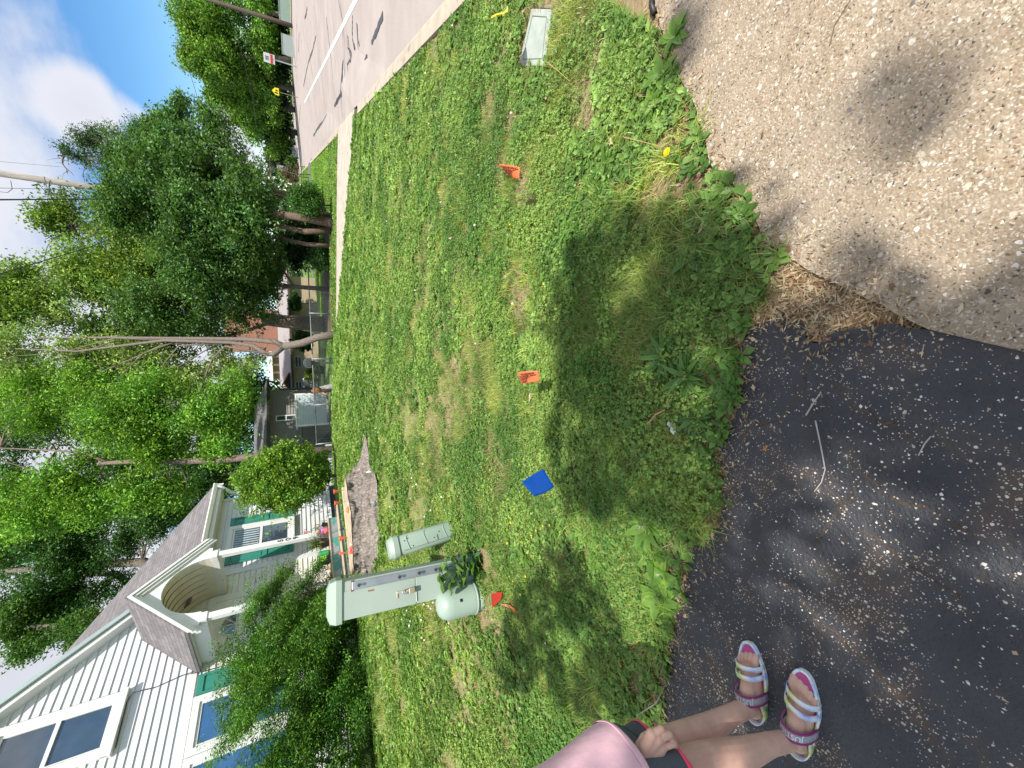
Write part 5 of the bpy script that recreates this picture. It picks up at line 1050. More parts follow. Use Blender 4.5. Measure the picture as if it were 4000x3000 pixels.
# big dark evergreen clump (cedar with ivy) at the middle
def blobs(l, w0=None): return [PB(*b) for b in l]
cb_ = gnd(1302, 872)
cw = 17.5
RAG[0] = .85
tree('big dark cedar with leaning bare lower trunks beyond the crossing walk', cb_, [([gnd(1302, 872), Wp(1210, 855, 16.4), Wp(1100, 838, 16.4), Wp(950, 820, 17), Wp(700, 790, 17.5)], [.20, .17, .15, .11, .05]), ([gnd(1296, 900), Wp(1190, 905, 17), Wp(1080, 880, 17), Wp(900, 900, 17.5)], [.14, .12, .10, .05]), ([gnd(1292, 845), Wp(1180, 800, 16.8), Wp(1080, 760, 17), Wp(960, 700, 17)], [.12, .10, .08, .04]), ([gnd(1292, 960), Wp(1200, 955, 17.5), Wp(1090, 930, 17.5)], [.10, .09, .06])],
     blobs([(900, 640, 150, 110, 16.8), (980, 760, 130, 150, 16.5), (850, 840, 200, 170, 17), (700, 720, 160, 150, 17), (1000, 900, 110, 150, 17), (760, 600, 110, 80, 16.8), (860, 500, 60, 45, 16.6), (700, 470, 60, 40, 17), (640, 560, 90, 70, 17.3), (1040, 660, 70, 70, 16.4), (560, 780, 120, 130, 17.6), (930, 1010, 120, 130, 17.6), (760, 980, 150, 130, 17.8), (600, 640, 80, 90, 17), (660, 520, 50, 50, 16.9), (820, 440, 35, 25, 16.6), (720, 400, 35, 20, 17), (540, 700, 80, 80, 17.4)]),
     BK2, 8500, 18, .17, .075, (.025, .07, .02), (.17, .32, .075), asp=.5, shell=.55, limbs=30, drop=.55, twig=.05, up=.6)
tree('dark spruce with ragged pointed top above the cedar', vert(1290, 700, 20), [([vert(1290, 790, 20), Wp(900, 720, 20), Wp(500, 640, 20), Wp(250, 610, 20)], [.18, .15, .09, .02])],
     blobs([(300, 605, 70, 32, 20), (380, 630, 90, 60, 20), (400, 560, 90, 45, 20.3), (480, 560, 90, 60, 20.3), (470, 650, 100, 80, 20), (580, 620, 110, 90, 20), (320, 660, 60, 50, 20), (560, 520, 60, 40, 20.3), (700, 650, 120, 110, 20)]),
     BK2, 3600, 16, .14, .065, (.02, .05, .02), (.11, .21, .06), asp=.3, shell=.4, limbs=40, twig=.035, hang=.3, drop=.7, mat='needle_leaf')
RAG[0] = .65
tree('tall loose tree with yellow green leaves rising behind the cedar', vert(1290, 1000, 22), [([vert(1290, 1010, 22), Wp(1000, 960, 22), Wp(600, 930, 22), Wp(300, 900, 22)], [.2, .17, .1, .04]), ([Wp(800, 950, 22), Wp(400, 1060, 22), Wp(60, 1100, 22)], [.12, .07, .03])],
     blobs([(360, 850, 110, 90, 22), (430, 980, 160, 120, 22), (270, 930, 100, 80, 22), (300, 1080, 140, 110, 22), (540, 1090, 170, 120, 22), (120, 1110, 110, 90, 22), (130, 1230, 130, 100, 22), (650, 900, 140, 150, 22), (230, 840, 50, 40, 22), (30, 1180, 80, 80, 22)]),
     BK1, 6200, 15, .24, .085, (.07, .15, .028), (.36, .48, .09), asp=.6, shell=.45, limbs=36, twig=.05, drop=.6)
tree('dark ivy covered tree with orange tinged leaves over the chain fence', vert(1290, 1120, 20), [([vert(1290, 1130, 20), Wp(1150, 1120, 20), Wp(1000, 1110, 20), Wp(800, 1120, 20)], [.12, .10, .08, .04])],
     blobs([(850, 1130, 170, 110, 20), (980, 1180, 90, 90, 20), (720, 1230, 150, 110, 20), (930, 1080, 90, 90, 20), (1060, 1120, 50, 60, 20), (600, 1200, 110, 90, 20.4), (1070, 1020, 50, 90, 19.5)]),
     BK1, 3600, 16, .18, .08, (.025, .075, .02), (.17, .30, .06), shell=.5, limbs=18, drop=.7)
tree('thick old trunk with furrowed bark behind the chain fence', vert(1232, 1265, 24), [([vert(1232, 1266, 24), Wp(1180, 1262, 24), Wp(1100, 1255, 24), Wp(1035, 1245, 24)], [.52, .44, .42, .40]), ([Wp(1050, 1240, 24), Wp(900, 1200, 24), Wp(700, 1230, 24)], [.2, .14, .08]), ([Wp(1050, 1262, 24), Wp(940, 1300, 24), Wp(800, 1330, 24)], [.12, .08, .05])],
     blobs([(850, 1300, 80, 60, 24), (700, 1330, 130, 90, 24), (500, 1300, 170, 110, 24), (560, 1180, 90, 70, 24)]), barkmat('thick_bark', (.24, .19, .16)), 900, 15, .28, .12, (.03, .075, .02), (.12, .22, .04), limbs=10, drop=.6)
# forked pale maple in the middle
f1 = vert(1300, 1312, 18.2); fk = Wp(1062, 1372, 18.2)
mt1 = [([vert(1313, 1308, 18.2), Wp(1240, 1318, 18.2), Wp(1180, 1340, 18.2), Wp(1110, 1352, 18.2)], [.20, .17, .17, .16]), ([Wp(1110, 1352, 18.2), Wp(1075, 1335, 18.2), Wp(960, 1325, 18.2), Wp(700, 1322, 18.4), Wp(430, 1318, 18.6), Wp(150, 1320, 18.8)], [.14, .12, .10, .08, .05, .02]),
       ([Wp(1110, 1352, 18.2), Wp(1070, 1384, 18.2), Wp(1040, 1383, 18.2), Wp(990, 1350, 18.2), Wp(900, 1338, 18.1), Wp(640, 1330, 18), Wp(300, 1372, 18), Wp(60, 1362, 18)], [.14, .13, .12, .10, .08, .07, .04, .02])]
def limbpx(l, r0, w=18.1): return ([Wp(x_, y_, w + .15 * k) for k, (x_, y_) in enumerate(l)], [r0 * (1 - .75 * k / (len(l) - 1)) for k in range(len(l))])
mt1 += [limbpx([(1050, 1384), (880, 1352), (830, 1400), (810, 1450), (780, 1530), (745, 1620)], .05), limbpx([(890, 1340), (700, 1350), (640, 1420), (620, 1500), (600, 1555)], .045), limbpx([(820, 1335), (640, 1345), (520, 1400), (400, 1450), (330, 1480)], .045), limbpx([(700, 1330), (560, 1380), (460, 1478)], .035), limbpx([(640, 1330), (450, 1320), (230, 1380), (60, 1390)], .035), limbpx([(850, 1340), (700, 1430), (630, 1445)], .03), limbpx([(800, 1450), (760, 1470), (730, 1570)], .02), limbpx([(450, 1330), (340, 1370), (130, 1420)], .03)]
tree('slender forked maple with pale bare limbs and thin pale leaves', f1, mt1, blobs([(130, 1340, 130, 90, 20), (300, 1400, 150, 100, 20), (480, 1390, 140, 80, 20), (100, 1480, 100, 70, 20), (300, 1300, 120, 80, 20.5), (620, 1440, 120, 70, 20), (760, 1480, 80, 60, 20), (950, 1440, 60, 40, 20), (1000, 1400, 40, 30, 19.5), (860, 1420, 80, 60, 20)]), BK3, 2600, 13, .2, .07, (.14, .23, .05), (.46, .56, .18), shell=.3, limbs=20, twig=.025, drop=.6, asp=.7, trans=.45)
# locust and the trees behind the house
lt = [([vert(1200, 1765, 16), Wp(1000, 1783, 16), Wp(850, 1797, 16), Wp(700, 1802, 16), Wp(520, 1803, 16), Wp(380, 1810, 16)], [.16, .15, .14, .12, .10, .07]), limbpx([(420, 1806), (330, 1770), (220, 1760), (0, 1750)], .07, 16), limbpx([(410, 1808), (390, 1850), (430, 1900), (470, 1915)], .04, 16), limbpx([(560, 1803), (420, 1660), (330, 1640), (200, 1600)], .05, 16), limbpx([(780, 1700), (700, 1680), (640, 1660)], .03, 16)]
tree('tall locust tree with a straight grey trunk and feathery bright leaves', vert(1200, 1765, 16), lt, blobs([(80, 1560, 100, 90, 19.5), (230, 1500, 130, 90, 19.6), (420, 1500, 120, 80, 19.6), (250, 1650, 140, 100, 16), (450, 1620, 140, 100, 16), (620, 1560, 130, 100, 16.3), (600, 1700, 120, 90, 16), (800, 1620, 110, 90, 16.5), (700, 1760, 120, 60, 16), (860, 1730, 80, 60, 16.3), (100, 1720, 120, 80, 15.8), (110, 1880, 120, 90, 15.8), (260, 1860, 110, 80, 15.8), (330, 1960, 110, 80, 15.8), (150, 2010, 120, 80, 15.6), (520, 1930, 100, 70, 16), (660, 1930, 90, 60, 16.3), (920, 1560, 80, 110, 17)]), barkmat('locust_bark', (.20, .15, .12)), 9500, 17, .19, .066, (.05, .15, .02), (.30, .52, .06), shell=.5, limbs=40, twig=.03, drop=.75, asp=.45, hang=.2, trans=.42)
tree('broad leafy tree filling the background between locust and maple', vert(1230, 1850, 27), [([vert(1230, 1850, 27), Wp(900, 1850, 27), Wp(500, 1850, 27)], [.4, .3, .1])], blobs([(100, 1500, 130, 110, 26), (120, 1700, 130, 120, 27), (100, 1950, 130, 130, 27), (330, 1600, 140, 120, 27), (330, 1880, 140, 120, 27), (560, 1760, 140, 110, 27), (560, 1960, 110, 90, 27), (760, 1850, 110, 90, 27), (300, 2080, 110, 90, 27), (700, 1480, 130, 70, 27), (60, 2180, 100, 90, 27)]), BK1, 4800, 16, .34, .11, (.02, .07, .02), (.13, .27, .05), limbs=20, twig=.06, drop=.5)
tree('dense dark tree mass low behind the grey house roof', vert(1200, 1600, 30), [([vert(1200, 1600, 30), Wp(1000, 1600, 30)], [.3, .2])], blobs([(1010, 1560, 90, 60, 30), (950, 1640, 130, 100, 30), (900, 1750, 130, 100, 29), (980, 1500, 60, 60, 30), (840, 1870, 130, 100, 27), (760, 1960, 100, 80, 27)]), BK1, 1700, 16, .35, .13, (.02, .06, .015), (.09, .19, .04), limbs=8)
bt = [([hw(6.0, 19, .5), Wp(560, 2195, 21), Wp(300, 2210, 21), Wp(0, 2232, 21)], [.28, .24, .18, .10]), ([hw(6.5, 20, .5), Wp(450, 2240, 22), Wp(330, 2245, 22), Wp(260, 2300, 22)], [.2, .16, .10, .04])]
tree('tall dark tree with two trunks rising behind the white house roof', hw(6.0, 19, .5), bt, blobs([(120, 2130, 120, 90, 20), (60, 2320, 90, 110, 20), (230, 2260, 110, 100, 20), (180, 2420, 110, 70, 19.5), (300, 2360, 110, 80, 20), (380, 2170, 120, 90, 21), (420, 2290, 80, 60, 21), (120, 2520, 60, 40, 19), (560, 2080, 90, 70, 21.5), (640, 2010, 90, 60, 22), (260, 2060, 100, 60, 20), (330, 2480, 50, 30, 20)]), BK1, 6800, 16, .20, .075, (.02, .065, .018), (.11, .24, .05), shell=.45, limbs=36, twig=.05, drop=.8, hang=.3, asp=.45)
tree('light green drooping branch ends beside the cloudy sky over the roof', hw(3.0, 17.5, .5), [([hw(3.0, 17.5, .5), Wp(430, 2400, 18), Wp(250, 2440, 18), Wp(80, 2450, 18)], [.2, .15, .10, .05])], blobs([(60, 2420, 60, 80, 18), (170, 2480, 60, 40, 18), (110, 2540, 60, 35, 18), (290, 2440, 60, 35, 18), (370, 2420, 60, 30, 18), (310, 2500, 40, 22, 18)]), BK1, 620, 15, .16, .07, (.04, .10, .025), (.15, .28, .05), shell=.3, limbs=12, twig=.03, hang=.4)
# low greenery under the cedar and by the fence
def bush(px, py, w, rx, ry, label, c0=DG, c1=MG, n=260, ls=.05, name='bush', cat='bush'):
    bl = [PB(px, py, rx, ry, w), PB(px + rx * .5, py + ry * .5, rx * .6, ry * .6, w), PB(px + rx * .4, py - ry * .5, rx * .6, ry * .6, w)]; g_ = vert(px, py, w)
    tree(label, g_, [(curve(g_, bl[0][0], 4), [.04, .03, .02, .01])], bl, BK1, n, 14, .09, ls, c0, c1, name, cat, limbs=5, twig=.012, up=.6)
bush(1195, 785, 15.6, 62, 50, 'rounded dark green bush right of the cedar trunks', (.025, .08, .015), (.10, .22, .03), 700, .04)
bush(1255, 1010, 18.5, 50, 50, 'low leafy sapling left of the cedar trunks', (.03, .08, .02), (.09, .19, .04), 260)
bush(1240, 850, 19, 40, 40, 'low dark undergrowth behind the cedar trunks', DG, (.05, .10, .02), 220)
bush(1200, 940, 21, 60, 70, 'dark undergrowth behind the bare cedar trunks', DG, (.035, .08, .02), 420, .07)
bush(1150, 960, 22, 70, 90, 'dark shrub filling the gap below the cedar crown', DG, (.035, .08, .02), 500, .08)
bush(1140, 640, 60, 22, 22, 'small far bush by the side drive', (.04, .10, .02), (.09, .18, .03), 160, .2)
bush(1225, 1460, 26, 25, 25, 'yellow green shrub behind the mailbox', (.08, .14, .02), (.26, .34, .05), 160, .09)
bush(1150, 1180, 34, 22, 30, 'shrub in front of the tan house', DG, MG, 160, .12)
bush(1190, 1330, 33, 35, 30, 'dark shrub against the tan house wall', DG, MG, 200, .12)
bush(1000, 640, 34, 60, 40, 'thin bare leafed shrub showing sky right of the cedar', (.10, .12, .05), (.2, .2, .1), 60, .09)
bush(1130, 680, 40, 40, 30, 'reddish twiggy shrub at the right edge of the cedar', (.12, .08, .05), (.2, .16, .08), 90, .1)
# wooded slope across the road
E5 = []
for k, (l, w, lab, nn) in enumerate((
    ([(800, 60, 110, 90), (760, 120, 60, 60), (900, 140, 120, 110), (1000, 60, 70, 100), (700, 50, 60, 50), (870, -20, 120, 70)], 56, 'tall bright tree with dead branches at the right end across the road', 2600),
    ([(770, 230, 60, 50), (850, 250, 110, 60), (960, 240, 110, 80), (720, 200, 40, 40), (1040, 180, 50, 70)], 58, 'bright green tree standing behind the speed limit sign', 2300),
    ([(880, 340, 70, 60), (960, 330, 110, 80), (1040, 320, 60, 80), (840, 380, 30, 30)], 64, 'leafy tree behind the yellow school sign', 2000),
    ([(960, 420, 60, 50), (1010, 430, 80, 70), (1070, 420, 40, 60), (930, 460, 25, 25)], 74, 'yellow green tree past the yellow school sign', 1700),
    ([(1020, 510, 50, 50), (1060, 500, 50, 60), (1090, 540, 30, 60), (1060, 570, 30, 30)], 82, 'sloping tree crown farther along the road', 900),
    ([(1100, 600, 24, 40), (1115, 640, 18, 40), (1085, 590, 24, 20)], 120, 'far low tree near the vanishing road', 500))):
    g0 = vert(1120, l[0][1], w); g0[2] = float(hz(g0[0], g0[1]))
    tree(lab, g0, [([g0, Wp(1060, l[0][1] - 8, w), Wp(l[0][0], l[0][1], w)], [.35 * w / 50, .25 * w / 50, .1])], [PB(a, b, c, d, w) for a, b, c, d in l], BK1, nn, 15, .36 * w / 50, .15 * w / 50, (.035, .10, .018), (.28, .48, .055), group=None, limbs=6, twig=.10, shell=.55, asp=.6, drop=.25)
g0 = vert(1110, 300, 60)
und = empty('undergrowth', g0, 'undergrowth along the far side of the road, tinted dark for the shade under the trees', 'undergrowth'); und['kind'] = 'stuff'
bl = []
for py_ in range(-60, 640, 40):
    w = 60 + 30 * max(0, py_ - 200) / 400; c_ = PB(1075 + py_ * .03, py_, 50, 40, w); bl.append((c_[0] - g0, c_[1]))
me = crown_mesh('undergrowth', bl, 1500, 14, .6, .26, (.006, .018, .006), (.02, .05, .014)); COL.objects.unlink(und); bpy.data.objects.remove(und)  # near-black leaf tints carry the shade under the far trees
o = meshobj('undergrowth', me, leafmat('tree_leaf')); o.location = g0.tolist(); tagp(o, 'undergrowth along the far side of the road, tinted dark for the shade under the trees', 'undergrowth', kind='stuff')
P_ = []
for a in np.linspace(RAD(-75), RAD(50), 1300):
    d_ = random.uniform(150, 260); P_ += [[d_ * math.sin(a), d_ * math.cos(a), random.uniform(-1, 7 + 5 * vn(np.array(a * 9), np.array(1.)))] for _ in range(9)]
P_ = np.array(P_); V, F, T = leaves(P_, 1.5, tints(len(P_), (.03, .07, .03), (.08, .14, .05), P_[:, 0], P_[:, 1], .02)); o = meshobj('distant_woods', fastmesh('distant_woods', V, F, T), leafmat('tree_leaf')); tagp(o, 'distant line of woods closing the horizon', 'woods', kind='stuff')
# overhead canopy behind the viewer whose dappled shade falls on the paving and near lawn
dsp = lambda l: np.array([[a * 1.8083, b * 1.8083] for a, b in l])
SH = [(dsp([(1215, 560), (1205, 700), (1232, 830), (1190, 960), (1195, 1075), (1290, 1075), (1400, 1090), (1490, 1170), (1510, 1090), (1600, 900), (1690, 560), (1530, 440), (1400, 480), (1300, 520)]), .92, 7.0),
      (dsp([(1090, 1330), (1180, 1180), (1250, 1190), (1300, 1300), (1420, 1400), (1450, 1500), (1420, 1560), (1200, 1540), (1080, 1480)]), .62, 6.0),
      (dsp([(1550, 1010), (1600, 800), (1700, 680), (1950, 690), (2300, 740), (2300, 1700), (1450, 1750), (1440, 1480), (1480, 1200)]), 2.2, 6.0),
      (dsp([(1700, 560), (1880, 440), (2010, 330), (2080, 340), (1960, 480), (1800, 600)]), .8, 8.5), (dsp([(1900, 240), (2120, 90), (2250, 60), (2180, 170), (1980, 260)]), .75, 9), (dsp([(1980, 600), (2212, 380), (2400, 380), (2300, 800)]), .7, 9), (dsp([(1540, 370), (1640, 290), (1660, 320), (1600, 400)]), .9, 8), (dsp([(1440, 20), (1500, 40), (1540, 110), (1500, 120)]), .7, 8), (dsp([(1700, 640), (1790, 560), (1850, 600), (1760, 680)]), .8, 7.5)]
LT = [(1860, 1050, 150, 130), (1700, 1190, 170, 120), (1900, 1450, 70, 150), (1560, 1560, 60, 110), (1515, 1335, 45, 75), (1730, 1340, 110, 110), (1830, 1180, 80, 60), (1620, 1600, 40, 80), (2030, 1000, 60, 40), (1440, 1250, 70, 90), (1990, 1130, 110, 50), (1560, 1160, 60, 60), (2120, 1330, 60, 120), (1340, 1120, 60, 50), (1240, 1380, 60, 40)]
sh_pts = []
for poly, dens, hh in SH:
    W0 = [G(max(500, min(a, 4300)), b)[:2] for a, b in poly]; xs = [p[0] for p in W0]; ys = [p[1] for p in W0]; area = (max(xs) - min(xs)) * (max(ys) - min(ys)); n = int(area * 150 * dens)
    x = rng.uniform(min(xs), max(xs), n); y = rng.uniform(min(ys), max(ys), n); ok = inpoly(x, y, W0)
    q = np.stack([x, y, 0 * x - H], 1); w = q @ vF; px = (2000 + FPX * (q @ CX) / w) / 1.8083; py = (1500 - FPX * (q @ CY) / w) / 1.8083
    for a, b, ra, rb in LT: ok &= ~((((px - a) / ra) ** 2 + ((py - b) / rb) ** 2) < 1)
    x, y = x[ok], y[ok]; h = hh + rng.uniform(-1.2, 1.5, len(x)); sh_pts.append(np.stack([x, y, 0 * x], 1) + sdir[None] / sdir[2] * h[:, None])
SP = np.vstack(sh_pts); ctb = np.array([-.5, -6.5, 0.])
m = len(SP); off = rng.normal(size=(m, 7, 3)) * .055; P_ = (SP[:, None] + off).reshape(-1, 3) - ctb; V, F, T = leaves(P_, .06, tints(len(P_), (.04, .10, .02), (.1, .2, .03), P_[:, 0], P_[:, 1]), .6, 1.2)
t = empty('shade_tree', ctb, 'leafy tree behind the viewer whose branches shade the asphalt', 'tree'); meshobj('crown', fastmesh('crown', V, F, T), leafmat('tree_leaf'), t)
b = MB(); b.tube([(0, 0, -.1), (.1, .1, 2.5), (0, .3, 5), (.2, 1.0, 8)], [.3, .24, .2, .1], 12); b.build('trunk', BK1, t, True)
b = MB()
for k in range(26):
    g_ = SP[rng.integers(0, m)] - ctb; b.tube(curve((0, .3, min(5, g_[2] - 1)), g_, 7, .06), [.08, .06, .045, .03, .02, .012, .006], 5)
b.build('limbs', BK1, t, True)
# ================================================================== STREET THINGS AND NEIGHBOURS
def facing(px, py, w):      # local frame at a depth: x to the right, y away, base on the ground
    g_ = vert(px, py, w); a = math.atan2(g_[0], g_[1]); return g_, -a
def loc_xy(g_, rz, px, py):  # pixel -> (x, z) in the vertical facing plane through g_
    d = ray(px, py); n_ = np.array([math.sin(-rz), math.cos(-rz), 0]); k = (g_ @ n_) / (d @ n_); p = d * k + [0, 0, H] - g_; return float(p @ np.array([math.cos(rz), math.sin(rz), 0])), float(p[2])
# mailbox
g_, rz = facing(1318, 1417, 17.2); t = empty('mailbox', g_, 'black plastic mailbox on a dark post at the lawn edge', 'mailbox', rz)
DK = M('dark_plastic', (.035, .045, .045), .5, .1)
b = MB(); b.b2((-.05, -.05, -.1), (.05, .05, 1.0)); b.build('post', DK, t, bevel=.01)
b = MB(); b.prism([(x_, -.25, 1.0 + z_) for x_, z_ in ((-.22, 0), (.22, 0), (.22, .16), (.17, .25), (.08, .31), (-.08, .31), (-.17, .25), (-.22, .16))], (0, .5, 0)); mbx = b.build('box', M('grey_plastic', (.06, .07, .075), .45, .1), t, bevel=.012)
b = MB(); b.b2((-.16, -.27, 1.02), (.16, -.25, 1.22)); b.build('door', DK, mbx, bevel=.01)
b = MB(); b.b2((-.10, -.14, .86), (.10, .14, 1.0)); b.build('bracket', DK, t, bevel=.01)
# chain link fence
f0 = vert(1203, 1045, 19.2); f1_ = vert(1237, 1735, 19.0); t = empty('chain_fence', f0, 'grey chain link fence with a round top rail crossing behind the lawn', 'fence')
fa = np.array([0, 0, 0.]); fb_ = f1_ - f0; fb_[2] = 0; Lf = np.linalg.norm(fb_); fu = fb_ / Lf; zt = float(np.mean([Wp(1203, 1045, 19.2)[2], Wp(1237, 1735, 19.0)[2]])) - f0[2]; zt1 = Wp(1203, 1045, 19.2)[2] - f0[2]; zt2 = Wp(1237, 1735, 19.)[2] - f0[2]
FM = M('fence_metal', (.24, .26, .27), .45, .1, metal=.5)
b = MB(); b.tube([(0, 0, zt1), tuple(fb_ + [0, 0, zt2])], .026, 8); b.build('rail', FM, t, True)
for k in (0, .26, .52, .78, 1): p = fb_ * k; b = MB(); b.tube([p + [0, 0, -.1], p + [0, 0, zt1 + (zt2 - zt1) * k + .05]], .032, 8); b.build('post', FM, t, True)
b = MB(); pitch = .075; hf = 1.0; n = int(Lf / pitch)
for k in range(-int(hf / pitch), n):
    for sg in (1, -1):
        x0, x1 = k * pitch, k * pitch + hf
        if sg < 0: x0, x1 = x1, x0
        za, zb = 0, hf
        if min(x0, x1) < 0 or max(x0, x1) > Lf: continue
        zo = lambda x_: zt1 + (zt2 - zt1) * x_ / Lf - hf
        b.tube([fu * x0 + [0, 0, zo(x0) + za], fu * x1 + [0, 0, zo(x1) + zb]], .0022, 3, cap=False)
b.build('wire_mesh', FM, t)
# neighbour's grey house
def facade(name, label, px, py, w, cat='house', skew=0):
    g_, rz = facing(px, py, w); rz += skew; t = empty(name, g_, label, cat, rz)
    def Q(x_, y_):
        d = ray(x_, y_); n_ = np.array([-math.sin(rz), math.cos(rz), 0]); k = ((g_ - [0, 0, 0]) @ n_) / (d @ n_); p = d * k + [0, 0, H] - g_; return float(p @ np.array([math.cos(rz), math.sin(rz), 0])), float(p[2])
    return t, Q
t, Q = facade('grey_house', 'low grey sided house with dark gutters behind the chain fence', 1290, 1640, 24, skew=RAD(22))
def poly(Q, l, y): return [(Q(*p)[0], y, Q(*p)[1]) for p in l]
GS = M('grey_siding', (.22, .21, .20), .7, .06, 3)
xl, _ = Q(1150, 1850); xr, _ = Q(1085, 1522); zt_ = Q(1083, 1525)[1]; zt_l = Q(1050, 1745)[1]; zt_ = max(zt_, zt_l)
b = MB(); z = -.3
while z < zt_: b.prism([(xl, .0, z), (xr, .0, z), (xr, -.025, z), (xl, -.025, z)], (0, .024, .14)); z += .15
b.build('wall', GS, t)
b = MB(); b.b2((xl, .02, -.3), (xr - .01, 7, zt_)); b.build('wall_core', GS, t)
rtop = Q(1000, 1740)[1]
b = MB(); b.prism([(xl - .3, -.5, zt_ - .05), (xr + .4, -.5, zt_ - .05), (xr + .4, 3.5, zt_ + .95), (xl - .3, 3.5, zt_ + .95)], (0, 0, .12)); b.prism([(xl - .3, 7.5, zt_ - .05), (xr + .4, 7.5, zt_ - .05), (xr + .4, 3.5, zt_ + .95), (xl - .3, 3.5, zt_ + .95)], (0, 0, .12)); b.build('roof', shingle('grey_roof', (.15, .15, .15)), t)
b = MB(); b.b2((xl - .3, -.62, zt_ - .08), (xr + .42, -.5, zt_ + .05)); b.build('gutter', M('black_gutter', (.02, .02, .02), .4), t)
b = MB(); b.tube([(xr + .3, -.56, zt_), (xr + .3, -.5, zt_ - .3), (xr - .02, -.08, zt_ - .6), (xr - .02, -.08, .0)], .05, 6); b.build('downspout', M('black_gutter'), t)
wx0, wz1 = Q(1077, 1648); wx1, wz0 = Q(1157, 1620)
b = MB(); b.b2((wx0, -.07, wz0), (wx1, -.03, wz1)); wn = b.build('window', TRM, t, bevel=.01)
b = MB(); b.b2((wx0 + .07, -.08, wz0 + .07), (wx1 - .07, -.065, (wz0 + wz1) / 2 - .03)); b.build('pane', GLS, wn); b = MB(); b.b2((wx0 + .07, -.08, (wz0 + wz1) / 2 + .03), (wx1 - .07, -.065, wz1 - .07)); b.build('pane', GLS, wn)
t, Q = facade('white_shed', 'low pale blue white boarded deck skirt in front of the grey house', 1290, 1605, 21.5, 'deck', RAD(8))
x0, z1 = Q(1156, 1668); x1, _ = Q(1156, 1538); z0 = Q(1276, 1605)[1]
b = MB(); 
for k in range(int((z1 - z0) / .13)): b.b2((x0 + .08, -.02 - .004 * (k % 2), z0 + k * .13), (x1 - .08, .02, z0 + k * .13 + .122))
b.build('boards', M('pale_boards', (.44, .50, .54), .6, .05, 3), t)
b = MB(); b.b2((x0, -.04, z1 - .08), (x1, 1.6, z1)); b.build('top_rail', TRM, t)
for x_ in (x0, x1 - .1): b = MB(); b.b2((x_, -.035, z0 - .1), (x_ + .1, .05, z1 - .08)); b.build('end_post', TRM, t)
b = MB()
for k in range(9): b.tube([(x0 - .9 + k * .1, .3, -.3), (x0 - .9 + k * .1, .3, z1 - .35)], .012, 5)
b.tube([(x0 - 1.0, .3, z1 - .3), (x0 - .02, .3, z1 - .3)], .02, 6); b.tube([(x0 - 1.0, .3, -.1), (x0 - .02, .3, -.1)], .02, 6); b.build('iron_railing', M('black_iron', (.02, .02, .02), .4), t)
# white lattice and stone bed at its left
t, Q = facade('picket_fence', 'white picket fence with ivy stems left of the chain fence', 1300, 1800, 17.5, 'fence')
WF = M('white_fence', (.45, .46, .47), .7, .06)
for k in range(16):
    x_, z_ = Q(1268, 1740 + k * 11); b = MB(); b.prism([(x_ - .035, 0, -.3), (x_ + .035, 0, -.3), (x_ + .035, 0, z_ - .05), (x_, 0, z_), (x_ - .035, 0, z_ - .05)], (0, .02, 0)); b.build('picket', WF, t)
b = MB(); b.b2((Q(1290, 1905)[0], .02, Q(1290, 1820)[1]), (Q(1290, 1740)[0], .05, Q(1290, 1820)[1] + .06)); b.build('rail', WF, t)
# tan house
t, Q = facade('tan_house', 'long tan stucco bungalow with white framed windows seen through the trees', 1240, 1300, 36)
TN = M('tan_stucco', (.42, .33, .22), .9, .08, 3, bmp=.3, bscale=30)
x0, z1 = Q(1146, 1562); x1, _ = Q(1146, 1080)
b = MB(); b.b2((x0 - 1.5, 0, -.5), (x1, 8, z1)); b.build('wall', TN, t)
zr_ = Q(1097, 1400)[1]
b = MB(); b.prism([(x0 - 2, -.5, z1 - .02), (x1 + .5, -.5, z1 - .02), (x1 - 1, 3.6, zr_ + .2), (x0, 3.6, zr_ + .2)], (0, 0, .1)); b.build('roof', M('pale_shingles', (.30, .27, .27), .9, .15, 8), t)
b = MB(); b.b2((x0 - 2, -.56, z1 - .12), (x1 + .5, -.5, z1 + .04)); b.build('fascia', M('dark_fascia', (.07, .05, .04), .6), t)
for (pa, pb_) in (((1152, 1435), (1177, 1392)), ((1155, 1320), (1175, 1305)), ((1140, 1183), (1181, 1171)), ((1156, 1562), (1180, 1490))):
    a0, c1_ = Q(*pa); a1, c0_ = Q(*pb_); b = MB(); b.b2((a0, -.06, c0_), (a1, -.01, c1_)); wn = b.build('window', TRM, t); n_ = max(1, round((a1 - a0) / .8)); dx_ = (a1 - a0) / n_
    for k in range(n_):
        for z_a, z_b in ((c0_ + .06, (c0_ + c1_) / 2 - .03), ((c0_ + c1_) / 2 + .03, c1_ - .06)): b = MB(); b.b2((a0 + dx_ * k + .05, -.075, z_a), (a0 + dx_ * (k + 1) - .05, -.055, z_b)); b.build('pane', GLS, wn)
a0, c0_ = Q(1131, 1530); a1, _ = Q(1131, 1455); am, cm = Q(1108, 1492)
b = MB(); b.prism([(a0, -.3, c0_), (a1, -.3, c0_), (am, -.3, cm)], (0, 2.5, 0)); dmr = b.build('dormer', M('dark_gable', (.03, .03, .045), .7), t)
b = MB(); b.tube([(a0, -.34, c0_), (am, -.34, cm), (a1, -.34, c0_)], .06, 5); b.build('dormer_trim', M('orange_trim', (.50, .20, .12), .6), dmr)
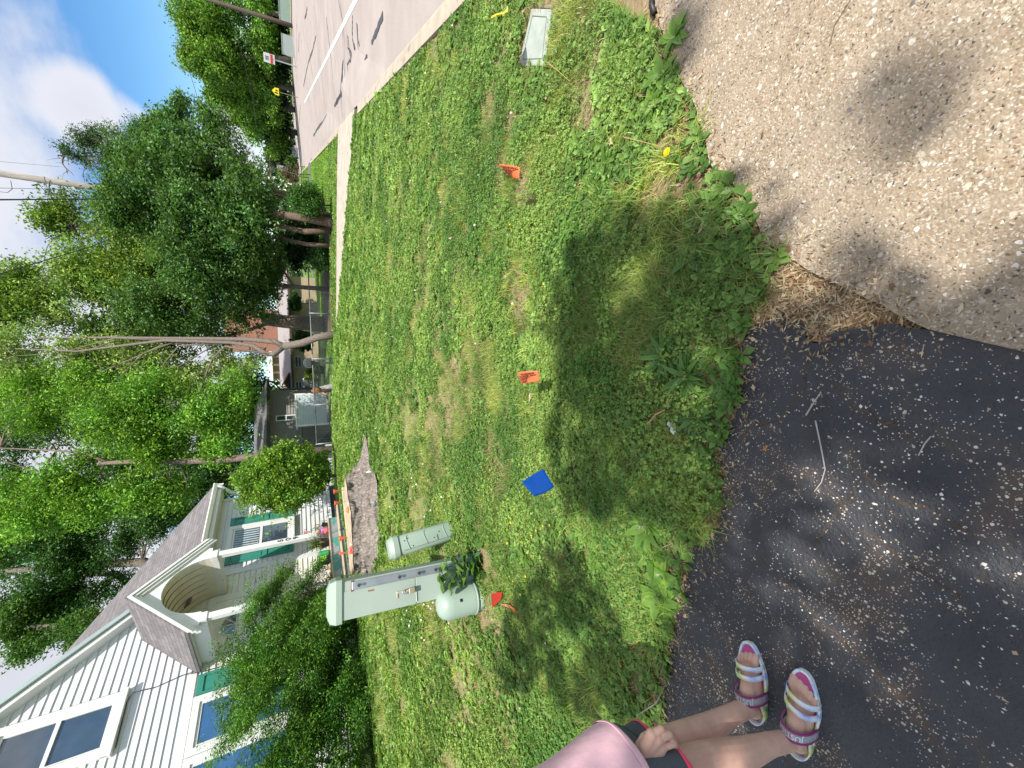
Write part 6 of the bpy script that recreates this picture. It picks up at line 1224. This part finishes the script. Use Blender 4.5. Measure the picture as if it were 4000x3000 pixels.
# brick building
t, Q = facade('brick_building', 'tall red brick building with a white cornice far behind the tan house', 1200, 1390, 62, 'building')
m, n_, b_, o_ = newmat('red_brick'); tx = n_.nodes.new('ShaderNodeTexCoord'); cbn = n_.nodes.new('ShaderNodeSeparateXYZ'); cb2 = n_.nodes.new('ShaderNodeCombineXYZ'); n_.links.new(tx.outputs['Object'], cbn.inputs[0]); n_.links.new(cbn.outputs[0], cb2.inputs[0]); n_.links.new(cbn.outputs[2], cb2.inputs[1]); br = n_.nodes.new('ShaderNodeTexBrick'); n_.links.new(cb2.outputs[0], br.inputs[0]); br.inputs['Scale'].default_value = 1; br.inputs['Brick Width'].default_value = .4; br.inputs['Row Height'].default_value = .13; br.inputs['Mortar Size'].default_value = .01
br.inputs['Color1'].default_value = (.33, .12, .085, 1); br.inputs['Color2'].default_value = (.26, .095, .07, 1); br.inputs['Mortar'].default_value = (.3, .22, .18, 1); n_.links.new(br.outputs[0], b_.inputs['Base Color']); b_.inputs['Roughness'].default_value = .9
x0, z1 = Q(1064, 1480); x1, _ = Q(1064, 1290); xm, z2 = Q(880, 1372)
b = MB(); b.b2((x0, 0, -1), (xm, 12, z1)); b.b2((xm, -.5, -1), (x1 + 3, 12, z2)); b.build('wall', m, t)
zc0, zc1 = Q(1066, 1430)[1], Q(1052, 1430)[1]; b = MB(); b.b2((x0 - .6, -.8, zc0), (xm, 12, zc1)); b.build('cornice', M('white_cornice', (.70, .70, .72), .6), t)
for yy in (1392, 1425, 1455): a0, c1_ = Q(1068, yy + 4); a1, c0_ = Q(1096, yy - 4); b = MB(); b.b2((a0, -.08, c0_), (a1, .02, c1_)); b.build('window', M('pale_window', (.5, .5, .5), .4), t)
# grey boulders, car, festive figure behind the fence
t, Q = facade('parked_car', 'grey blue car parked beyond the chain fence by the shed', 1245, 1500, 27, 'car')
b = MB(); cp = [(-1.2, .35), (-1.25, .75), (-.95, .95), (-.6, 1.35), (.5, 1.38), (1.0, .98), (1.7, .88), (1.8, .4)]; b.prism([(x_ * .8, 0, z_) for x_, z_ in cp], (0, 1.6, 0)); body = b.build('body', M('car_paint', (.12, .16, .19), .25, .05, metal=.4), t, bevel=.08)
b = MB(); b.prism([(x_ * .8, -.01, z_) for x_, z_ in ((-.8, .98), (-.52, 1.28), (.45, 1.30), (.85, .98))], (0, .02, 0)); b.build('window', GLS, body)
for x_ in (-.65, 1.0): b = MB(); b.lathe([(.1, -.02), (.3, 0), (.31, .15), (.1, .17)], 18); o = b.build('wheel', M('tyre', (.02, .02, .02), .8), t, True); o.rotation_euler = (RAD(90), 0, 0); o.location = (x_, .12, .31)
t, Q = facade('garden_figure', 'orange and black decorative figure standing at the corner of the white boarded skirt', 1270, 1525, 20.5, 'garden ornament')
OR2 = M('soft_orange', (.75, .30, .12), .6, .1, 30); BL2 = M('soft_black', (.03, .02, .02), .7)
b = MB(); b.lathe([(.02, .0), (.10, .1), (.14, .35), (.1, .55), (.03, .6)], 12); b.build('body', BL2, t, True)
b = MB(); b.lathe([(.02, .58), (.15, .66), (.19, .8), (.15, .94), (.02, 1.0)], 14); b.build('head', OR2, t, True)
for x_ in (-.2, .22): b = MB(); b.tube([(x_ * .4, -.02, .5), (x_, -.05, .35), (x_ * 1.2, -.06, .2)], [.05, .045, .05], 8); b.build('arm', OR2, t, True)
b = MB(); b.lathe([(.15, .0), (.16, .03), (.10, .06), (.02, .07)], 12); b.build('stand', BL2, t, True)
rock('rock', vert(1250, 1512, 20), (.14, .14, .5), M('pale_rock', (.33, .31, .30), .9, .2, 9, bmp=.4), 'upright pale rock by the fence behind the crest of the lawn', 31)
rock('rock', vert(1235, 1130, 21), (.16, .2, .55), M('pale_rock'), 'pale upright stone behind the chain fence near the cedar', 32)
# signs
def textobj(txt, size, mat, parent, x, y, z, name='lettering'):
    o = text_mesh(name, txt, size, mat, parent, .004); o.rotation_euler = (RAD(90), 0, 0); o.location = (x, y, z); return o
POLE = M('sign_pole', (.40, .46, .44), .4, .1, metal=.4); SW = M('sign_white', (.75, .76, .78), .4, .03); SR = M('sign_red', (.70, .05, .04), .4, .05); SY = M('sign_yellow', (.80, .72, .02), .4, .05); SB = M('sign_black', (.02, .02, .02), .5)
t, Q = facade('speed_sign', 'white speed limit 35 sign with red panel on a pale post across the road', 1131, 252, 42, 'sign', RAD(-12))
x0, z1 = Q(1031, 246); x1, z0 = Q(1075, 229); zb_ = Q(1131, 252)[1]; xm = (x0 + x1) / 2
zb_, zt = Q(1074, 246)[1], Q(1031, 237)[1]; xs = Q(1100, 246)[0]
b = MB(); b.tube([(0, 0, -.3), (0, 0, zt - .1)], .06, 8); b.build('post', POLE, t)
wd = .84
zs = zb_ + (zt - zb_) * .42
b = MB(); b.b2((-wd / 2, -.10, zs), (wd / 2, -.07, zt)); p1 = b.build('limit_panel', SW, t, bevel=.01); b = MB(); b.b2((-wd / 2, -.10, zb_), (wd / 2, -.07, zs - .02)); p2_ = b.build('lower_panel', SW, t, bevel=.01)
b = MB(); b.b2((-wd / 2 + .02, -.112, zb_ + (zs - zb_) * .42), (wd / 2 - .02, -.101, zs - .04)); b.build('red_band', SR, p2_)
textobj('SPEED\nLIMIT', .16, M('sign_grey', (.22, .23, .26), .5), p1, 0, -.105, zt - .27); textobj('35', .40, SB, p1, 0, -.105, zs + .22); textobj('R', .2, SR, p2_, 0, -.105, zb_ + .15)
t, Q = facade('school_sign', 'yellow pentagon school crossing sign on a thin post across the road', 1133, 372, 50, 'sign')
zb_, zt = Q(1090, 366)[1], Q(1069, 362)[1]; wd = .76
b = MB(); b.tube([(0, 0, -.3), (0, 0, zt - .1)], .04, 8); b.build('post', M('rusty_post', (.2, .17, .14), .7), t)
b = MB(); b.prism([(-wd / 2, -.08, zb_), (wd / 2, -.08, zb_), (wd / 2, -.08, zb_ + .42), (0, -.08, zb_ + .78), (-wd / 2, -.08, zb_ + .42)], (0, .03, 0)); pn = b.build('panel', SY, t)
for x_, h_ in ((-.14, .5), (.12, .4)): b = MB(); b.prism([(x_ - .07, -.09, zb_ + .1), (x_ + .03, -.09, zb_ + .1), (x_ + .09, -.09, zb_ + h_ * .7), (x_ + .04, -.09, zb_ + h_), (x_ - .05, -.09, zb_ + h_), (x_ - .1, -.09, zb_ + h_ * .6)], (0, .005, 0)); b.build('pictogram', SB, pn)
t, Q = facade('road_sign', 'grey backed square sign on a thin post beside the far kerb', 1150, 665, 90, 'sign')
zb_, zt = Q(1117, 660)[1], Q(1082, 660)[1]; b = MB(); b.tube([(0, 0, -.2), (0, 0, zt)], .04, 6); b.build('post', POLE, t)
b = MB(); b.b2((-.45, -.06, zb_), (.45, -.03, (zb_ + zt) / 2 - .03)); b.b2((-.45, -.06, (zb_ + zt) / 2 + .03), (.45, -.03, zt)); b.build('panel', M('sign_back', (.42, .46, .47), .5), t)
t, Q = facade('white_board', 'small white slatted board standing at the foot of the far trees', 1140, 592, 85, 'sign')
x_, z_ = Q(1128, 592)
b = MB()
for k in range(5): b.b2((-.9, -.02, .3 + k * .25), (.9, .02, .3 + k * .25 + .16))
b.b2((-.9, .02, .2), (-.8, .08, 1.6)); b.b2((.8, .02, .2), (.9, .08, 1.6)); b.build('slats', SW, t)
# pale wall panels across the road
for k, (ya, yb, xa, lab) in enumerate(((-40, 60, 1092, 'long pale grey green fence panel at the right edge across the road'), (62, 92, 1094, 'narrow pale fence panel behind the brown utility pole'), (130, 210, 1104, 'pale fence panel between utility pole and speed sign'))):
    t, Q = facade('fence_panel', lab, 1128, (ya + yb) / 2, 44, 'fence'); t['group'] = 'pale fence panels across the road'
    a0, c1_ = Q(xa, yb); a1, _ = Q(xa, ya); c1_ = max(c1_, 1.0)
    b = MB(); b.b2((a0, 0, -.2), (a1, .06, c1_)); b.build('panel', M('panel_grey', (.36, .42, .40), .7, .06, 3), t)
    b = MB(); b.b2((a0 - .05, -.04, -.2), (a0 + .07, .1, c1_ + .08)); b.build('post', M('panel_grey'), t); b = MB(); b.b2((a0, -.03, c1_), (a1, .09, c1_ + .06)); b.build('cap', M('panel_grey'), t)
# utility poles and wires
pt = Wp(100, 693, 20); pbx = vert(100, 693, 20)
t = empty('utility_pole', pbx, 'grey wooden utility pole with a fuse bracket rising above the spruce', 'utility pole')
PW = barkmat('pole_wood', (.34, .30, .27), (14, 14, 1.2)); top = Wp(-260, 665, 20)
ptop = np.array([pbx[0], pbx[1], top[2]]) - pbx
b = MB(); b.tube([(0, 0, -.3), ptop * .5, ptop], [.19, .17, .14], 12); b.build('pole', PW, t, True)
q_ = Wp(205, 722, 19.8) - pbx; r_ = Wp(178, 706, 19.9) - pbx
b = MB(); b.tube([Wp(193, 712, 19.8) - pbx, Wp(190, 758, 19.7) - pbx], .03, 6); b.tube([Wp(188, 752, 19.7) - pbx, Wp(172, 690, 19.9) - pbx], .02, 5); b.build('bracket', M('bracket_metal', (.07, .08, .09), .5), t)
b = MB(); b.lathe([(.03, -.14), (.09, -.12), (.05, -.07), (.09, -.04), (.05, 0), (.09, .04), (.05, .08), (.03, .14)], 12); o = b.build('insulator', M('insulator_grey', (.30, .36, .36), .3), t, True); o.location = (Wp(182, 735, 19.7) - pbx).tolist()
b = MB(); b.tube([Wp(188, 756, 19.7) - pbx, Wp(215, 762, 19.7) - pbx, Wp(238, 750, 19.7) - pbx, Wp(236, 722, 19.8) - pbx], .014, 5); b.tube([Wp(-10, 748, 19.7) - pbx, Wp(30, 752, 19.7) - pbx, Wp(48, 738, 19.7) - pbx, Wp(42, 706, 19.8) - pbx], .014, 5); b.tube([Wp(140, 708, 19.7) - pbx, Wp(165, 735, 19.7) - pbx, Wp(186, 756, 19.7) - pbx], .014, 5); b.build('jumper_wire', WIR, t)
t = empty('utility_pole', vert(1116, 92, 40), 'leaning brown utility pole among the trees at the right across the road', 'utility pole')
bp = vert(1116, 92, 40); bp = np.array([*bp[:2], bp[2]]); b = MB(); b.tube([bp * 0, Wp(990, 53, 40) - bp, Wp(865, 14, 40) - bp, Wp(760, -20, 40) - bp], [.20, .19, .17, .15], 10); b.build('pole', barkmat('pole_brown', (.10, .07, .055)), t, True)
def wire(l, r, label):
    P_ = [Wp(*p) for p in l]; base = P_[0]; Pn = []
    for k in range(len(P_) - 1):
        for u in np.linspace(0, 1, 7)[:-1]: Pn.append(P_[k] * (1 - u) + P_[k + 1] * u)
    Pn.append(P_[-1]); b = MB(); b.tube([p - base for p in Pn], r, 6); o = b.build('overhead_wire', WIR, None, True); o.location = base.tolist(); tagp(o, label, 'wire', 'overhead wires')
wire([(-300, 779, 6), (0, 780, 9), (300, 778, 14), (620, 776, 19)], .018, 'thick vertical looking overhead wire just left of the utility pole')
wire([(-200, 1110, 9), (0, 1070, 10.5), (350, 965, 15), (590, 870, 19)], .016, 'overhead wire curving down across the yellow green tree')
wire([(-100, 732, 16), (240, 740, 22)], .010, 'thin wire beside the utility pole top')
wire([(-100, 622, 20), (240, 652, 30)], .008, 'thin pale wire right of the utility pole')
wire([(742, 285, 40), (765, 360, 40), (780, 430, 40), (790, 480, 41)], .025, 'dark wire sagging between the far tree and the cedar top')
wire([(860, -20, 42), (925, 140, 42), (985, 360, 46), (1010, 560, 60)], .022, 'wire running down in front of the far trees across the road')
wire([(1000, 1392, 17), (1003, 1480, 19)], .006, 'thin wire in the sky gap above the brick building')
# ================================================================== THE CHILD
PX, PY_ = -1.10, .74
per = empty('person', (PX, PY_, .012), 'young child in a pink shirt and grey shorts with pink hems gripping the shorts', 'person')
O_ = np.array([PX, PY_, .012])
mS, nS, bS, oS = newmat('skin'); v = noise(nS, 26, 5); nS.links.new(ramp(nS, v, [(.3, (.56, .32, .235)), (.7, (.66, .41, .31))]), bS.inputs['Base Color']); bS.inputs['Roughness'].default_value = .5; bS.inputs['Subsurface Weight'].default_value = .12; bS.inputs['Subsurface Radius'].default_value = (.01, .004, .002); bump(nS, bS, noise(nS, 220, 3), .08, .002)
def ball(mb, c, r, sc=(1, 1, 1), n=10):
    vs = []; fs = []
    for i in range(1, n):
        th = math.pi * i / n
        for k in range(14): ph = 2 * math.pi * k / 14; vs.append((c[0] + r * sc[0] * math.sin(th) * math.cos(ph), c[1] + r * sc[1] * math.sin(th) * math.sin(ph), c[2] + r * sc[2] * math.cos(th)))
    m_ = len(vs); vs += [(c[0], c[1], c[2] + r * sc[2]), (c[0], c[1], c[2] - r * sc[2])]
    for i in range(n - 2):
        for k in range(14): a = i * 14 + k; b = i * 14 + (k + 1) % 14; fs.append((a, a + 14, b + 14, b))
    for k in range(14): fs.append((m_, k, (k + 1) % 14)); fs.append((m_ + 1, (n - 2) * 14 + (k + 1) % 14, (n - 2) * 14 + k))
    mb.add(vs, fs)
def chain(mb, pts, rr):
    P_ = [np.array(p, float) - O_ for p in pts]
    for p, r in zip(P_, rr): ball(mb, p, r)
    for a, b_, r1, r2 in zip(P_[:-1], P_[1:], rr[:-1], rr[1:]): mb.tube([a, b_], [r1, r2], 14)
def remesh(o, vox, sm_it=4):
    r = o.modifiers.new('r', 'REMESH'); r.mode = 'VOXEL'; r.voxel_size = vox; r.use_smooth_shade = True
    s_ = o.modifiers.new('s', 'SMOOTH'); s_.factor = .5; s_.iterations = sm_it
sandal_pose = [((-1.185, .776), (-.935, .803), 1), ((-1.195, .652), (-.928, .628), -1)]     # heel, toe, outer side
A1, K1, H1 = (-1.120, .777, .075), (-1.158, .856, .355), (-1.150, .880, .60)
A2, K2, H2 = (-1.130, .652, .075), (-1.128, .748, .355), (-1.120, .775, .60)
b = MB()
for A_, K_, Hp in ((A1, K1, H1), (A2, K2, H2)):
    A_, K_, Hp = map(np.array, (A_, K_, Hp)); c1_ = A_ * .45 + K_ * .55 + [-.012, 0, 0]; c2_ = A_ * .75 + K_ * .25
    chain(b, [A_, c2_, c1_, K_ * .9 + A_ * .1, K_, K_ * .6 + Hp * .4, Hp], [.027, .030, .041, .040, .042, .052, .066])
for (hx, tx_, sd_) in sandal_pose:
    hx = np.array([*hx, 0]); tx_ = np.array([*tx_, 0]); f_ = tx_ - hx; L0 = np.linalg.norm(f_); f_ /= L0; s_ = np.array([-f_[1], f_[0], 0]) 
    fp = lambda u, v, z: hx + f_ * (u * L0) + s_ * v + [0, 0, z]
    chain(b, [fp(.16, 0, .040), fp(.25, 0, .062), fp(.42, 0, .056), fp(.58, 0, .042), fp(.68, 0, .033)], [.027, .029, .027, .022, .015])
    chain(b, [fp(.42, -.014, .038), fp(.68, -.018, .031)], [.022, .014]); chain(b, [fp(.42, .012, .038), fp(.68, .018, .031)], [.022, .014])
    inner = -sd_                                             # big toe on the inner side
    for k, (v_, l_, r_) in enumerate(((.0265, .875, .0110), (.0085, .870, .0075), (-.0065, .848, .0070), (-.0205, .818, .0066), (-.0335, .775, .0062))):
        chain(b, [fp(.68, v_ * inner * .85, .032), fp(l_ - .055, v_ * inner, .036), fp(l_, v_ * inner * 1.03, .027)], [r_ * .95, r_ * .95, r_])
# torso, neck, head, arms
pel = np.array([-1.14, .828, .62]); ch = np.array([-1.17, .86, .84])
chain(b, [H1, pel, H2], [.07, .085, .07]); chain(b, [pel, pel * .5 + ch * .5, ch, ch + [0, 0, .07]], [.085, .080, .09, .06]); sh1, sh2 = ch + [-.005, .095, .075], ch + [0, -.095, .075]
chain(b, [sh1, ch + [0, 0, .08], sh2], [.036, .05, .036]); hd = ch + [.015, 0, .275]; chain(b, [ch + [0, 0, .09], ch + [.005, 0, .16], hd + [-.01, 0, -.05]], [.036, .033, .04])
ball(b, hd - O_, .088, (1.02, .86, 1.15)); ball(b, hd + [.05, 0, -.055] - O_, .036, (1, .95, .8)); chain(b, [hd + [.088, 0, .01], hd + [.100, 0, -.018]], [.008, .011])
for sg in (-1, 1): ball(b, hd + [-.005, sg * .077, -.01] - O_, .02, (.8, .4, 1.2)); ball(b, hd + [.055, sg * .03, -.035] - O_, .024)
chain(b, [hd + [.084, -.016, -.045], hd + [.092, 0, -.043], hd + [.084, .016, -.045]], [.006, .0075, .006])
e1 = sh1 + np.array([-.07, -.02, -.19]); chain(b, [sh1, e1, e1 + [-.01, -.03, -.16]], [.032, .026, .02]); 
w_ = 1.075
wr = Wp(2455, 3010, w_ + .01); e2 = np.array([-1.15, .70, .745]); chain(b, [sh2, e2, (e2 + wr) / 2, wr], [.032, .028, .026, .021])
pc = [Wp(2500, 2965, w_), Wp(2530, 2940, w_), Wp(2560, 2915, w_)]
chain(b, [wr, pc[0]], [.021, .024]); 
mcp = [(2545, 2868), (2572, 2888), (2585, 2918), (2582, 2950)]; pip = [(2583, 2846), (2615, 2868), (2632, 2903), (2630, 2952)]; dip = [(2600, 2862), (2632, 2885), (2640, 2915), (2640, 2960)]
for k in range(4):
    m_ = Wp(*mcp[k], w_ - .006); chain(b, [pc[0], m_], [.020, .015]); p_ = Wp(*pip[k], w_ - .004); q_ = Wp(*dip[k], w_ + .022); r3 = Wp(dip[k][0] - 18, dip[k][1] + 2, w_ + .034)
    chain(b, [m_, p_, q_, r3], [.0108, .0100, .0090, .0082])
chain(b, [Wp(2490, 2930, w_ + .012), Wp(2515, 2880, w_ + .018), Wp(2545, 2860, w_ + .03)], [.014, .011, .0095])
o = b.build('body', mS, per, True); remesh(o, .0026, 3)
for sg in (-1, 1):
    eb = MB(); ball(eb, hd + [.078, sg * .03, .005] - O_, .0115); eo = eb.build('eye', M('eye_white', (.7, .7, .7), .2), per, True)
    eb = MB(); ball(eb, hd + [.0865, sg * .03, .005] - O_, .0055); eb.build('iris', M('iris', (.06, .03, .02), .2), eo, True)
eb = MB(); ball(eb, hd + [-.018, 0, .02] - O_, .094, (1.0, .95, 1.12)); ball(eb, hd + [-.075, 0, -.05] - O_, .05, (.7, 1.2, 1.6)); eo = eb.build('hair', M('brown_hair', (.09, .05, .03), .5, .3, 60, bmp=.6, bscale=90), per, True); remesh(eo, .006, 3)
# toenails
# shirt and shorts
def ringcloth(name, rings, mat, par, thick=.004, wav=.0, nw=5, seed=0):
    V = []; n = 40
    for j, (c, rx, ry) in enumerate(rings):
        for k in range(n): a = 2 * math.pi * k / n; r_ = 1 + wav * math.sin(nw * a + seed + j * .25); V.append((c[0] - O_[0] + rx * r_ * math.cos(a), c[1] - O_[1] + ry * r_ * math.sin(a), c[2] - O_[2] + (.006 * math.sin(3 * a + seed) if j == 0 else 0)))
    F = [(j * n + k, j * n + (k + 1) % n, (j + 1) * n + (k + 1) % n, (j + 1) * n + k) for j in range(len(rings) - 1) for k in range(n)]
    mb = MB(); mb.add(V, F); o = mb.build(name, mat, par, True); s_ = o.modifiers.new('t', 'SOLIDIFY'); s_.thickness = thick; ss = o.modifiers.new('s', 'SUBSURF'); ss.levels = 1; ss.render_levels = 1; return o
SHT = M('pink_cotton', (.74, .46, .52), .9, .05, 9, bmp=.25, bscale=26); GRC = M('grey_cloth', (.075, .085, .095), .85, .08, 12, bmp=.3, bscale=30); NPK = M('neon_pink', (.90, .07, .16), .7, .05, 30)
tc_ = pel + [.01, .005, 0]
shirt = ringcloth('shirt', [(tc_ + [.006, 0, -.035], .118, .132), (tc_ + [.004, 0, -.01], .120, .133), (tc_ + [0, 0, .05], .115, .130), (tc_ * .5 + ch * .5, .108, .125), (ch + [0, 0, .0], .108, .125), (ch + [0, 0, .06], .085, .12), (ch + [0, 0, .10], .05, .06)], SHT, per, .004, .018, 6)
ringcloth('hem', [(tc_ + [.006, 0, -.037], .121, .135), (tc_ + [.006, 0, -.020], .1225, .1365)], SHT, shirt, .003, .018, 6)
for sh_, el in ((sh1, e1), (sh2, e2)):
    d_ = unit(np.array(el) - sh_); mb = MB(); mb.tube([sh_ - O_ - d_ * .02, sh_ - O_ + d_ * .05, sh_ - O_ + d_ * .10], [.050, .048, .050], 16, cap=False); mb.build('sleeve', SHT, shirt, True)
shorts = None
mb = MB(); 
sho = ringcloth('shorts', [(pel + [.008, 0, -.085], .098, .128), (pel + [.006, 0, -.03], .102, .125), (pel + [0, 0, .03], .095, .118)], GRC, per, .003)
for K_, Hp, sd in ((K1, H1, .4), (K2, H2, 2.1)):
    K_ = np.array(K_); Hp = np.array(Hp); d_ = Hp - K_
    lr = [(K_ + d_ * .42 + [.006, 0, 0], .078, .074), (K_ + d_ * .55 + [.006, 0, 0], .079, .072), (K_ + d_ * .75, .080, .070), (K_ + d_ * 1.0, .075, .066)]
    lg = ringcloth('shorts_leg', lr, GRC, sho, .003, .02, 4, sd); ringcloth('pink_hem', [(K_ + d_ * .415 + [.006, 0, 0], .081, .077), (K_ + d_ * .475 + [.006, 0, 0], .0815, .0765)], NPK, lg, .003, .02, 4, sd)
# sandals
m, n_, b_, o_ = newmat('tie_dye_foam'); vv = n_.nodes.new('ShaderNodeTexNoise'); vv.inputs['Scale'].default_value = 22; vv.inputs['Detail'].default_value = 3; n_.links.new(n_.nodes.new('ShaderNodeTexCoord').outputs['Object'], vv.inputs['Vector'])
n_.links.new(ramp(n_, vv.outputs['Fac'], [(.30, (.40, .20, .60)), (.38, (.42, .55, .80)), (.46, (.70, .74, .78)), (.54, (.74, .76, .74)), (.60, (.74, .72, .22)), (.66, (.40, .66, .30)), (.72, (.72, .76, .80))]), b_.inputs['Base Color']); b_.inputs['Roughness'].default_value = .55
MAG = M('magenta_footbed', (.48, .07, .26), .6, .08, 40, bmp=.4, bscale=160); SGR = M('silver_elastic', (.36, .34, .38), .6, .1, 60); PLM = M('plum_band', (.30, .02, .16), .6); SIL = M('silver_print', (.68, .68, .72), .35, metal=.3)
for k, (hx, tx_, sd_) in enumerate(sandal_pose):
    hx = np.array([*hx, .0]); tx_ = np.array([*tx_, .0]); f_ = tx_ - hx; L0 = np.linalg.norm(f_) * 1.0; an = math.atan2(f_[1], f_[0])
    so_ = empty('sandal', (0, 0, 0), '', ''); 
    for key in ('label', 'category'): 
        if key in so_: del so_[key]
    so_.parent = per; so_.location = tuple(hx - O_ + [0, 0, .012]); so_.rotation_euler = (0, 0, an); so_['label'] = 'child sandal with silver print strap, %s one' % ('far' if k == 0 else 'near')
    def outline(gr, n=44):
        out = []
        for i in range(n):
            a = 2 * math.pi * i / n; u = .5 - .5 * math.cos(a); wv = (.030 + .012 * u + .009 * math.sin(math.pi * u) ** 2 - .006 * math.exp(-((u - .42) / .16) ** 2)) + gr
            wv *= min(1, (math.sin(math.pi * min(max(u, 0), 1)) ** .38) if 0 < u < 1 else 0); v_ = wv * (1 if a < math.pi else -1); v_ += .006 * sd_ * -1 * (u - .4) 
            out.append((u * (L0 + 2 * gr) - gr, v_))
        return out
    mb = MB(); mb.prism([(x_, y_, -.012) for x_, y_ in outline(.003)], (0, 0, .024)); mb.build('sole', m, so_, bevel=.005)
    mb = MB(); mb.prism([(x_, y_, .0115) for x_, y_ in outline(-.0055)], (0, 0, .0025)); mb.build('footbed', MAG, so_)
    mb = MB(); ol = outline(.001); mb.tube([(x_, y_, .014) for x_, y_ in ol] + [(ol[0][0], ol[0][1], .014)], .0045, 6, cap=False); mb.build('rim', m, so_, True)
    def strap(u0, u1, wd_s, ht_s, mat_, name, skew=0, wide=.0, lift=0):
        V = []; n = 18
        for i in range(n + 1):
            a = math.pi * i / n; yy = math.cos(a) * (wd_s + .004); zz_ = math.sin(a) ** .75 * ht_s + lift
            for uu in (u0, u1): V.append((uu * L0 + skew * math.cos(a) * L0 * sd_, yy, .006 + zz_))
        F = [(2 * i, 2 * i + 1, 2 * i + 3, 2 * i + 2) for i in range(n)]; mb = MB(); mb.add(V, F); o = mb.build(name, mat_, so_, True); s_ = o.modifiers.new('t', 'SOLIDIFY'); s_.thickness = .0032; s_.offset = 1; return o
    strap(.70, .76, .038, .046, m, 'toe_strap', -.02); strap(.59, .655, .038, .056, m, 'toe_strap', -.025)
    st_ = strap(.325, .445, .0365, .080, SGR, 'ankle_strap', -.0); strap(.318, .338, .0373, .0815, PLM, 'band', 0, lift=.001); strap(.43, .45, .0373, .0815, PLM, 'band', 0, lift=.001)
    # lettering bent over the ankle strap
    tm = text_mesh('lettering', 'JUSTICE', .023, SIL, st_, .0004, bold=.0006)
    for v in tm.data.vertices:
        arc = v.co.x * 1.0; a = math.pi / 2 - arc / .050; yy = math.cos(a) * .0440; zz_ = max(0, math.sin(a)) ** .75 * .0815 + .0095; v.co = Vector((.385 * L0 - v.co.y, yy, zz_ + v.co.z)) if True else v.co
    # back counter
    V = []; n = 20
    for i in range(n + 1):
        a = math.pi / 2 + math.pi * i / n; r_x = .034; c_x = .040; ht = .030 + .012 * math.sin(math.pi * i / n)
        for z_ in (.008, ht): V.append((c_x + r_x * 1.15 * math.cos(a) - .002 * z_ / .03, .034 * math.sin(a), z_))
    V = [(.40 * L0, .037, .008), (.36 * L0, .037, .05)] + V + [(.40 * L0, -.037, .008), (.36 * L0, -.037, .05)]
    F = [(2 * i, 2 * i + 1, 2 * i + 3, 2 * i + 2) for i in range(len(V) // 2 - 1)]; mb = MB(); mb.add(V, F); o = mb.build('heel_counter', m, so_, True); s_ = o.modifiers.new('t', 'SOLIDIFY'); s_.thickness = .004
